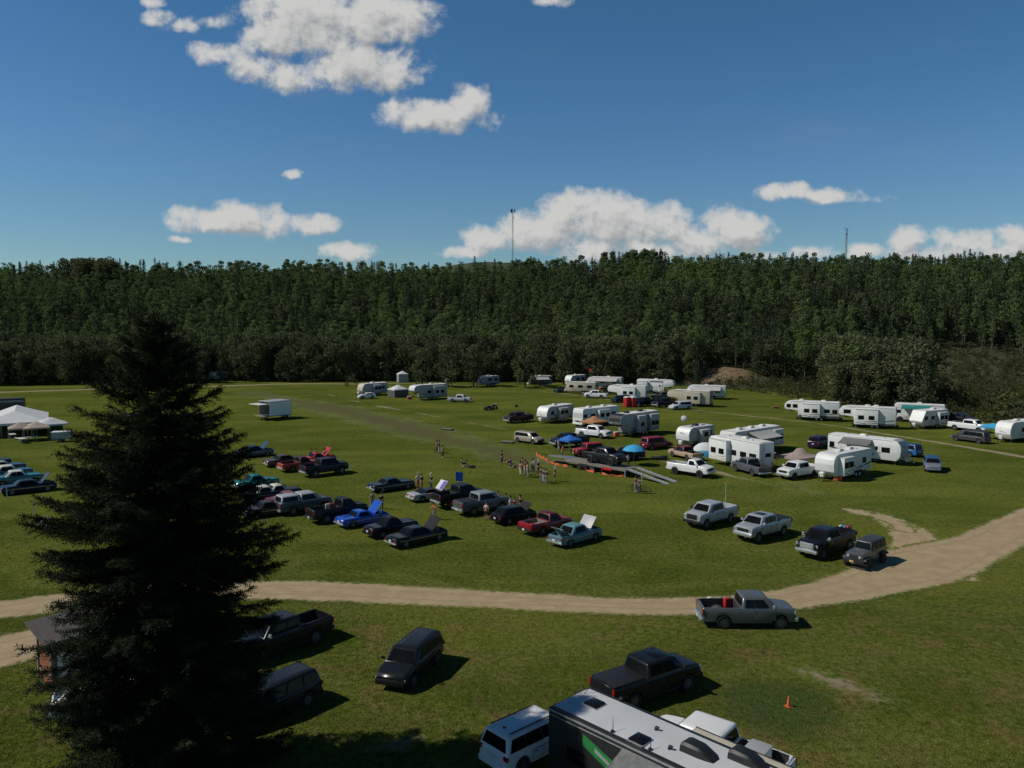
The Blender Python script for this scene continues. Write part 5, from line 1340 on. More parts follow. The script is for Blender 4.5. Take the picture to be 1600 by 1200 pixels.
pk('dull grey pickup behind the two black pickups', (1017,1052,626), 212, None, carpal((.13,.125,.11),None,.4), CAMPV, cab='crew', L=5.6)
wg('white SUV at the right end of the far pickup row', (1046,1080,641), 205, None, carpal((.52,.55,.58),None,.3), CAMPV, L=4.9, H=1.75)
pk('black pickup in the far row behind the white trailer corner', (945,974,617), 350, None, carpal((.02,.02,.022),None,.3), CAMPV, cab='crew', L=5.4)
pk('dark pickup behind the green-awning trailer and white pickup', (1478,1512,663), 315, None, carpal((.015,.016,.02),None,.3), CAMPV, cab='crew', L=5.6)
wg('pale car parked in the dark trees far left', (444,473,594), 200, None, carpal((.05,.07,.09),None,.3), CAMPV, L=4.6, H=1.7)

# --- campers
toy = rv('long toy-hauler trailer filling the bottom of the photo', None, -46, rvpal('trim','roofgrey','green','trim','glass',trimrail='alu',topper='beige',awning='awninggrey'), name='toy_hauler_trailer', at=(0,0), kind='box', L=11.5, W=2.55, H=3.45, door=.60, awning=('R',.33,.80,1.5), graphics=None, acs=(), vents=(), ladder=True, side_glass=((.13,.9),(.9,1)))  # black shell stands in for shade on the side facing the camera
_a=R(-46); _c,_s=math.cos(_a),math.sin(_a)
A_=G(857,1103,3.45)   # rear near corner of the roof
toy.location=(A_.x+_c*5.75-_s*1.27, A_.y+_s*5.75+_c*1.27, 0)
def toyp(u,v):
    p=G(u,v,3.47)-Vector(toy.location); return (p.x*_c+p.y*_s, -p.x*_s+p.y*_c)
def on_toy(n,me,r,u,v,sub=None):
    x,y=toyp(u,v); o=mkobj(n,me,role(r),toy,(x,y,3.47)); return o
for (u,v) in ((929,1101),(1000,1157)):
    bm=newbm(); box(bm,(0,0,.07),(.62,.62,.09),bev=.03); on_toy('roof_vent',fin(bm,'roof_vent',30),'glass',u,v)
    bm=newbm(); box(bm,(0,0,.02),(.72,.72,.04),bev=.01); on_toy('vent_frame',fin(bm,'vent_frame',30),'alu',u,v)
for (u,v) in ((969,1095),(1025,1141),(1046,1171)):
    bm=newbm(); tube(bm,(0,0,0),(0,0,.12),.07,.05,8); tube(bm,(.0,0,.12),(.12,0,.14),.06,.05,8); on_toy('vent_pipe',fin(bm,'vent_pipe',30),'trim',u,v)
for (u,v,s) in ((957,1143,.9),(1016,1171,.7)):
    bm=newbm(); tube(bm,(0,0,0),(0,0,.04),.08,.08,8); tube(bm,(0,0,.04),(-.12*s,.18*s,.55*s),.008,.006,4); tube(bm,(.02,0,.04),(-.02*s,.10*s,.42*s),.008,.006,4); on_toy('antenna',fin(bm,'antenna',30),'trim',u,v)
def ac_big(bm):
    rg=[]
    for x,h,wd in ((-.62,.02,.36),(-.60,.30,.36),(-.45,.36,.35),(.10,.34,.34),(.40,.22,.30),(.62,.06,.24),(.70,.02,.22)):
        rg.append([(x,-wd,0),(x,-wd*.96,h*.75),(x,-wd*.7,h),(x,wd*.7,h),(x,wd*.96,h*.75),(x,wd,0)])
    ring_loft(bm,rg,True)
for (u,v) in ((1093,1178),(1169,1190)):
    bm=newbm(); ac_big(bm)
    for q in range(4): box(bm,(-.62,-.21+.14*q,.16),(.03,.08,.14))
    on_toy('air_conditioner',fin(bm,'air_conditioner',35),'trim',u,v)
def loop(bm):
    pr=None
    for i in range(13):
        t=i/12; q=Vector((.0+.9*t*.2, -.35+.95*t, .22*math.sin(math.pi*t)*(1 if t<.5 else .6)))
        if pr: tube(bm,pr,q,.014,.014,5)
        pr=q
bm=newbm(); loop(bm); on_toy('cable',fin(bm,'cable',30),'trim',921,1080)
# side of the toy hauler facing the camera: bright eave trim, green band, ramp door hardware
bm=newbm(); box(bm,(0,-1.30,3.36),(11.3,.06,.07),bev=.02); box(bm,(0,-1.305,3.18),(11.3,.04,.035),bev=.01); mkobj('eave_trim',fin(bm,'eave_trim',30),role('alu'),toy)
bm=newbm(); panel(bm,[(-3.9,-1.285,2.55),(-2.0,-1.285,1.75),(-2.0,-1.285,2.35),(-3.9,-1.285,3.0)],.004,Vector((0,-1,0))); mkobj('green_band',fin(bm,'green_band',0),role('green'),toy)
bm=newbm(); panel(bm,[(-3.3,-1.29,2.50),(-2.0,-1.29,1.98),(-2.0,-1.29,2.10),(-3.3,-1.29,2.66)],.004,Vector((0,-1,0))); mkobj('pale_band',fin(bm,'pale_band',0),role('greypanel'),toy)
# long slide-out with beige topper on the far side
x0,_y=toyp(1060,1122); 
bm=newbm(); box(bm,(2.35,1.27+.30,1.95),(6.3,.62,2.4),bev=.03); o=mkobj('slide_out',fin(bm,'slide_out',30),role('darkpanel'),toy)
bm=newbm(); box(bm,(2.35,1.27+.36,3.20),(6.5,.62,.04),bev=.01); mkobj('topper',fin(bm,'topper',30),role('beige'),o)
bm=newbm(); box(bm,(2.35,1.27+.70,3.19),(6.56,.07,.09),bev=.02); mkobj('topper_roller',fin(bm,'topper_roller',30),role('trim'),o)

W1=rvpal('white','roofwhite'); 
rv('white camper with shaded side left of the class-A motorhome',(836,899,662),228,rvpal('greypanel','roofwhite','darkpanel',lowskirt='darkpanel',cap_w='white'),kind='travel',L=8.0,H=3.1,cap='cap_w',dark_low=True,acs=(.55,),side_glass=((.25,1.2),(.5,1),(.8,.8)),slides=(('L',.30,.62),))  # grey shell, white cap: shaded side and lit nose put into the paint
rv('class-A motorhome with big windshield behind the white pickup',(892,970,667),219,rvpal('white','roofwhite','greypanel',windscreen='lens'),name='motorhome',cat='motorhome',kind='motor',L=9.2,H=3.25,slides=(('L',.30,.62),),acs=(.3,.7),side_glass=((.15,1),(.72,1)),door=.7)
ROLE['teal_glass']=mat('tinted_windshield',lambda k,b:(k.put(b.inputs['Base Color'],(.05,.16,.15)),k.put(b.inputs['Roughness'],.08)))
rv('black-nosed fifth wheel with swirl graphics next to the motorhome',(946,1034,684),223,rvpal('greypanel','roofwhite','darkpanel',capd='trim',ac='trim',vent='trim'),name='fifth_wheel_camper',kind='fifth',L=10.2,H=3.75,cap='capd',slides=(('L',.08,.30),('L',.42,.62)),acs=(.35,.7),graphics='dark',dark_low=True)
rv('small round-fronted white trailer with satellite dish behind it',(1054,1118,700),220,rvpal('greypanel','roofgrey','darkpanel',capw='white',ac='trim',vent='trim'),kind='round',L=6.2,H=3.0,cap='capw',slides=(('L',.32,.66),),acs=(.5,),dark_low=True)  # shade on this white trailer's side is painted in by the grey shell
rv('long cream motorhome with open awning behind the big fifth wheel',(1118,1225,712),220,rvpal('offwhite','roofwhite','greypanel',awning='awninglight'),name='motorhome',cat='motorhome',kind='motor',L=11.5,H=3.4,awning=('L',.25,.72,2.2),slides=(('L',.02,.22),),acs=(.25,.5,.75),door=.7)
rv('big white fifth wheel with long window side facing the track',(1110,1206,737),118,rvpal('white','roofwhite','cream'),name='fifth_wheel_camper',kind='fifth',L=9.2,H=3.75,slides=(('L',.55,.90),),side_glass=((.12,1.1),(.30,1.0),(.48,.8)),acs=(.4,),graphics='pale')
rv('white travel trailer with slide-out right of the tan canopy',(1266,1368,752),218,rvpal('white','roofwhite','darkpanel'),kind='round',L=8.6,H=3.2,slides=(('L',.62,.88),),side_glass=((.93,.8),(.2,.8)),acs=(.35,.62),graphics='dark')
rv('long two-tone trailer with grey awning along its whole side',(1300,1413,727),-47,rvpal('white','roofwhite','darkpanel',awning='awninggrey',lowskirt='darkpanel',capg='greypanel'),name='travel_trailer',kind='round',L=9.8,H=3.3,cap='capg',awning=('R',.22,.62,1.6),acs=(.45,),vents=(.2,.7),door=.68,side_glass=((.06,.6),(.4,.8),(.52,.7),(.80,1)))
rv('white fifth wheel at the left of the right-hand tree row',(1230,1309,659),152,rvpal('white','roofwhite','darkpanel'),name='fifth_wheel_camper',kind='fifth',L=9.8,H=3.6,slides=(('L',.34,.66),),side_glass=((.08,.8),(.22,.9),(.80,.8),(.92,.7)),acs=(.3,.7),graphics='dark',dark_low=True)
rv('white fifth wheel with peaked roof vent, middle of the tree row',(1313,1398,671),152,rvpal('white','roofwhite','darkpanel'),name='fifth_wheel_camper',kind='fifth',L=9.2,H=3.75,slides=(('L',.30,.70),),side_glass=((.85,1.1),),acs=(.35,.5),graphics='dark')
rv('white motorhome with rolled-down green awning behind the slant trailer',(1399,1474,662),152,rvpal('white','roofwhite','teal',awning='teal'),name='motorhome',cat='motorhome',kind='motor',L=8.4,H=3.4,awning=('L',.25,.85,1.3),acs=(.5,),door=None,graphics=None)
rv('slant-nosed white trailer beside the green-awning motorhome',(1418,1484,671),209,rvpal('offwhite','roofwhite','darkpanel',cw='white'),kind='slant',L=7.4,H=3.2,cap='cw',slides=(('L',.15,.48),),acs=(.35,),side_glass=((.85,.8),(.6,.8)))
rv('white-nosed trailer cut by the right edge of the photo',(1552,1632,692),206,rvpal('offwhite','roofwhite','greypanel',cw='white'),kind='travel',L=8.2,H=3.2,cap='cw',acs=(.6,),side_glass=((.3,1),(.6,1)))
rv('leftmost cream-nosed camper on the far side of the field',(558,606,619),224,rvpal('greypanel','roofwhite','greypanel',cw='cream'),kind='travel',L=7.6,H=3.1,cap='cw',acs=(.5,),slides=(('L',.3,.6),))  # grey shell paints in the shade on the side behind the cream nose
rv('white-nosed camper with swooping dark graphics beside the mesh gazebo',(638,699,626),220,rvpal('greypanel','roofwhite','darkpanel',cw='white'),kind='fifth',L=9.4,H=3.6,name='fifth_wheel_camper',cap='cw',acs=(.4,),slides=(('L',.1,.45),),graphics='dark')  # side shade is painted: grey shell behind the sunlit white cap
rv('cream camper behind the white pickup in the far camper row',(884,934,616),158,rvpal('cream','roofwhite','greypanel'),kind='travel',L=8.0,H=3.0,door=None,side_glass=((.2,1.2),(.5,1.2),(.8,1)),acs=(.3,))
rv('small white camper peeking over the cream camper',(883,915,603),222,rvpal('greypanel','roofwhite','darkpanel',cw='white'),kind='travel',L=6.4,H=3.0,cap='cw',acs=(.5,))  # white camper, its shaded side imitated by the grey shell
rv('long camper with open awning beneath the red flag',(915,976,608),158,rvpal('offwhite','roofwhite','greypanel',awning='awninglight'),kind='travel',L=9.8,H=3.2,awning=('L',.1,.85,2.0),acs=(.4,),door=None)
rv('white fifth wheel directly behind the red portable toilets',(953,1010,627),152,rvpal('white','roofwhite','greypanel'),name='fifth_wheel_camper',kind='fifth',L=9.4,H=3.6,slides=(('L',.25,.60),),acs=(.4,),graphics=None)
rv('white fifth wheel with rounded right end in the far row',(997,1054,616),-24,rvpal('white','roofwhite','greypanel'),name='fifth_wheel_camper',kind='fifth',L=9.6,H=3.6,slides=(('R',.02,.3),),awning=('R',.35,.7,.1),acs=(.5,),door=.62,graphics=None)
rv('beige fifth wheel behind the white SUV in the far row',(1047,1109,636),150,rvpal('cream','roofwhite','greypanel'),name='fifth_wheel_camper',kind='fifth',L=9.6,H=3.5,slides=(('L',.20,.55),),acs=(.5,),graphics=None)
rv('white trailer with sloping awning at the right of the far row',(1075,1133,624),160,rvpal('white','roofwhite','greypanel',awning='awninglight'),kind='travel',L=9.2,H=3.2,awning=('L',.12,.75,2.0),acs=(.5,),door=None,graphics=None)
rv('dim white camper parked in the tree shade, centre',(746,780,604),215,rvpal('greypanel','roofwhite','greypanel'),kind='travel',L=6.0,H=2.9,acs=(.5,))  # tree shade on the white camper is painted in as grey
rv('dim camper with white awning edge parked under the trees',(828,860,604),200,rvpal('darkpanel','roofwhite','greypanel'),kind='travel',L=6.5,H=2.9,acs=(.5,),awning=('L',.2,.8,1.6))
rv('tiny pale camper in the dark trees beside the spruce',(326,356,595),225,rvpal('offwhite','roofwhite','greypanel'),kind='travel',L=5.0,H=2.7,acs=())
rv('dull tan camper among the trees at the far left',(44,80,595),225,rvpal('cream','roofgrey','greypanel'),kind='travel',L=5.0,H=2.7,acs=())
# ------------------------------------------------------------------ other things
def kitroot(kit, name, label, cat, loc, rz, group=None, pal=None):
    r = empty(name, loc, R(rz), label, cat, group); assemble(kit, r, pal or {}); return r
# --- flatbed car trailer with ramps; local +x = towards the ramps
P0, P1 = G(893,728), G(976,742)
dk = (P1-P0); ang = math.degrees(math.atan2(dk.y, dk.x)); DL = 9.6
ctr = (G(905,731)+G(975,742))/2
def deck(bm):
    box(bm, (0,0,.98), (DL,2.45,.10), bev=.01); [box(bm, (0,s*1.2,.86), (DL,.10,.22)) for s in (1,-1)]
    for i in range(14): box(bm, (-DL/2+.4+i*.68,0,1.035), (.05,2.3,.012))
def goose(bm):
    ring_loft(bm, [[(-DL/2,-1.2,1.03),(-DL/2,1.2,1.03),(-DL/2,1.2,.85),(-DL/2,-1.2,.85)],[(-DL/2-.9,-.5,1.22),(-DL/2-.9,.5,1.22),(-DL/2-.9,.5,1.02),(-DL/2-.9,-.5,1.02)],[(-DL/2-3.9,-.22,1.05),(-DL/2-3.9,.22,1.05),(-DL/2-3.9,.22,.9),(-DL/2-3.9,-.22,.9)]])
def ramp(y):
    def f(bm):
        a = Vector((DL/2,y,1.0)); b = Vector((DL/2+5.6,y,.04))
        for o in (-.28,.28): tube(bm, a+Vector((0,o,0)), b+Vector((0,o,0)), .05,.05,5)
        for i in range(15):
            p = a.lerp(b, i/14); box(bm, p, (.16,.62,.03), ry=math.atan2(.96,5.6))
        ring_loft(bm, [[a+Vector((0,-.27,-.02)),a+Vector((0,.27,-.02)),a+Vector((0,.27,-.05)),a+Vector((0,-.27,-.05))],[b+Vector((0,-.27,.01)),b+Vector((0,.27,.01)),b+Vector((0,.27,-.02)),b+Vector((0,-.27,-.02))]])
    return f
fk = [simple('deck','greywood',deck), simple('gooseneck','steel',goose), simple('ramp','alu',ramp(-.85)), simple('ramp','alu',ramp(.85)),
      simple('side_box','trim',lambda bm: box(bm,(-1.9,-1.12,.62),(1.4,.35,.5),bev=.03)), simple('warning_board','red_plastic',lambda bm: box(bm,(1.9,-1.27,.72),(1.5,.04,.32),bev=.01)),
      simple('support_leg','steel',lambda bm: [box(bm,(x,-1.15,.45),(.12,.12,.9)) for x in (DL/2-.2,-DL/2-3.2)])]
fk += wheels((-2.6,-1.0+.1-.6+.9), 1.05, .40, .28, 'rim')
flat_t = kitroot(fk,'flatbed_trailer','grey flatbed car trailer with two lowered aluminium ramps','trailer',(ctr.x,ctr.y,0),ang)
pk('black lifted pickup displayed on top of the flatbed trailer', None, ang, None, carpal((.013,.014,.016),None,.35,mirror='trim'), None, at=(ctr.x+.4*math.cos(R(ang)),ctr.y+.4*math.sin(R(ang)),1.04), cab='ext', lift=.14, L=5.5, chrome=False, flare=True, rim='darkrim')
# --- stage trailer
def stage():
    L,W_,H,z0 = 3.7,4.9,3.5,.75
    k = [simple('floor','greywood',lambda bm: box(bm,(0,0,z0),(L,W_,.14),bev=.02)),
         simple('roof','greypanel',lambda bm: box(bm,(0,0,H),(L,W_,.10),bev=.03)),
         simple('back_wall','greypanel',lambda bm: box(bm,(0,W_/2-.04,(z0+H)/2),(L-.02,.07,H-z0-.14))),
         simple('end_wall','white',lambda bm: box(bm,(L/2-.04,0,(z0+H)/2),(.07,W_-.18,H-z0-.14))),
         simple('end_wall','greypanel',lambda bm: box(bm,(-L/2+.04,0,(z0+H)/2),(.07,W_-.18,H-z0-.14))),
         simple('raised_side_panel','white',lambda bm: box(bm,(0,-W_/2-1.0,H-.42),(L,2.1,.06),bev=.02,M=Matrix.Translation((0,0,0)))),
         simple('stage_extension','greywood',lambda bm: box(bm,(0,-W_/2-.55,z0),(L,1.05,.08),bev=.01)),
         simple('panel_strut','steel',lambda bm: [tube(bm,(x,-W_/2,z0+1.2),(x,-W_/2-1.7,H-.5),.03,.03,5) for x in (-L/2+.1,L/2-.1)]),
         simple('stabiliser','steel',lambda bm: [tube(bm,(x,y,z0),(x,y,0),.05,.05,6) for x in (-L/2+.4,L/2-.4) for y in (-W_/2-.9,W_/2-.2)]),
         simple('tongue','trim',lambda bm: tube(bm,(L/2,0,z0-.1),(L/2+1.2,0,z0-.2),.07,.05,6))]
    k += wheels((-.5,.5),W_/2-.2,.36,.22,'rim'); return k
p = G(430,654); kitroot(stage(),'stage_trailer','white mobile stage trailer with its end panel raised, alone on the grass','trailer',(p.x,p.y,0),-41)
# --- portable toilets
def loo():
    H=2.25; w_=1.12
    return [simple('cabin','red_plastic',lambda bm: (box(bm,(0,0,1.1),(w_,w_,2.1),bev=.05),[box(bm,(x,s*(w_/2+.01),1.1),(.05,.03,1.9)) for x in (-.3,0,.3) for s in (1,-1)],[box(bm,(-(w_/2+.01),y,1.1),(.03,.05,1.9)) for y in (-.3,0,.3)])),
            simple('roof','white',lambda bm: ring_loft(bm,[rrect(-w_/2-.03,w_/2+.03,w_/2+.03,.12,2.12),rrect(-w_/2,w_/2,w_/2,.12,2.2),rrect(-w_/2+.25,w_/2-.25,w_/2-.25,.12,2.34)])),
            part('door',simple('d','red_plastic',lambda bm: box(bm,(w_/2+.02,0,1.12),(.04,.72,1.85),bev=.02))['m'],'red_plastic',sub=[simple('handle','trim',lambda bm: box(bm,(w_/2+.06,.25,1.1),(.03,.06,.12),bev=.01))]),
            simple('base','trim',lambda bm: box(bm,(0,0,.05),(w_+.1,w_+.1,.1),bev=.02)), simple('vent_pipe','trim',lambda bm: tube(bm,(-.4,.4,2.2),(-.4,.4,2.55),.05,.05,8))]
lk = loo()
for u, lb in ((979.5,'red portable toilet, the left one of the two'),(989,'red portable toilet, the right one of the two')):
    p = G(u,636); kitroot(lk,'portable_toilet',lb,'portable toilet',(p.x,p.y,0),-60,'red portable toilets')
# --- pop-up canopies
def canopy(L,W_,he,hp,rl,sag=.0,walls=None,val=.25):
    def top(bm):
        z=he; a=[(-L/2,-W_/2,z),(L/2,-W_/2,z),(L/2,W_/2,z),(-L/2,W_/2,z)]
        N=7; vs={}
        for i in range(N+1):
            for j in range(N+1):
                x=-L/2+L*i/N; y=-W_/2+W_*j/N; m=1-max(abs(x)/(L/2),abs(y)/(W_/2)); d=min(1,m*1.0)
                zz=z+(hp-z)*(d**1.15)-sag*math.sin(math.pi*d)*(1-.6*abs(abs(x)/(L/2)-abs(y)/(W_/2)))
                vs[i,j]=bm.verts.new((x,y,zz))
        for i in range(N):
            for j in range(N): bm.faces.new((vs[i,j],vs[i+1,j],vs[i+1,j+1],vs[i,j+1]))
        for s in (1,-1):
            box(bm,(0,s*W_/2,z-val/2),(L+.02,.02,val)); box(bm,(s*L/2,0,z-val/2),(.02,W_+.02,val))
    k=[simple('canopy_top',rl,top,smooth=50)]
    lm=newbm(); tube(lm,(0,0,0),(0,0,he),.03,.03,6); box(lm,(0,0,.02),(.16,.16,.03)); lm=fin(lm,'leg',30)
    for x in (-1,1):
        for y in (-1,1): k.append(part('leg',lm,'steel',(x*(L/2-.05),y*(W_/2-.05),0)))
    if walls:
        for s in (1,-1): k.append(simple('side_wall',walls,lambda bm: box(bm,(0,s*(W_/2-.02),he/2),(L-.1,.02,he-.1)))); k.append(simple('side_wall',walls,lambda bm: box(bm,(s*(L/2-.02),0,he/2),(.02,W_-.14,he-.1))))
    return k
def can(label,u,v,rz,grp=None,name='canopy_tent',**kw):
    p=G(u,v); return kitroot(canopy(**kw),name,label,'canopy',(p.x,p.y,0),rz,grp)
can('beige canopy, left one of the three by the white marquee',33,688,35,L=3.3,W_=3.3,he=2.1,hp=3.0,rl='taupe_cloth')
can('tan canopy between the beige and the white canopy',57,687,35,L=3.6,W_=3.6,he=2.1,hp=3.0,rl='tan_cloth')
can('white canopy, right one of the three by the marquee',80,682,38,L=4.6,W_=3.6,he=2.2,hp=3.3,rl='white_cloth')
can('orange-brown canopy in front of the motorhome',928,676,40,L=3.8,W_=3.2,he=2.0,hp=3.0,rl='brown_cloth',sag=.15)
can('taupe sagging canopy between the white pickup and white trailer',1249,735,30,L=4.6,W_=3.6,he=1.9,hp=3.2,rl='taupe_cloth',sag=.4)
can('small blue canopy beside the black off-road pickup',890,704,40,L=2.6,W_=2.4,he=1.7,hp=2.4,rl='blue_cloth')
can('white gazebo with dark mesh walls at the far campers',622,620,35,name='gazebo',L=3.9,W_=3.9,he=2.0,hp=3.1,rl='white_cloth',walls='grey_cloth')
can('white canopy against the dark trees across the field',629,597,20,L=3.0,W_=3.0,he=2.6,hp=3.5,rl='white_cloth',walls='greypanel')
can('bright blue shade tarp behind the rightmost camper',1552,686,45,L=3.2,W_=3.2,he=2.1,hp=2.6,rl='sky_cloth')
# --- the marquee (far left)
def marquee():
    L,W_,he,hp=15,9.6,2.3,3.9
    def roof(bm):
        ring_loft(bm,[[(x,-W_/2,he),(x,-W_/4,he+(hp-he)*.47),(x,0,hp),(x,W_/4,he+(hp-he)*.47),(x,W_/2,he)] for x in (-L/2,L/2-4.5)],False,False,False)
        a=bm.verts.new((L/2-4.5,0,hp)); cs=[bm.verts.new(q) for q in ((L/2-4.5,-W_/2,he),(L/2,-W_/2,he),(L/2,W_/2,he),(L/2-4.5,W_/2,he))]
        for q in range(3): bm.faces.new((a,cs[q],cs[q+1]))
        box(bm,(0,-W_/2,he-.15),(L,.03,.35)); box(bm,(0,W_/2,he-.15),(L,.03,.35)); box(bm,(L/2,0,he-.15),(.03,W_,.35))
    def walls(bm): box(bm,(0,W_/2-.1,he/2),(L-.2,.04,he)); box(bm,(-L/2+.1,0,he/2),(.04,W_-.4,he))
    k=[simple('marquee_roof','white_cloth',roof,smooth=20),simple('wall','grey_cloth',walls)]
    lm=newbm(); tube(lm,(0,0,0),(0,0,he),.06,.06,6); lm=fin(lm,'pole',30)
    for x in np.linspace(-L/2+.1,L/2-.1,5): k.append(part('pole',lm,'steel',(x,-W_/2+.1,0)))
    for y in (-1.8,1.8): k.append(part('pole',lm,'steel',(L/2-.1,y,0)))
    return k
p=G(23,684)+Vector((-4.0,6.9,0)); kitroot(marquee(),'marquee_tent','large white marquee with hipped roof at the left edge','marquee',(p.x,p.y,0),-60)
p=G(6,645); kitroot([simple('shell','darkpanel',lambda bm: box(bm,(0,0,1.6),(7.5,2.5,2.5),bev=.05)),simple('roof','trim',lambda bm: box(bm,(0,0,2.88),(7.6,2.6,.1),bev=.03)),simple('stripe','greypanel',lambda bm: box(bm,(0,-1.27,2.4),(7.4,.03,.35)))]+wheels((-.5,.5),1.1,.36,.22),'cargo_trailer','dark enclosed cargo trailer behind the white marquee','trailer',(p.x,p.y,0),25)
# stuff under the left canopies
def table(w_,d): return [simple('table_top','white',lambda bm: box(bm,(0,0,.74),(w_,d,.05),bev=.01))]+[part('leg',simple('l','steel',lambda bm: tube(bm,(0,0,0),(0,0,.73),.03,.03,5))['m'],'steel',(x*(w_/2-.15),y*(d/2-.12),0)) for x in (1,-1) for y in (1,-1)]
tk=table(2.4,.9)
for (u,v,rz,lb) in ((19,685,-50,'white folding table at the left corner of the beige canopy'),(33,692,-35,'white folding table in front of the beige canopy'),(46,690,20,'white folding table under the tan canopy')):
    p=G(u,v); kitroot(tk,'folding_table',lb,'table',(p.x,p.y,0),rz,'folding tables under the canopies')
p=G(97,690); kitroot([simple('box','greypanel',lambda bm: box(bm,(0,0,1.0),(2.6,1.5,1.1),bev=.05)),simple('lid','white',lambda bm: box(bm,(0,0,1.58),(2.7,1.6,.08),bev=.03)),simple('drawbar','trim',lambda bm: tube(bm,(1.3,0,.5),(2.4,0,.45),.05))]+wheels((0,),.75,.3,.18),'utility_trailer','small grey box trailer right of the white canopy','trailer',(p.x,p.y,0),15)
p=G(120,686); kitroot([simple('table_top','orange_plastic',lambda bm: box(bm,(0,0,.75),(2.0,.9,.08),bev=.02)),simple('leg','steel',lambda bm: [box(bm,(x,0,.36),(.06,.7,.7)) for x in (-.8,.8)])],'picnic_table','orange table beside the small grey box trailer','table',(p.x,p.y,0),10)
# chairs near spruce
def chair(rl): return [simple('seat',rl,lambda bm: box(bm,(0,0,.42),(.5,.5,.05),bev=.02)),simple('backrest',rl,lambda bm: box(bm,(-.26,0,.75),(.05,.5,.6),bev=.02,ry=-.15))]+[part('leg',simple('l','steel',lambda bm: tube(bm,(0,0,0),(0,0,.42),.02,.02,5))['m'],'steel',(x*.2,y*.2,0)) for x in (1,-1) for y in (1,-1)]
wk=chair('white'); rk=chair('red_plastic')
for (u,v,rz,k_,lb) in ((64,823,20,wk,'white plastic chair, left one beside the spruce'),(73,828,-10,wk,'white plastic chair between two others beside the spruce'),(82,824,60,wk,'white plastic chair touching the spruce branches'),(101,806,30,rk,'red chair just left of the spruce, the upper one'),(106,836,30,rk,'red chair just left of the spruce, the lower one')):
    p=G(u,v); kitroot(k_,'garden_chair',lb,'chair',(p.x,p.y,0),rz,'loose chairs beside the spruce')
# --- shed
def shed():
    L,W_,h0,h1=2.5,1.9,2.45,2.8
    k=[simple('wall','wood',lambda bm: ring_loft(bm,[[(-L/2,-W_/2,0),(L/2,-W_/2,0),(L/2,W_/2,0),(-L/2,W_/2,0)],[(-L/2,-W_/2,h0),(L/2,-W_/2,h0),(L/2,W_/2,h1),(-L/2,W_/2,h1)]]),smooth=0),
       simple('roof','shingle',lambda bm: ring_loft(bm,[[(x,-W_/2-.45,h0-.02),(x,W_/2+.4,h1+.13),(x,W_/2+.4,h1+.27),(x,-W_/2-.45,h0+.12)] for x in (-L/2-.45,L/2+.45)]),smooth=0),
       simple('fascia','greywood',lambda bm: (box(bm,(0,-W_/2-.47,h0+.05),(L+.9,.04,.18)),[box(bm,(s*(L/2+.47),0,(h0+h1)/2+.1),(.04,W_+.6,.18)) if 0 else None for s in (1,-1)])),
       simple('corner_board','greywood',lambda bm: [box(bm,(sx*L/2,sy*W_/2,1.25),(.13,.13,2.5)) for sx in (1,-1) for sy in (1,-1)]),
       simple('base_rail','greywood',lambda bm: [box(bm,(0,s*(W_/2+.015),.55),(L,.04,.10)) for s in (1,-1)]+[box(bm,(s*(L/2+.015),0,.55),(.04,W_,.10)) for s in (1,-1)])]
    k.append(part('door',simple('d','white',lambda bm: box(bm,(-L/2+.72,-W_/2-.025,1.35),(.95,.05,1.75),bev=.01))['m'],'white',sub=[simple('handle','trim',lambda bm: box(bm,(-L/2+1.1,-W_/2-.07,1.3),(.06,.04,.12),bev=.01))]))
    k.append(simple('lamp','trim',lambda bm: tube(bm,(-L/2-.03,.6,.75),(-L/2-.12,.6,.75),.08,.06,8)))
    return k
_k=G(83,1075); p=Vector((_k.x+1.25*.656-.95*.755,_k.y+1.25*.755+.95*.656,0)); kitroot(shed(),'wooden_shed','small brown plank shed half hidden by the tall spruce','shed',(p.x,p.y,0),49)
# --- cone, umbrella, satellite dishes, dome tent, flags
p=G(1232,1104); cone_=kitroot([simple('cone','orange_plastic',lambda bm: ring_loft(bm,[[(r_*math.cos(a),r_*math.sin(a),z) for a in np.linspace(0,2*math.pi,14,False)] for r_,z in ((.15,.03),(.045,.68),(.03,.72))])),simple('base','orange_plastic',lambda bm: box(bm,(0,0,.02),(.42,.42,.04),bev=.01)),
   simple('collar','orange_plastic',lambda bm: ring_loft(bm,[[(r_*math.cos(a),r_*math.sin(a),z) for a in np.linspace(0,2*math.pi,14,False)] for r_,z in ((.115,.28),(.083,.46))],True,False,False))],'traffic_cone','orange traffic cone standing in a dark green grass patch','traffic cone',(p.x,p.y,0),20); cone_.scale=(.72,)*3
def umb():
    n=8; 
    def top(bm):
        rings=[]
        for r_,z in ((.02,2.72),(.45,2.66),(.9,2.50),(1.3,2.22),(1.5,1.98)):
            rings.append([(r_*math.cos(a)*(1 if i%2==0 else .955),r_*math.sin(a)*(1 if i%2==0 else .955),z-(0 if i%2==0 else -.03*r_)) for i,a in enumerate(np.linspace(0,2*math.pi,16,False))])
        ring_loft(bm,rings,True,False,False)
    return [simple('canopy_top','sky_cloth',top,smooth=20),simple('pole','steel',lambda bm: tube(bm,(0,0,0),(0,0,2.7),.03,.02,6)),simple('rib','steel',lambda bm: [tube(bm,(0,0,2.66),(1.45*math.cos(a),1.45*math.sin(a),1.97),.012,.012,4) for a in np.linspace(0,2*math.pi,8,False)])]
p=G(990,727); kitroot(umb(),'parasol','sky-blue parasol standing behind the flatbed trailer ramps','umbrella',(p.x,p.y,0),0)
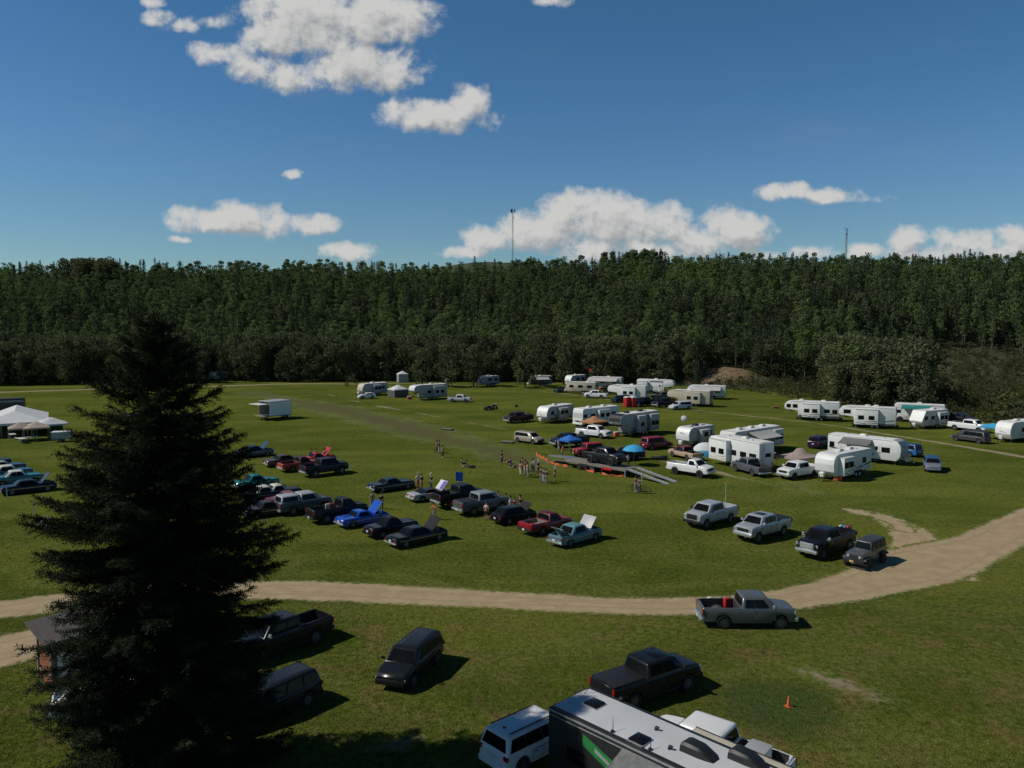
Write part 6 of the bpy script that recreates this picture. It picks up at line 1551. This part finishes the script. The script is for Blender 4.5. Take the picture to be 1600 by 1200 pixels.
def dish(h=1.55): return [simple('reflector','white',lambda bm: ring_loft(bm,[[(q*.5*math.cos(a),-.12*(1-q*q),h+q*.5*math.sin(a)) for a in np.linspace(0,2*math.pi,18,False)] for q in (.05,.4,.75,1.0)],True,True,False)),simple('mast','steel',lambda bm: tube(bm,(0,.05,0),(0,.0,h-.05),.04)),simple('feed_arm','steel',lambda bm: tube(bm,(0,-.1,h-.45),(0,-.7,h-.05),.02,.02,5)),simple('tripod','steel',lambda bm: [tube(bm,(0,.05,.7),(.5*math.cos(a),.5*math.sin(a),0),.02,.02,5) for a in (0,2.1,4.2)])]
dkk=dish()
p=G(1068,684); o=kitroot(dish(3.3),'satellite_dish','white satellite dish above the round-fronted trailer','satellite dish',(p.x,p.y,0),-20); o.scale=(.95,)*3; o.location.z=0
p=G(697,602); kitroot(dkk,'satellite_dish','small white satellite dish at the dark treeline','satellite dish',(p.x,p.y,0),-30)
def dome(bm,a0,a1,rad=1.6,h=1.9,wd=2.0):
    rg=[]
    for i in range(9):
        t=i/8; x=-wd+2*wd*t; s=math.sqrt(max(.04,1-(x/wd)**2)); rg.append([(x,rad*s*math.cos(a),h*s*math.sin(a)) for a in np.linspace(a0,a1,8)])
    ring_loft(bm,rg,False,False,False)
p=G(1102,712); kitroot([simple('tent_shell','white_cloth',lambda bm: dome(bm,0,math.pi),smooth=60),simple('blue_panel','sky_cloth',lambda bm: dome(bm,math.pi*.02,math.pi*.16,1.63,1.93),smooth=60),simple('rear_blue_panel','sky_cloth',lambda bm: dome(bm,math.pi*.84,math.pi*.98,1.63,1.93),smooth=60),simple('dark_door_panel','grey_cloth',lambda bm: dome(bm,math.pi*1.0,math.pi*.999,1.6,1.9) if 0 else box(bm,(1.75,0,.55),(.3,1.4,1.0),bev=.1))],'dome_tent','white and blue dome tent beside the two-tone pickup','tent',(p.x,p.y,0),-20)
def flagk(rl,h,w_=.9,hh=.55): 
    def cl(bm):
        rg=[]
        for i in range(8):
            t=i/7; y=.10*math.sin(t*7); rg.append([(t*w_,y,h-.02-.12*t),(t*w_,y,h-hh-.12*t),(t*w_,y-.015,h-hh-.12*t),(t*w_,y-.015,h-.02-.12*t)])
        ring_loft(bm,rg,True)
    return [simple('pole','steel',lambda bm: tube(bm,(0,0,0),(0,0,h),.03,.02,6)),simple('flag',rl,cl)]
p=G(920,606); kitroot(flagk('red_plastic',5.4,1.0,.6),'flag_pole','tall pole with red flag above the far awning camper','flag',(p.x,p.y,0),-30)
p=G(712,779); o=kitroot(flagk('blue_cloth',2.9,.9,1.0),'flag_pole','blue flag flying beside the black lifted pickup','flag',(p.x,p.y,0),30)
p=G(1133,792); kitroot([simple('whip','offwhite',lambda bm: tube(bm,(0,0,0),(.05,0,2.6),.03,.02,5)),simple('stand','trim',lambda bm: box(bm,(0,0,.05),(.3,.3,.1)))],'antenna_mast','thin white whip mast beside the leftmost silver pickup','mast',(p.x,p.y,0),0)
# --- orange barrier strips round the flatbed
def strip(label,pts,h=.42,rl='orange_plastic'):
    P=[G(u,v) for u,v in pts]; c=P[0]
    S=smooth_pts([tuple((p-c).xy) for p in P],6)
    def f(bm):
        rg=[]
        for i,(x,y) in enumerate(S):
            hz=h*(.75+.35*math.sin(i*1.3)); ly=.12*math.sin(i*.9)
            rg.append([(x,y,0.01),(x,y+ly,hz),(x+.02,y+ly+.03,hz),(x+.02,y+.04,0.01)])
        ring_loft(bm,rg)
    k=[simple('netting',rl,f),simple('stake','greywood',lambda bm: [box(bm,(x,y,.5),(.05,.05,1.0)) for x,y in (S[0],S[-1])])]
    kitroot(k,'safety_net',label,'safety netting',(c.x,c.y,0),0,'orange safety netting strips')
strip('red-orange netting strip at the far-left corner of the flatbed area',[(837,711),(843,715),(851,718)],.45)
strip('long orange netting strip left of the flatbed trailer',[(851,719),(862,724),(874,728),(887,730)],.30)
strip('orange netting strip in front of the flatbed trailer wheels',[(903,731),(914,735),(928,739)],.36)
strip('faint orange netting strip below the flatbed trailer ramps',[(940,741),(956,744),(976,745)],.25)
# stakes across the field
sk=[simple('post','offwhite',lambda bm: box(bm,(0,0,.6),(.07,.07,1.2))),simple('post_cap','greywood',lambda bm: box(bm,(0,0,1.21),(.10,.10,.04)))]
for (u,v,lb) in ((548,680,'faint wooden stake, leftmost of three in the open field'),(577,681,'pale wooden stake, middle of three in the open field'),(605,678,'faint wooden stake, right one of three in the open field'),(738,706,'pale wooden stake on the brown mown strip'),(840,722,'pale stake at the left end of the netting'),(1003,753,'pale stake beside the cyclists'),(52,803,'pale stake below the far-left classic cars'),(11,780,'pale stake touching the navy classic car')):
    p=G(u,v); kitroot(sk,'wooden_stake',lb,'stake',(p.x,p.y,0),10,'wooden stakes marking the field')
# low ramps / pallets on the grass
def pal_k(): return [simple('board','greywood',lambda bm: [box(bm,(x,0,.22),(.35,1.0,.05)) for x in (-.8,-.4,0,.4,.8)]),simple('bearer','trim',lambda bm: [box(bm,(0,y,.1),(2.0,.12,.2)) for y in (-.4,.4)])]
pkk=pal_k()
for (u,v,lb) in ((699,672,'pale wooden pallet lying on the grass near the track'),(793,692,'wooden pallet left of the tan SUV'),(875,723,'pale pallet against the front end of the flatbed trailer')):
    p=G(u,v); kitroot(pkk,'wooden_pallet',lb,'pallet',(p.x,p.y,0),-25,'wooden pallets')
# quad bike, dark dot
def quad(): return [simple('body','trim',lambda bm: (box(bm,(0,0,.62),(1.6,.5,.3),bev=.08),box(bm,(.1,0,.85),(.6,.35,.2),bev=.06))),simple('fender','darkpanel',lambda bm: [box(bm,(x,s*.4,.62),(.5,.35,.08),bev=.03) for x in (.6,-.6) for s in (1,-1)]),simple('handlebar','steel',lambda bm: (tube(bm,(.45,-.4,1.05),(.45,.4,1.05),.02),tube(bm,(.55,0,.7),(.45,0,1.05),.03)))]+wheels((.6,-.6),.45,.28,.22,'darkrim')
qk=quad()
for (u,v,rz,lb) in ((763,641,30,'dark quad bike, left one parked on the open grass'),(771,639,60,'dark quad bike, right one parked on the open grass')):
    p=G(u,v); kitroot(qk,'quad_bike',lb,'quad bike',(p.x,p.y,0),rz,'quad bikes')
p=G(807,636); kitroot([simple('bag','trim',lambda bm: box(bm,(0,0,.25),(.7,.5,.5),bev=.15)),simple('strap','steel',lambda bm: tube(bm,(-.2,0,.5),(.2,0,.5),.02))],'duffel_bag','small dark bag lying alone on the far grass','bag',(p.x,p.y,0),0)
# loads in beds etc.
def ball(bm,c,r): bmesh.ops.create_icosphere(bm,subdivisions=2,radius=r,matrix=Matrix.Translation(c))
def jerry(rl): return [simple('can',rl,lambda bm: box(bm,(0,0,.22),(.34,.22,.42),bev=.06)),simple('spout','trim',lambda bm: tube(bm,(.1,0,.42),(.2,0,.52),.03))]
def load(label,u,v,z,rl,cat='fuel can',name='fuel_can',sc_=1.0,rz=20):
    p=G(u,v,z); o=kitroot(jerry(rl),name,label,cat,(p.x,p.y,z),rz); o.scale=(sc_,)*3
load('red round container in the grey pickup bed',1136,948,.80,'red_plastic','container','plastic_container',1.35)
load('white container at the back of the grey pickup bed',1109,943,.80,'white','container','plastic_container',1.0)
load('grey tangle of gear in the middle of the grey pickup bed',1124,946,.80,'steel','container','plastic_container',1.1)
load('red fuel can in the large black pickup bed',1326,831,.98,'red_plastic',sc_=1.2)
load('white-blue bottle crate in the large black pickup bed',1321,829,.98,'sky_cloth','crate','plastic_crate',1.0)
load('pale bag in the large black pickup bed',1314,828,.98,'offwhite','bag','cloth_bag',1.0)
load('yellow container in the lowered black show pickup bed',512,796,.95,'beige','container','plastic_container',1.3)
load('red container in the lowered black show pickup bed',518,795,.95,'red_plastic','container','plastic_container',1.3)
# box in white pickup's bed
_h=R(141); _wp=G(1118,1203); bx=(_wp.x-math.cos(_h)*1.75, _wp.y-math.sin(_h)*1.75)
kitroot([simple('tank','white',lambda bm: box(bm,(0,0,.35),(.85,1.25,.66),bev=.05)),simple('lid','greypanel',lambda bm: box(bm,(0,0,.70),(.9,1.3,.06),bev=.02))],'tool_chest','grey-lidded white box in the bed of the hidden white pickup','tool chest',(bx[0],bx[1],.84),141)
# camp clutter
for (u,v,rl,lb) in ((1117,712,'red_plastic','red cooler at the left end of the big fifth wheel'),(1123,713,'blue_cloth','blue cooler at the left end of the big fifth wheel'),(1206,716,'red_plastic','red cooler at the right end of the big fifth wheel'),(963,682,'orange_plastic','orange cooler under the black-nosed fifth wheel'),(1309,751,'orange_plastic','orange cooler beneath the slide-out trailer'),(640,624,'red_plastic','red cooler between the gazebo and the camper'),(939,609,'red_plastic','dark red cooler above the far white pickup')):
    p=G(u,v); o=kitroot([simple('cooler_body',rl,lambda bm: box(bm,(0,0,.28),(.75,.45,.5),bev=.05)),simple('lid','white',lambda bm: box(bm,(0,0,.56),(.78,.48,.07),bev=.02))],'cooler_box',lb,'cooler',(p.x,p.y,0),30); o.scale=(1.3,)*3
for (u,v,lb) in ((1144,724,'folding camp chair, left one in front of the big fifth wheel'),(1150,727,'folding camp chair, middle one in front of the big fifth wheel'),(1156,729,'folding camp chair, right one in front of the big fifth wheel')):
    p=G(u,v); kitroot(chair('taupe_cloth'),'camp_chair',lb,'chair',(p.x,p.y,0),-60,'camp chairs by the big fifth wheel')
p=G(1028,718); kitroot([simple('mat','trim',lambda bm: (box(bm,(0,0,.2),(1.8,1.0,.35),bev=.1),box(bm,(.9,.4,.25),(.9,.8,.45),bev=.15)))],'gear_pile','low dark pile of gear right of the parasol','gear pile',(p.x,p.y,0),0)
for (u,v,lb) in ((1240,640,'small stack of firewood beside the leftmost fifth wheel of the tree row'),):
    p=G(1213,638); kitroot([simple('log','orange_plastic' if 0 else 'wood',lambda bm: [tube(bm,(-.8+.1*i,-.4,.12+.2*(i%2)),(-.8+.1*i,.5,.12+.2*(i%2)),.1,.09,6) for i in range(14)])],'firewood_stack',lb,'firewood',(p.x,p.y,0),0)
# --- towers on the skyline
def tower(label,u,vt,D,w_,heads):
    d=ray(u,396); x=d.x/d.y*D; zt=CAM_H+ray(u,vt).z/ray(u,vt).y*D; zb=44
    H=zt-zb
    def f(bm):
        n=int(H/2.2)
        for k_ in range(3):
            a=k_*2.094; tube(bm,(w_*math.cos(a),w_*math.sin(a),0),(w_*math.cos(a),w_*math.sin(a),H),.07,.07,4)
        for i in range(n):
            for k_ in range(3):
                a=k_*2.094; b=(k_+1)*2.094; z0=H*i/n; z1=H*(i+1)/n
                if i%2: a,b=b,a
                tube(bm,(w_*math.cos(a),w_*math.sin(a),z0),(w_*math.cos(b),w_*math.sin(b),z1),.05,.05,4)
                tube(bm,(w_*math.cos(a),w_*math.sin(a),z0),(w_*math.cos(b),w_*math.sin(b),z0),.04,.04,4)
    k=[simple('mast','mastgrey',f,smooth=0)]
    if heads:
        for a in (0,2.1,4.2): k.append(simple('antenna_panel','trim',lambda bm: (box(bm,(1.9*math.cos(a),1.9*math.sin(a),H-.2),(.8,.8,3.0),bev=.1),tube(bm,(0,0,H-1),(1.9*math.cos(a),1.9*math.sin(a),H-1),.1))))
        k.append(simple('dish','white',lambda bm: tube(bm,(.6,-.6,H-6),(.6,-.9,H-6),.6,.6,10)))
    else: k.append(simple('antenna_arm','steel',lambda bm: (box(bm,(0,0,H),(3.0,.12,.12)),box(bm,(-1.4,0,H+.1),(.15,.15,.8)),box(bm,(.0,0,H-3),(1.0,.1,.6)))))
    r=empty('lattice_tower',(x,D,zb),R(15),label,'tower'); assemble(k,r,{})
tower('slim lattice tower with antenna panels above the central ridge',801,329,720,.75,True)
tower('thin lattice mast with a short top arm on the right skyline',1322,357,440,.45,False)
# ------------------------------------------------------------------ people
POSES = {
 'stand': dict(hip=(0,0,.93), chest=(0,0,1.38), head=(.02,0,1.66), lk=(.03,.11,.50), lf=(0,.12,.06), lt=(.14,.13,.03), rk=(.02,-.11,.50), rf=(-.02,-.12,.06), rt=(.12,-.14,.03), le=(-.04,.25,1.12), lh=(.04,.27,.86), re=(-.04,-.25,1.12), rh=(.06,-.26,.86)),
 'step': dict(hip=(0,0,.92), chest=(.03,0,1.37), head=(.07,0,1.65), lk=(.18,.11,.52), lf=(.22,.11,.07), lt=(.36,.12,.04), rk=(-.04,-.11,.50), rf=(-.26,-.11,.10), rt=(-.14,-.12,.03), le=(-.12,.25,1.14), lh=(-.02,.27,.90), re=(.10,-.25,1.13), rh=(.28,-.24,.96)),
 'arms': dict(hip=(0,0,.93), chest=(0,0,1.38), head=(.05,0,1.65), lk=(.02,.13,.50), lf=(0,.16,.06), lt=(.14,.18,.03), rk=(.02,-.13,.50), rf=(0,-.16,.06), rt=(.14,-.18,.03), le=(.06,.30,1.14), lh=(.22,.10,1.18), re=(.06,-.30,1.14), rh=(.24,-.06,1.22)),
 'reach': dict(hip=(0,0,.92), chest=(.08,0,1.35), head=(.16,0,1.60), lk=(.03,.12,.50), lf=(0,.14,.06), lt=(.14,.15,.03), rk=(.02,-.12,.50), rf=(-.04,-.14,.06), rt=(.10,-.15,.03), le=(.26,.24,1.20), lh=(.50,.20,1.16), re=(.22,-.24,1.16), rh=(.46,-.18,1.06)),
 'sit': dict(hip=(0,0,.14), chest=(-.08,0,.60), head=(-.02,0,.88), lk=(.36,.14,.42), lf=(.62,.14,.07), lt=(.74,.15,.06), rk=(.38,-.12,.38), rf=(.66,-.16,.07), rt=(.78,-.17,.06), le=(-.02,.28,.38), lh=(.22,.24,.42), re=(-.22,-.28,.34), rh=(-.30,-.28,.06)),
 'recline': dict(hip=(0,0,.14), chest=(-.36,0,.36), head=(-.52,0,.56), lk=(.38,.12,.30), lf=(.74,.12,.07), lt=(.82,.13,.10), rk=(.44,-.12,.14), rf=(.84,-.14,.08), rt=(.90,-.15,.12), le=(-.46,.30,.16), lh=(-.24,.36,.05), re=(-.50,-.28,.14), rh=(-.30,-.36,.05)),
}
def limb_mesh(name, nodes, edges, levels=1):
    me = bpy.data.meshes.new(name); me.from_pydata([n[0] for n in nodes], edges, []); 
    o = bpy.data.objects.new(name, me); col.objects.link(o)
    md = o.modifiers.new('s', 'SKIN'); sv = me.skin_vertices[0].data
    for i, n in enumerate(nodes): r = n[1] if hasattr(n[1], '__len__') else (n[1], n[1]); sv[i].radius = r; sv[i].use_root = (i == 0)
    md.use_smooth_shade = True
    o.modifiers.new('d', 'SUBSURF').levels = levels
    dg = bpy.context.evaluated_depsgraph_get(); ev = o.evaluated_get(dg); out = bpy.data.meshes.new_from_object(ev)
    bpy.data.objects.remove(o); out.name = name
    out.polygons.foreach_set('use_smooth', [True]*len(out.polygons)); out.materials.clear(); out.materials.append(None)
    return out
def person_kit(pose, shorts=False, cap=False, longhair=False, f=False):
    P = {k: Vector(v) for k, v in POSES[pose].items()}
    up = (P['chest']-P['hip']).normalized(); side = Vector((0, 1, 0)); fw = side.cross(up)
    hip, ch, hd = P['hip'], P['chest'], P['head']
    wst = hip.lerp(ch, .42); neck = ch+(hd-ch)*.42; sh = .175 if not f else .155
    hv = (hd-ch).normalized()
    lsh, rsh = ch+side*sh, ch-side*sh; lhp, rhp = hip+side*.095-up*.03, hip-side*.095-up*.03
    N = [(hip, (.13, .11)), (wst, (.12, .10)), (ch, (.145, .105)), (neck, .052), (hd-hv*.05, (.075, .082)), (hd+hv*.06, (.08, .09)), (hd+hv*.115, (.05, .06)),
         (lsh, .058), (P['le'], .042), (P['lh'], .030), (rsh, .058), (P['re'], .042), (P['rh'], .030),
         (lhp, .085), (P['lk'], .058), (P['lf'], .038), (P['lt'], .034), (rhp, .085), (P['rk'], .058), (P['rf'], .038), (P['rt'], .034),
         (hd+fw*.105-hv*.0, .014)]
    E = [(0, 1), (1, 2), (2, 3), (3, 4), (4, 5), (5, 6), (2, 7), (7, 8), (8, 9), (2, 10), (10, 11), (11, 12), (0, 13), (13, 14), (14, 15), (15, 16), (0, 17), (17, 18), (18, 19), (19, 20), (5, 21)]
    # hands: five fingers each
    for hi, ei, sg in ((9, 8, 1), (12, 11, -1)):
        h = N[hi][0]; d = (h-N[ei][0]).normalized(); s2 = d.cross(fw); s2 = s2.normalized() if s2.length > .1 else Vector((0, 0, 1))
        pv = fw if abs(d.dot(fw)) < .8 else up
        base = len(N); N.append((h+d*.055, (.030, .016))); E.append((hi, base))
        for q, (o_, ln) in enumerate(((-.030, .060), (-.010, .072), (.010, .068), (.030, .052))):
            i = len(N); N.append((h+d*(.075+ln*.5)+pv*o_, .0085)); N.append((h+d*(.07+ln)+pv*o_*1.1+s2*.02*sg, .0075)); E += [(base, i), (i, i+1)]
        i = len(N); N.append((h+d*.04+pv*.05, .011)); N.append((h+d*.085+pv*.062, .009)); E += [(hi, i), (i, i+1)]
    body = limb_mesh('body', N, E)
    # clothing: short shells slightly outside the body
    S = [(wst-up*.06, (.150, .125)), (wst+up*.02, (.142, .118)), (ch, (.165, .125)), (ch+up*.05, (.12, .10)), (lsh, .074), (lsh.lerp(P['le'], .75), .062), (rsh, .074), (rsh.lerp(P['re'], .75), .062)]
    shirt = limb_mesh('shirt', S, [(0, 1), (1, 2), (2, 3), (2, 4), (4, 5), (2, 6), (6, 7)])
    t = .95 if shorts else .96
    kl = P['lk'] if shorts else P['lf']; kr = P['rk'] if shorts else P['rf']
    T = [(hip+up*.06, (.150, .125)), (hip-up*.02, (.150, .128)), (lhp, .103), (rhp, .103)]; TE = [(0, 1), (1, 2), (1, 3)]
    for a, kn, ft in ((2, P['lk'], P['lf']), (3, P['rk'], P['rf'])):
        i = len(T); T.append((kn, .076)); TE.append((a, i))
        if not shorts: T.append((kn.lerp(ft, .85), .058)); TE.append((i, i+1))
    tr = limb_mesh('trousers', T, TE)
    k = [part('body', body, 'skin'), part('shirt', shirt, 'shirt'), part('shorts' if shorts else 'trousers', tr, 'pants')]
    for a, b in (('lf', 'lt'), ('rf', 'rt')):
        d = (P[b]-P[a]); k.append(part('shoe', limb_mesh('shoe', [(P[a]-d*.35-Vector((0, 0, .012)), (.044, .04)), (P[a]+d*.4, (.048, .036)), (P[b]+d*.25, (.040, .030))], [(0, 1), (1, 2)]), 'shoe'))
    if cap: k.append(part('cap', limb_mesh('cap', [(hd+hv*.10, (.098, .105)), (hd+hv*.14, (.075, .08)), (hd+hv*.085+fw*.14, (.05, .015))], [(0, 1), (0, 2)]), 'cap'))
    else:
        H_ = [(hd+hv*.10-fw*.02, (.094, .098)), (hd+hv*.135-fw*.01, (.06, .07)), (hd+hv*.02-fw*.065, (.078, .055))]
        if longhair: H_.append((hd-hv*.10-fw*.07, (.07, .045)))
        k.append(part('hair', limb_mesh('hair', H_, [(0, 1), (0, 2)]+([(2, 3)] if longhair else [])), 'hair'))
    return k
PK_ = {}
def person(label, u, v, face, shirt, pants, pose='stand', h=1.75, z=0, group=None, shorts=False, cap=False, longhair=False, f=False, hair='hair', shoe=(.05,.05,.05)):
    key = (pose, shorts, cap, longhair, f)
    if key not in PK_: PK_[key] = person_kit(*key)
    C = lambda c: flat('cloth_%.2f_%.2f_%.2f' % c, c, .85, 0, .1, 8)
    p = G(u, v, z); r = empty('person', (p.x, p.y, z), R(face), label, 'person', group)
    r.scale = (h/1.78,)*3
    assemble(PK_[key], r, dict(shirt=C(shirt), pants=C(pants), shoe=C(shoe), cap=C(shirt if isinstance(cap, bool) else cap), hair=role(hair)))
K=(.02,.02,.022); JE=(.05,.07,.12); GR=(.16,.16,.16); LG=(.42,.42,.40); WH_=(.65,.65,.62); RD=(.40,.03,.03); PKc=(.50,.20,.20); OR=(.62,.16,.05); TAN=(.35,.27,.18); NB=(.02,.03,.08); PUR=(.55,.06,.22)
CW='onlookers standing in the middle of the field'
person('person in pink top and white trousers at the left end of the crowd',813,743,10,PKc,WH_,'stand',f=True,longhair=True,group=CW)
person('person in dark red shirt second in the crowd line',816.5,737,0,(.10,.02,.03),K,'stand',group=CW)
person('person in red shirt and pale jeans third in the crowd line',820,741,-20,RD,LG,'arms',group=CW)
person('person in black shirt and black trousers behind the crowd line',823,745,180,(.12,.02,.03),K,'stand',group=CW)
person('person in pale pink shirt and light trousers near the crowd centre',824.8,746,-30,(.60,.32,.28),LG,'stand',f=True,group=CW)
person('person with light grey shirt and shorts sitting behind the crowd',831,737,-60,LG,NB,'stand',h=1.5,shorts=True,group=CW)
person('person in blue-grey top behind the crowd centre',834,738,200,(.20,.24,.32),NB,'arms',group=CW)
person('person in dark top with white cap in the crowd',841,741,-40,K,JE,'stand',cap=(.6,.6,.58),group=CW)
person('person in black jacket and grey jeans, third from crowd right',845,753,30,K,GR,'stand',group=CW)
person('person in black top and light trousers, second from crowd right',849,755,40,(.03,.025,.03),LG,'arms',group=CW)
person('person in dark clothes stepping, right end of the crowd',853,756,60,(.04,.035,.05),GR,'step',group=CW,shoe=WH_)
person('person in grey shirt and black shorts standing apart right of the crowd',867,753,170,(.05,.05,.055),K,'stand',h=1.85,shorts=True,hair='greyhair')
person('person in dark red shirt standing left of the reclining group',784,725,-30,(.09,.015,.02),K,'stand',h=1.8)
LY='people reclining on the grass left of the crowd'
person('person in black reclining, upper left of the grass group',792,723,-40,K,K,'recline',group=LY)
person('person in black sitting with knees up in the grass group',797,727,-60,K,NB,'sit',group=LY)
person('person in dark clothes reclining, lower right of the grass group',802,731,-30,(.03,.03,.035),K,'recline',group=LY,shoe=WH_)
F4='family group on the brown strip'
person('person in orange-pink top at the left of the family group',682.5,707,-20,(.55,.22,.14),(.10,.02,.03),'stand',f=True,longhair=True,group=F4)
person('tall person in black shirt and grey trousers in the family group',686,709,-10,K,LG,'stand',h=1.85,group=F4)
person('child in red shirt crouched at the left of the family group',679,708,0,RD,K,'stand',h=1.15,group=F4)
person('person in pink shirt and black trousers, right of the family group',692,715,150,PKc,K,'arms',h=1.68,f=True,longhair=True,group=F4,shoe=WH_)
S3='people sitting on the grass below the family group'
person('person in dark top sitting at the left on the brown strip edge',722,728,20,K,(.12,.04,.04),'sit',group=S3)
person('person in tan trousers sitting in the middle of the seated trio',729,731,200,(.06,.03,.03),TAN,'sit',group=S3)
person('person with pale top reclining at the right of the seated trio',735,731,0,(.45,.36,.26),K,'recline',group=S3,shoe=WH_)
person('person in white vest and cap behind the silver sports car',653,764,-50,(.60,.60,.56),(.22,.10,.06),'stand',h=1.85,cap=(.5,.5,.36))
person('person in black shirt beside the white-vested person',659,765,150,K,(.25,.13,.09),'stand',h=1.75)
person('person in black with pale bucket hat behind the sports car',674,765,-140,K,(.06,.08,.10),'stand',h=1.85,cap=(.58,.56,.42))
person('person in pale green shirt beside the raised blue hood',582,795,-60,(.22,.34,.28),GR,'stand',h=1.8,cap=(.2,.3,.25))
person('person in black shirt right behind the raised blue hood',596,797,-70,K,JE,'stand',h=1.75)
person('person in orange shirt behind the black sedan raised hood',679,812,-120,OR,(.25,.22,.2),'reach',h=1.75,longhair=True)
person('person in pale pink shirt standing beside the grey canopy pickup',760,813,60,(.60,.36,.34),K,'stand',h=1.8,shorts=True)
person('person in red top looking over the grey pickup nose',779,795,-90,(.60,.22,.20),K,'arms',f=True,longhair=True)
HR='people gathered round the hot rod'
person('person in pale yellow shirt left of the hot rod group',791,797,-60,(.55,.55,.38),GR,'stand',h=1.6,group=HR)
person('person in white clothes in the hot rod group',798,803,-40,WH_,LG,'stand',h=1.75,f=True,group=HR)
person('person in magenta top in the hot rod group',804,802,-100,PUR,K,'stand',h=1.55,f=True,longhair=True,group=HR)
person('person in dark clothes at the right of the hot rod group',813,803,-120,K,K,'stand',h=1.85,group=HR)
BK='people behind the red hood in the back row'
person('person in dark clothes, left one behind the red hood',486,722,-80,(.03,.04,.05),JE,'stand',group=BK)
person('person in black, middle one behind the red hood',494,722,-80,K,K,'arms',group=BK)
person('person in dark top, right one behind the red hood',508,722,-100,(.05,.04,.04),K,'stand',group=BK)
person('person in orange-red vest reaching beside the blue canopy',878,716,10,(.50,.07,.04),(.07,.09,.12),'reach',h=1.85)
person('person in white shirt standing left of the blue canopy',873,704,-40,WH_,LG,'stand',h=1.8)
person('person in black crouching by the parasol on the flatbed end',982,728,120,(.50,.50,.47),K,'reach',h=1.6)
CY='people with bicycles in front of the ramps'
person('person in red shirt standing with the left bicycle',993,768,-30,RD,TAN,'stand',h=1.7,group=CY,shoe=WH_)
person('person in dark blue clothes standing with the right bicycle',999,771,-140,NB,(.03,.05,.10),'arms',h=1.75,group=CY)
def bike():
    r=.34; 
    def fr(bm):
        pts=dict(a=(-.5,0,r),b=(.52,0,r),c=(-.05,0,.30),d=(-.22,0,.82),e=(.36,0,.86),h=(.40,0,1.0))
        for p,q in (('a','c'),('a','d'),('c','d'),('c','e'),('d','e'),('e','b'),('e','h')): tube(bm,pts[p],pts[q],.02,.02,5)
    wb=newbm(); pr=None
    for i in range(19):
        a=2*math.pi*i/18; q=(r*math.cos(a),0,r*math.sin(a))
        if pr: tube(wb,pr,q,.022,.022,5)
        pr=q
    for i in range(6): tube(wb,(0,0,0),(r*math.cos(i*1.047),0,r*math.sin(i*1.047)),.006,.006,3)
    wm=fin(wb,'wheel',40)
    return [simple('frame','trim',fr),part('wheel',wm,'rubber',(-.5,0,r)),part('wheel',wm,'rubber',(.52,0,r)),simple('saddle','trim',lambda bm: box(bm,(-.24,0,.90),(.24,.12,.05),bev=.02)),simple('handlebar','steel',lambda bm: tube(bm,(.38,-.28,1.0),(.38,.28,1.0),.015,.015,5))]
bk_=bike()
for (u,v,rz,lb) in ((990,770,20,'bicycle held beside the person in red'),(1004,771,-20,'bicycle at the right of the person in dark blue')):
    p=G(u,v); kitroot(bk_,'bicycle',lb,'bicycle',(p.x,p.y,0),rz,'bicycles in front of the ramps')
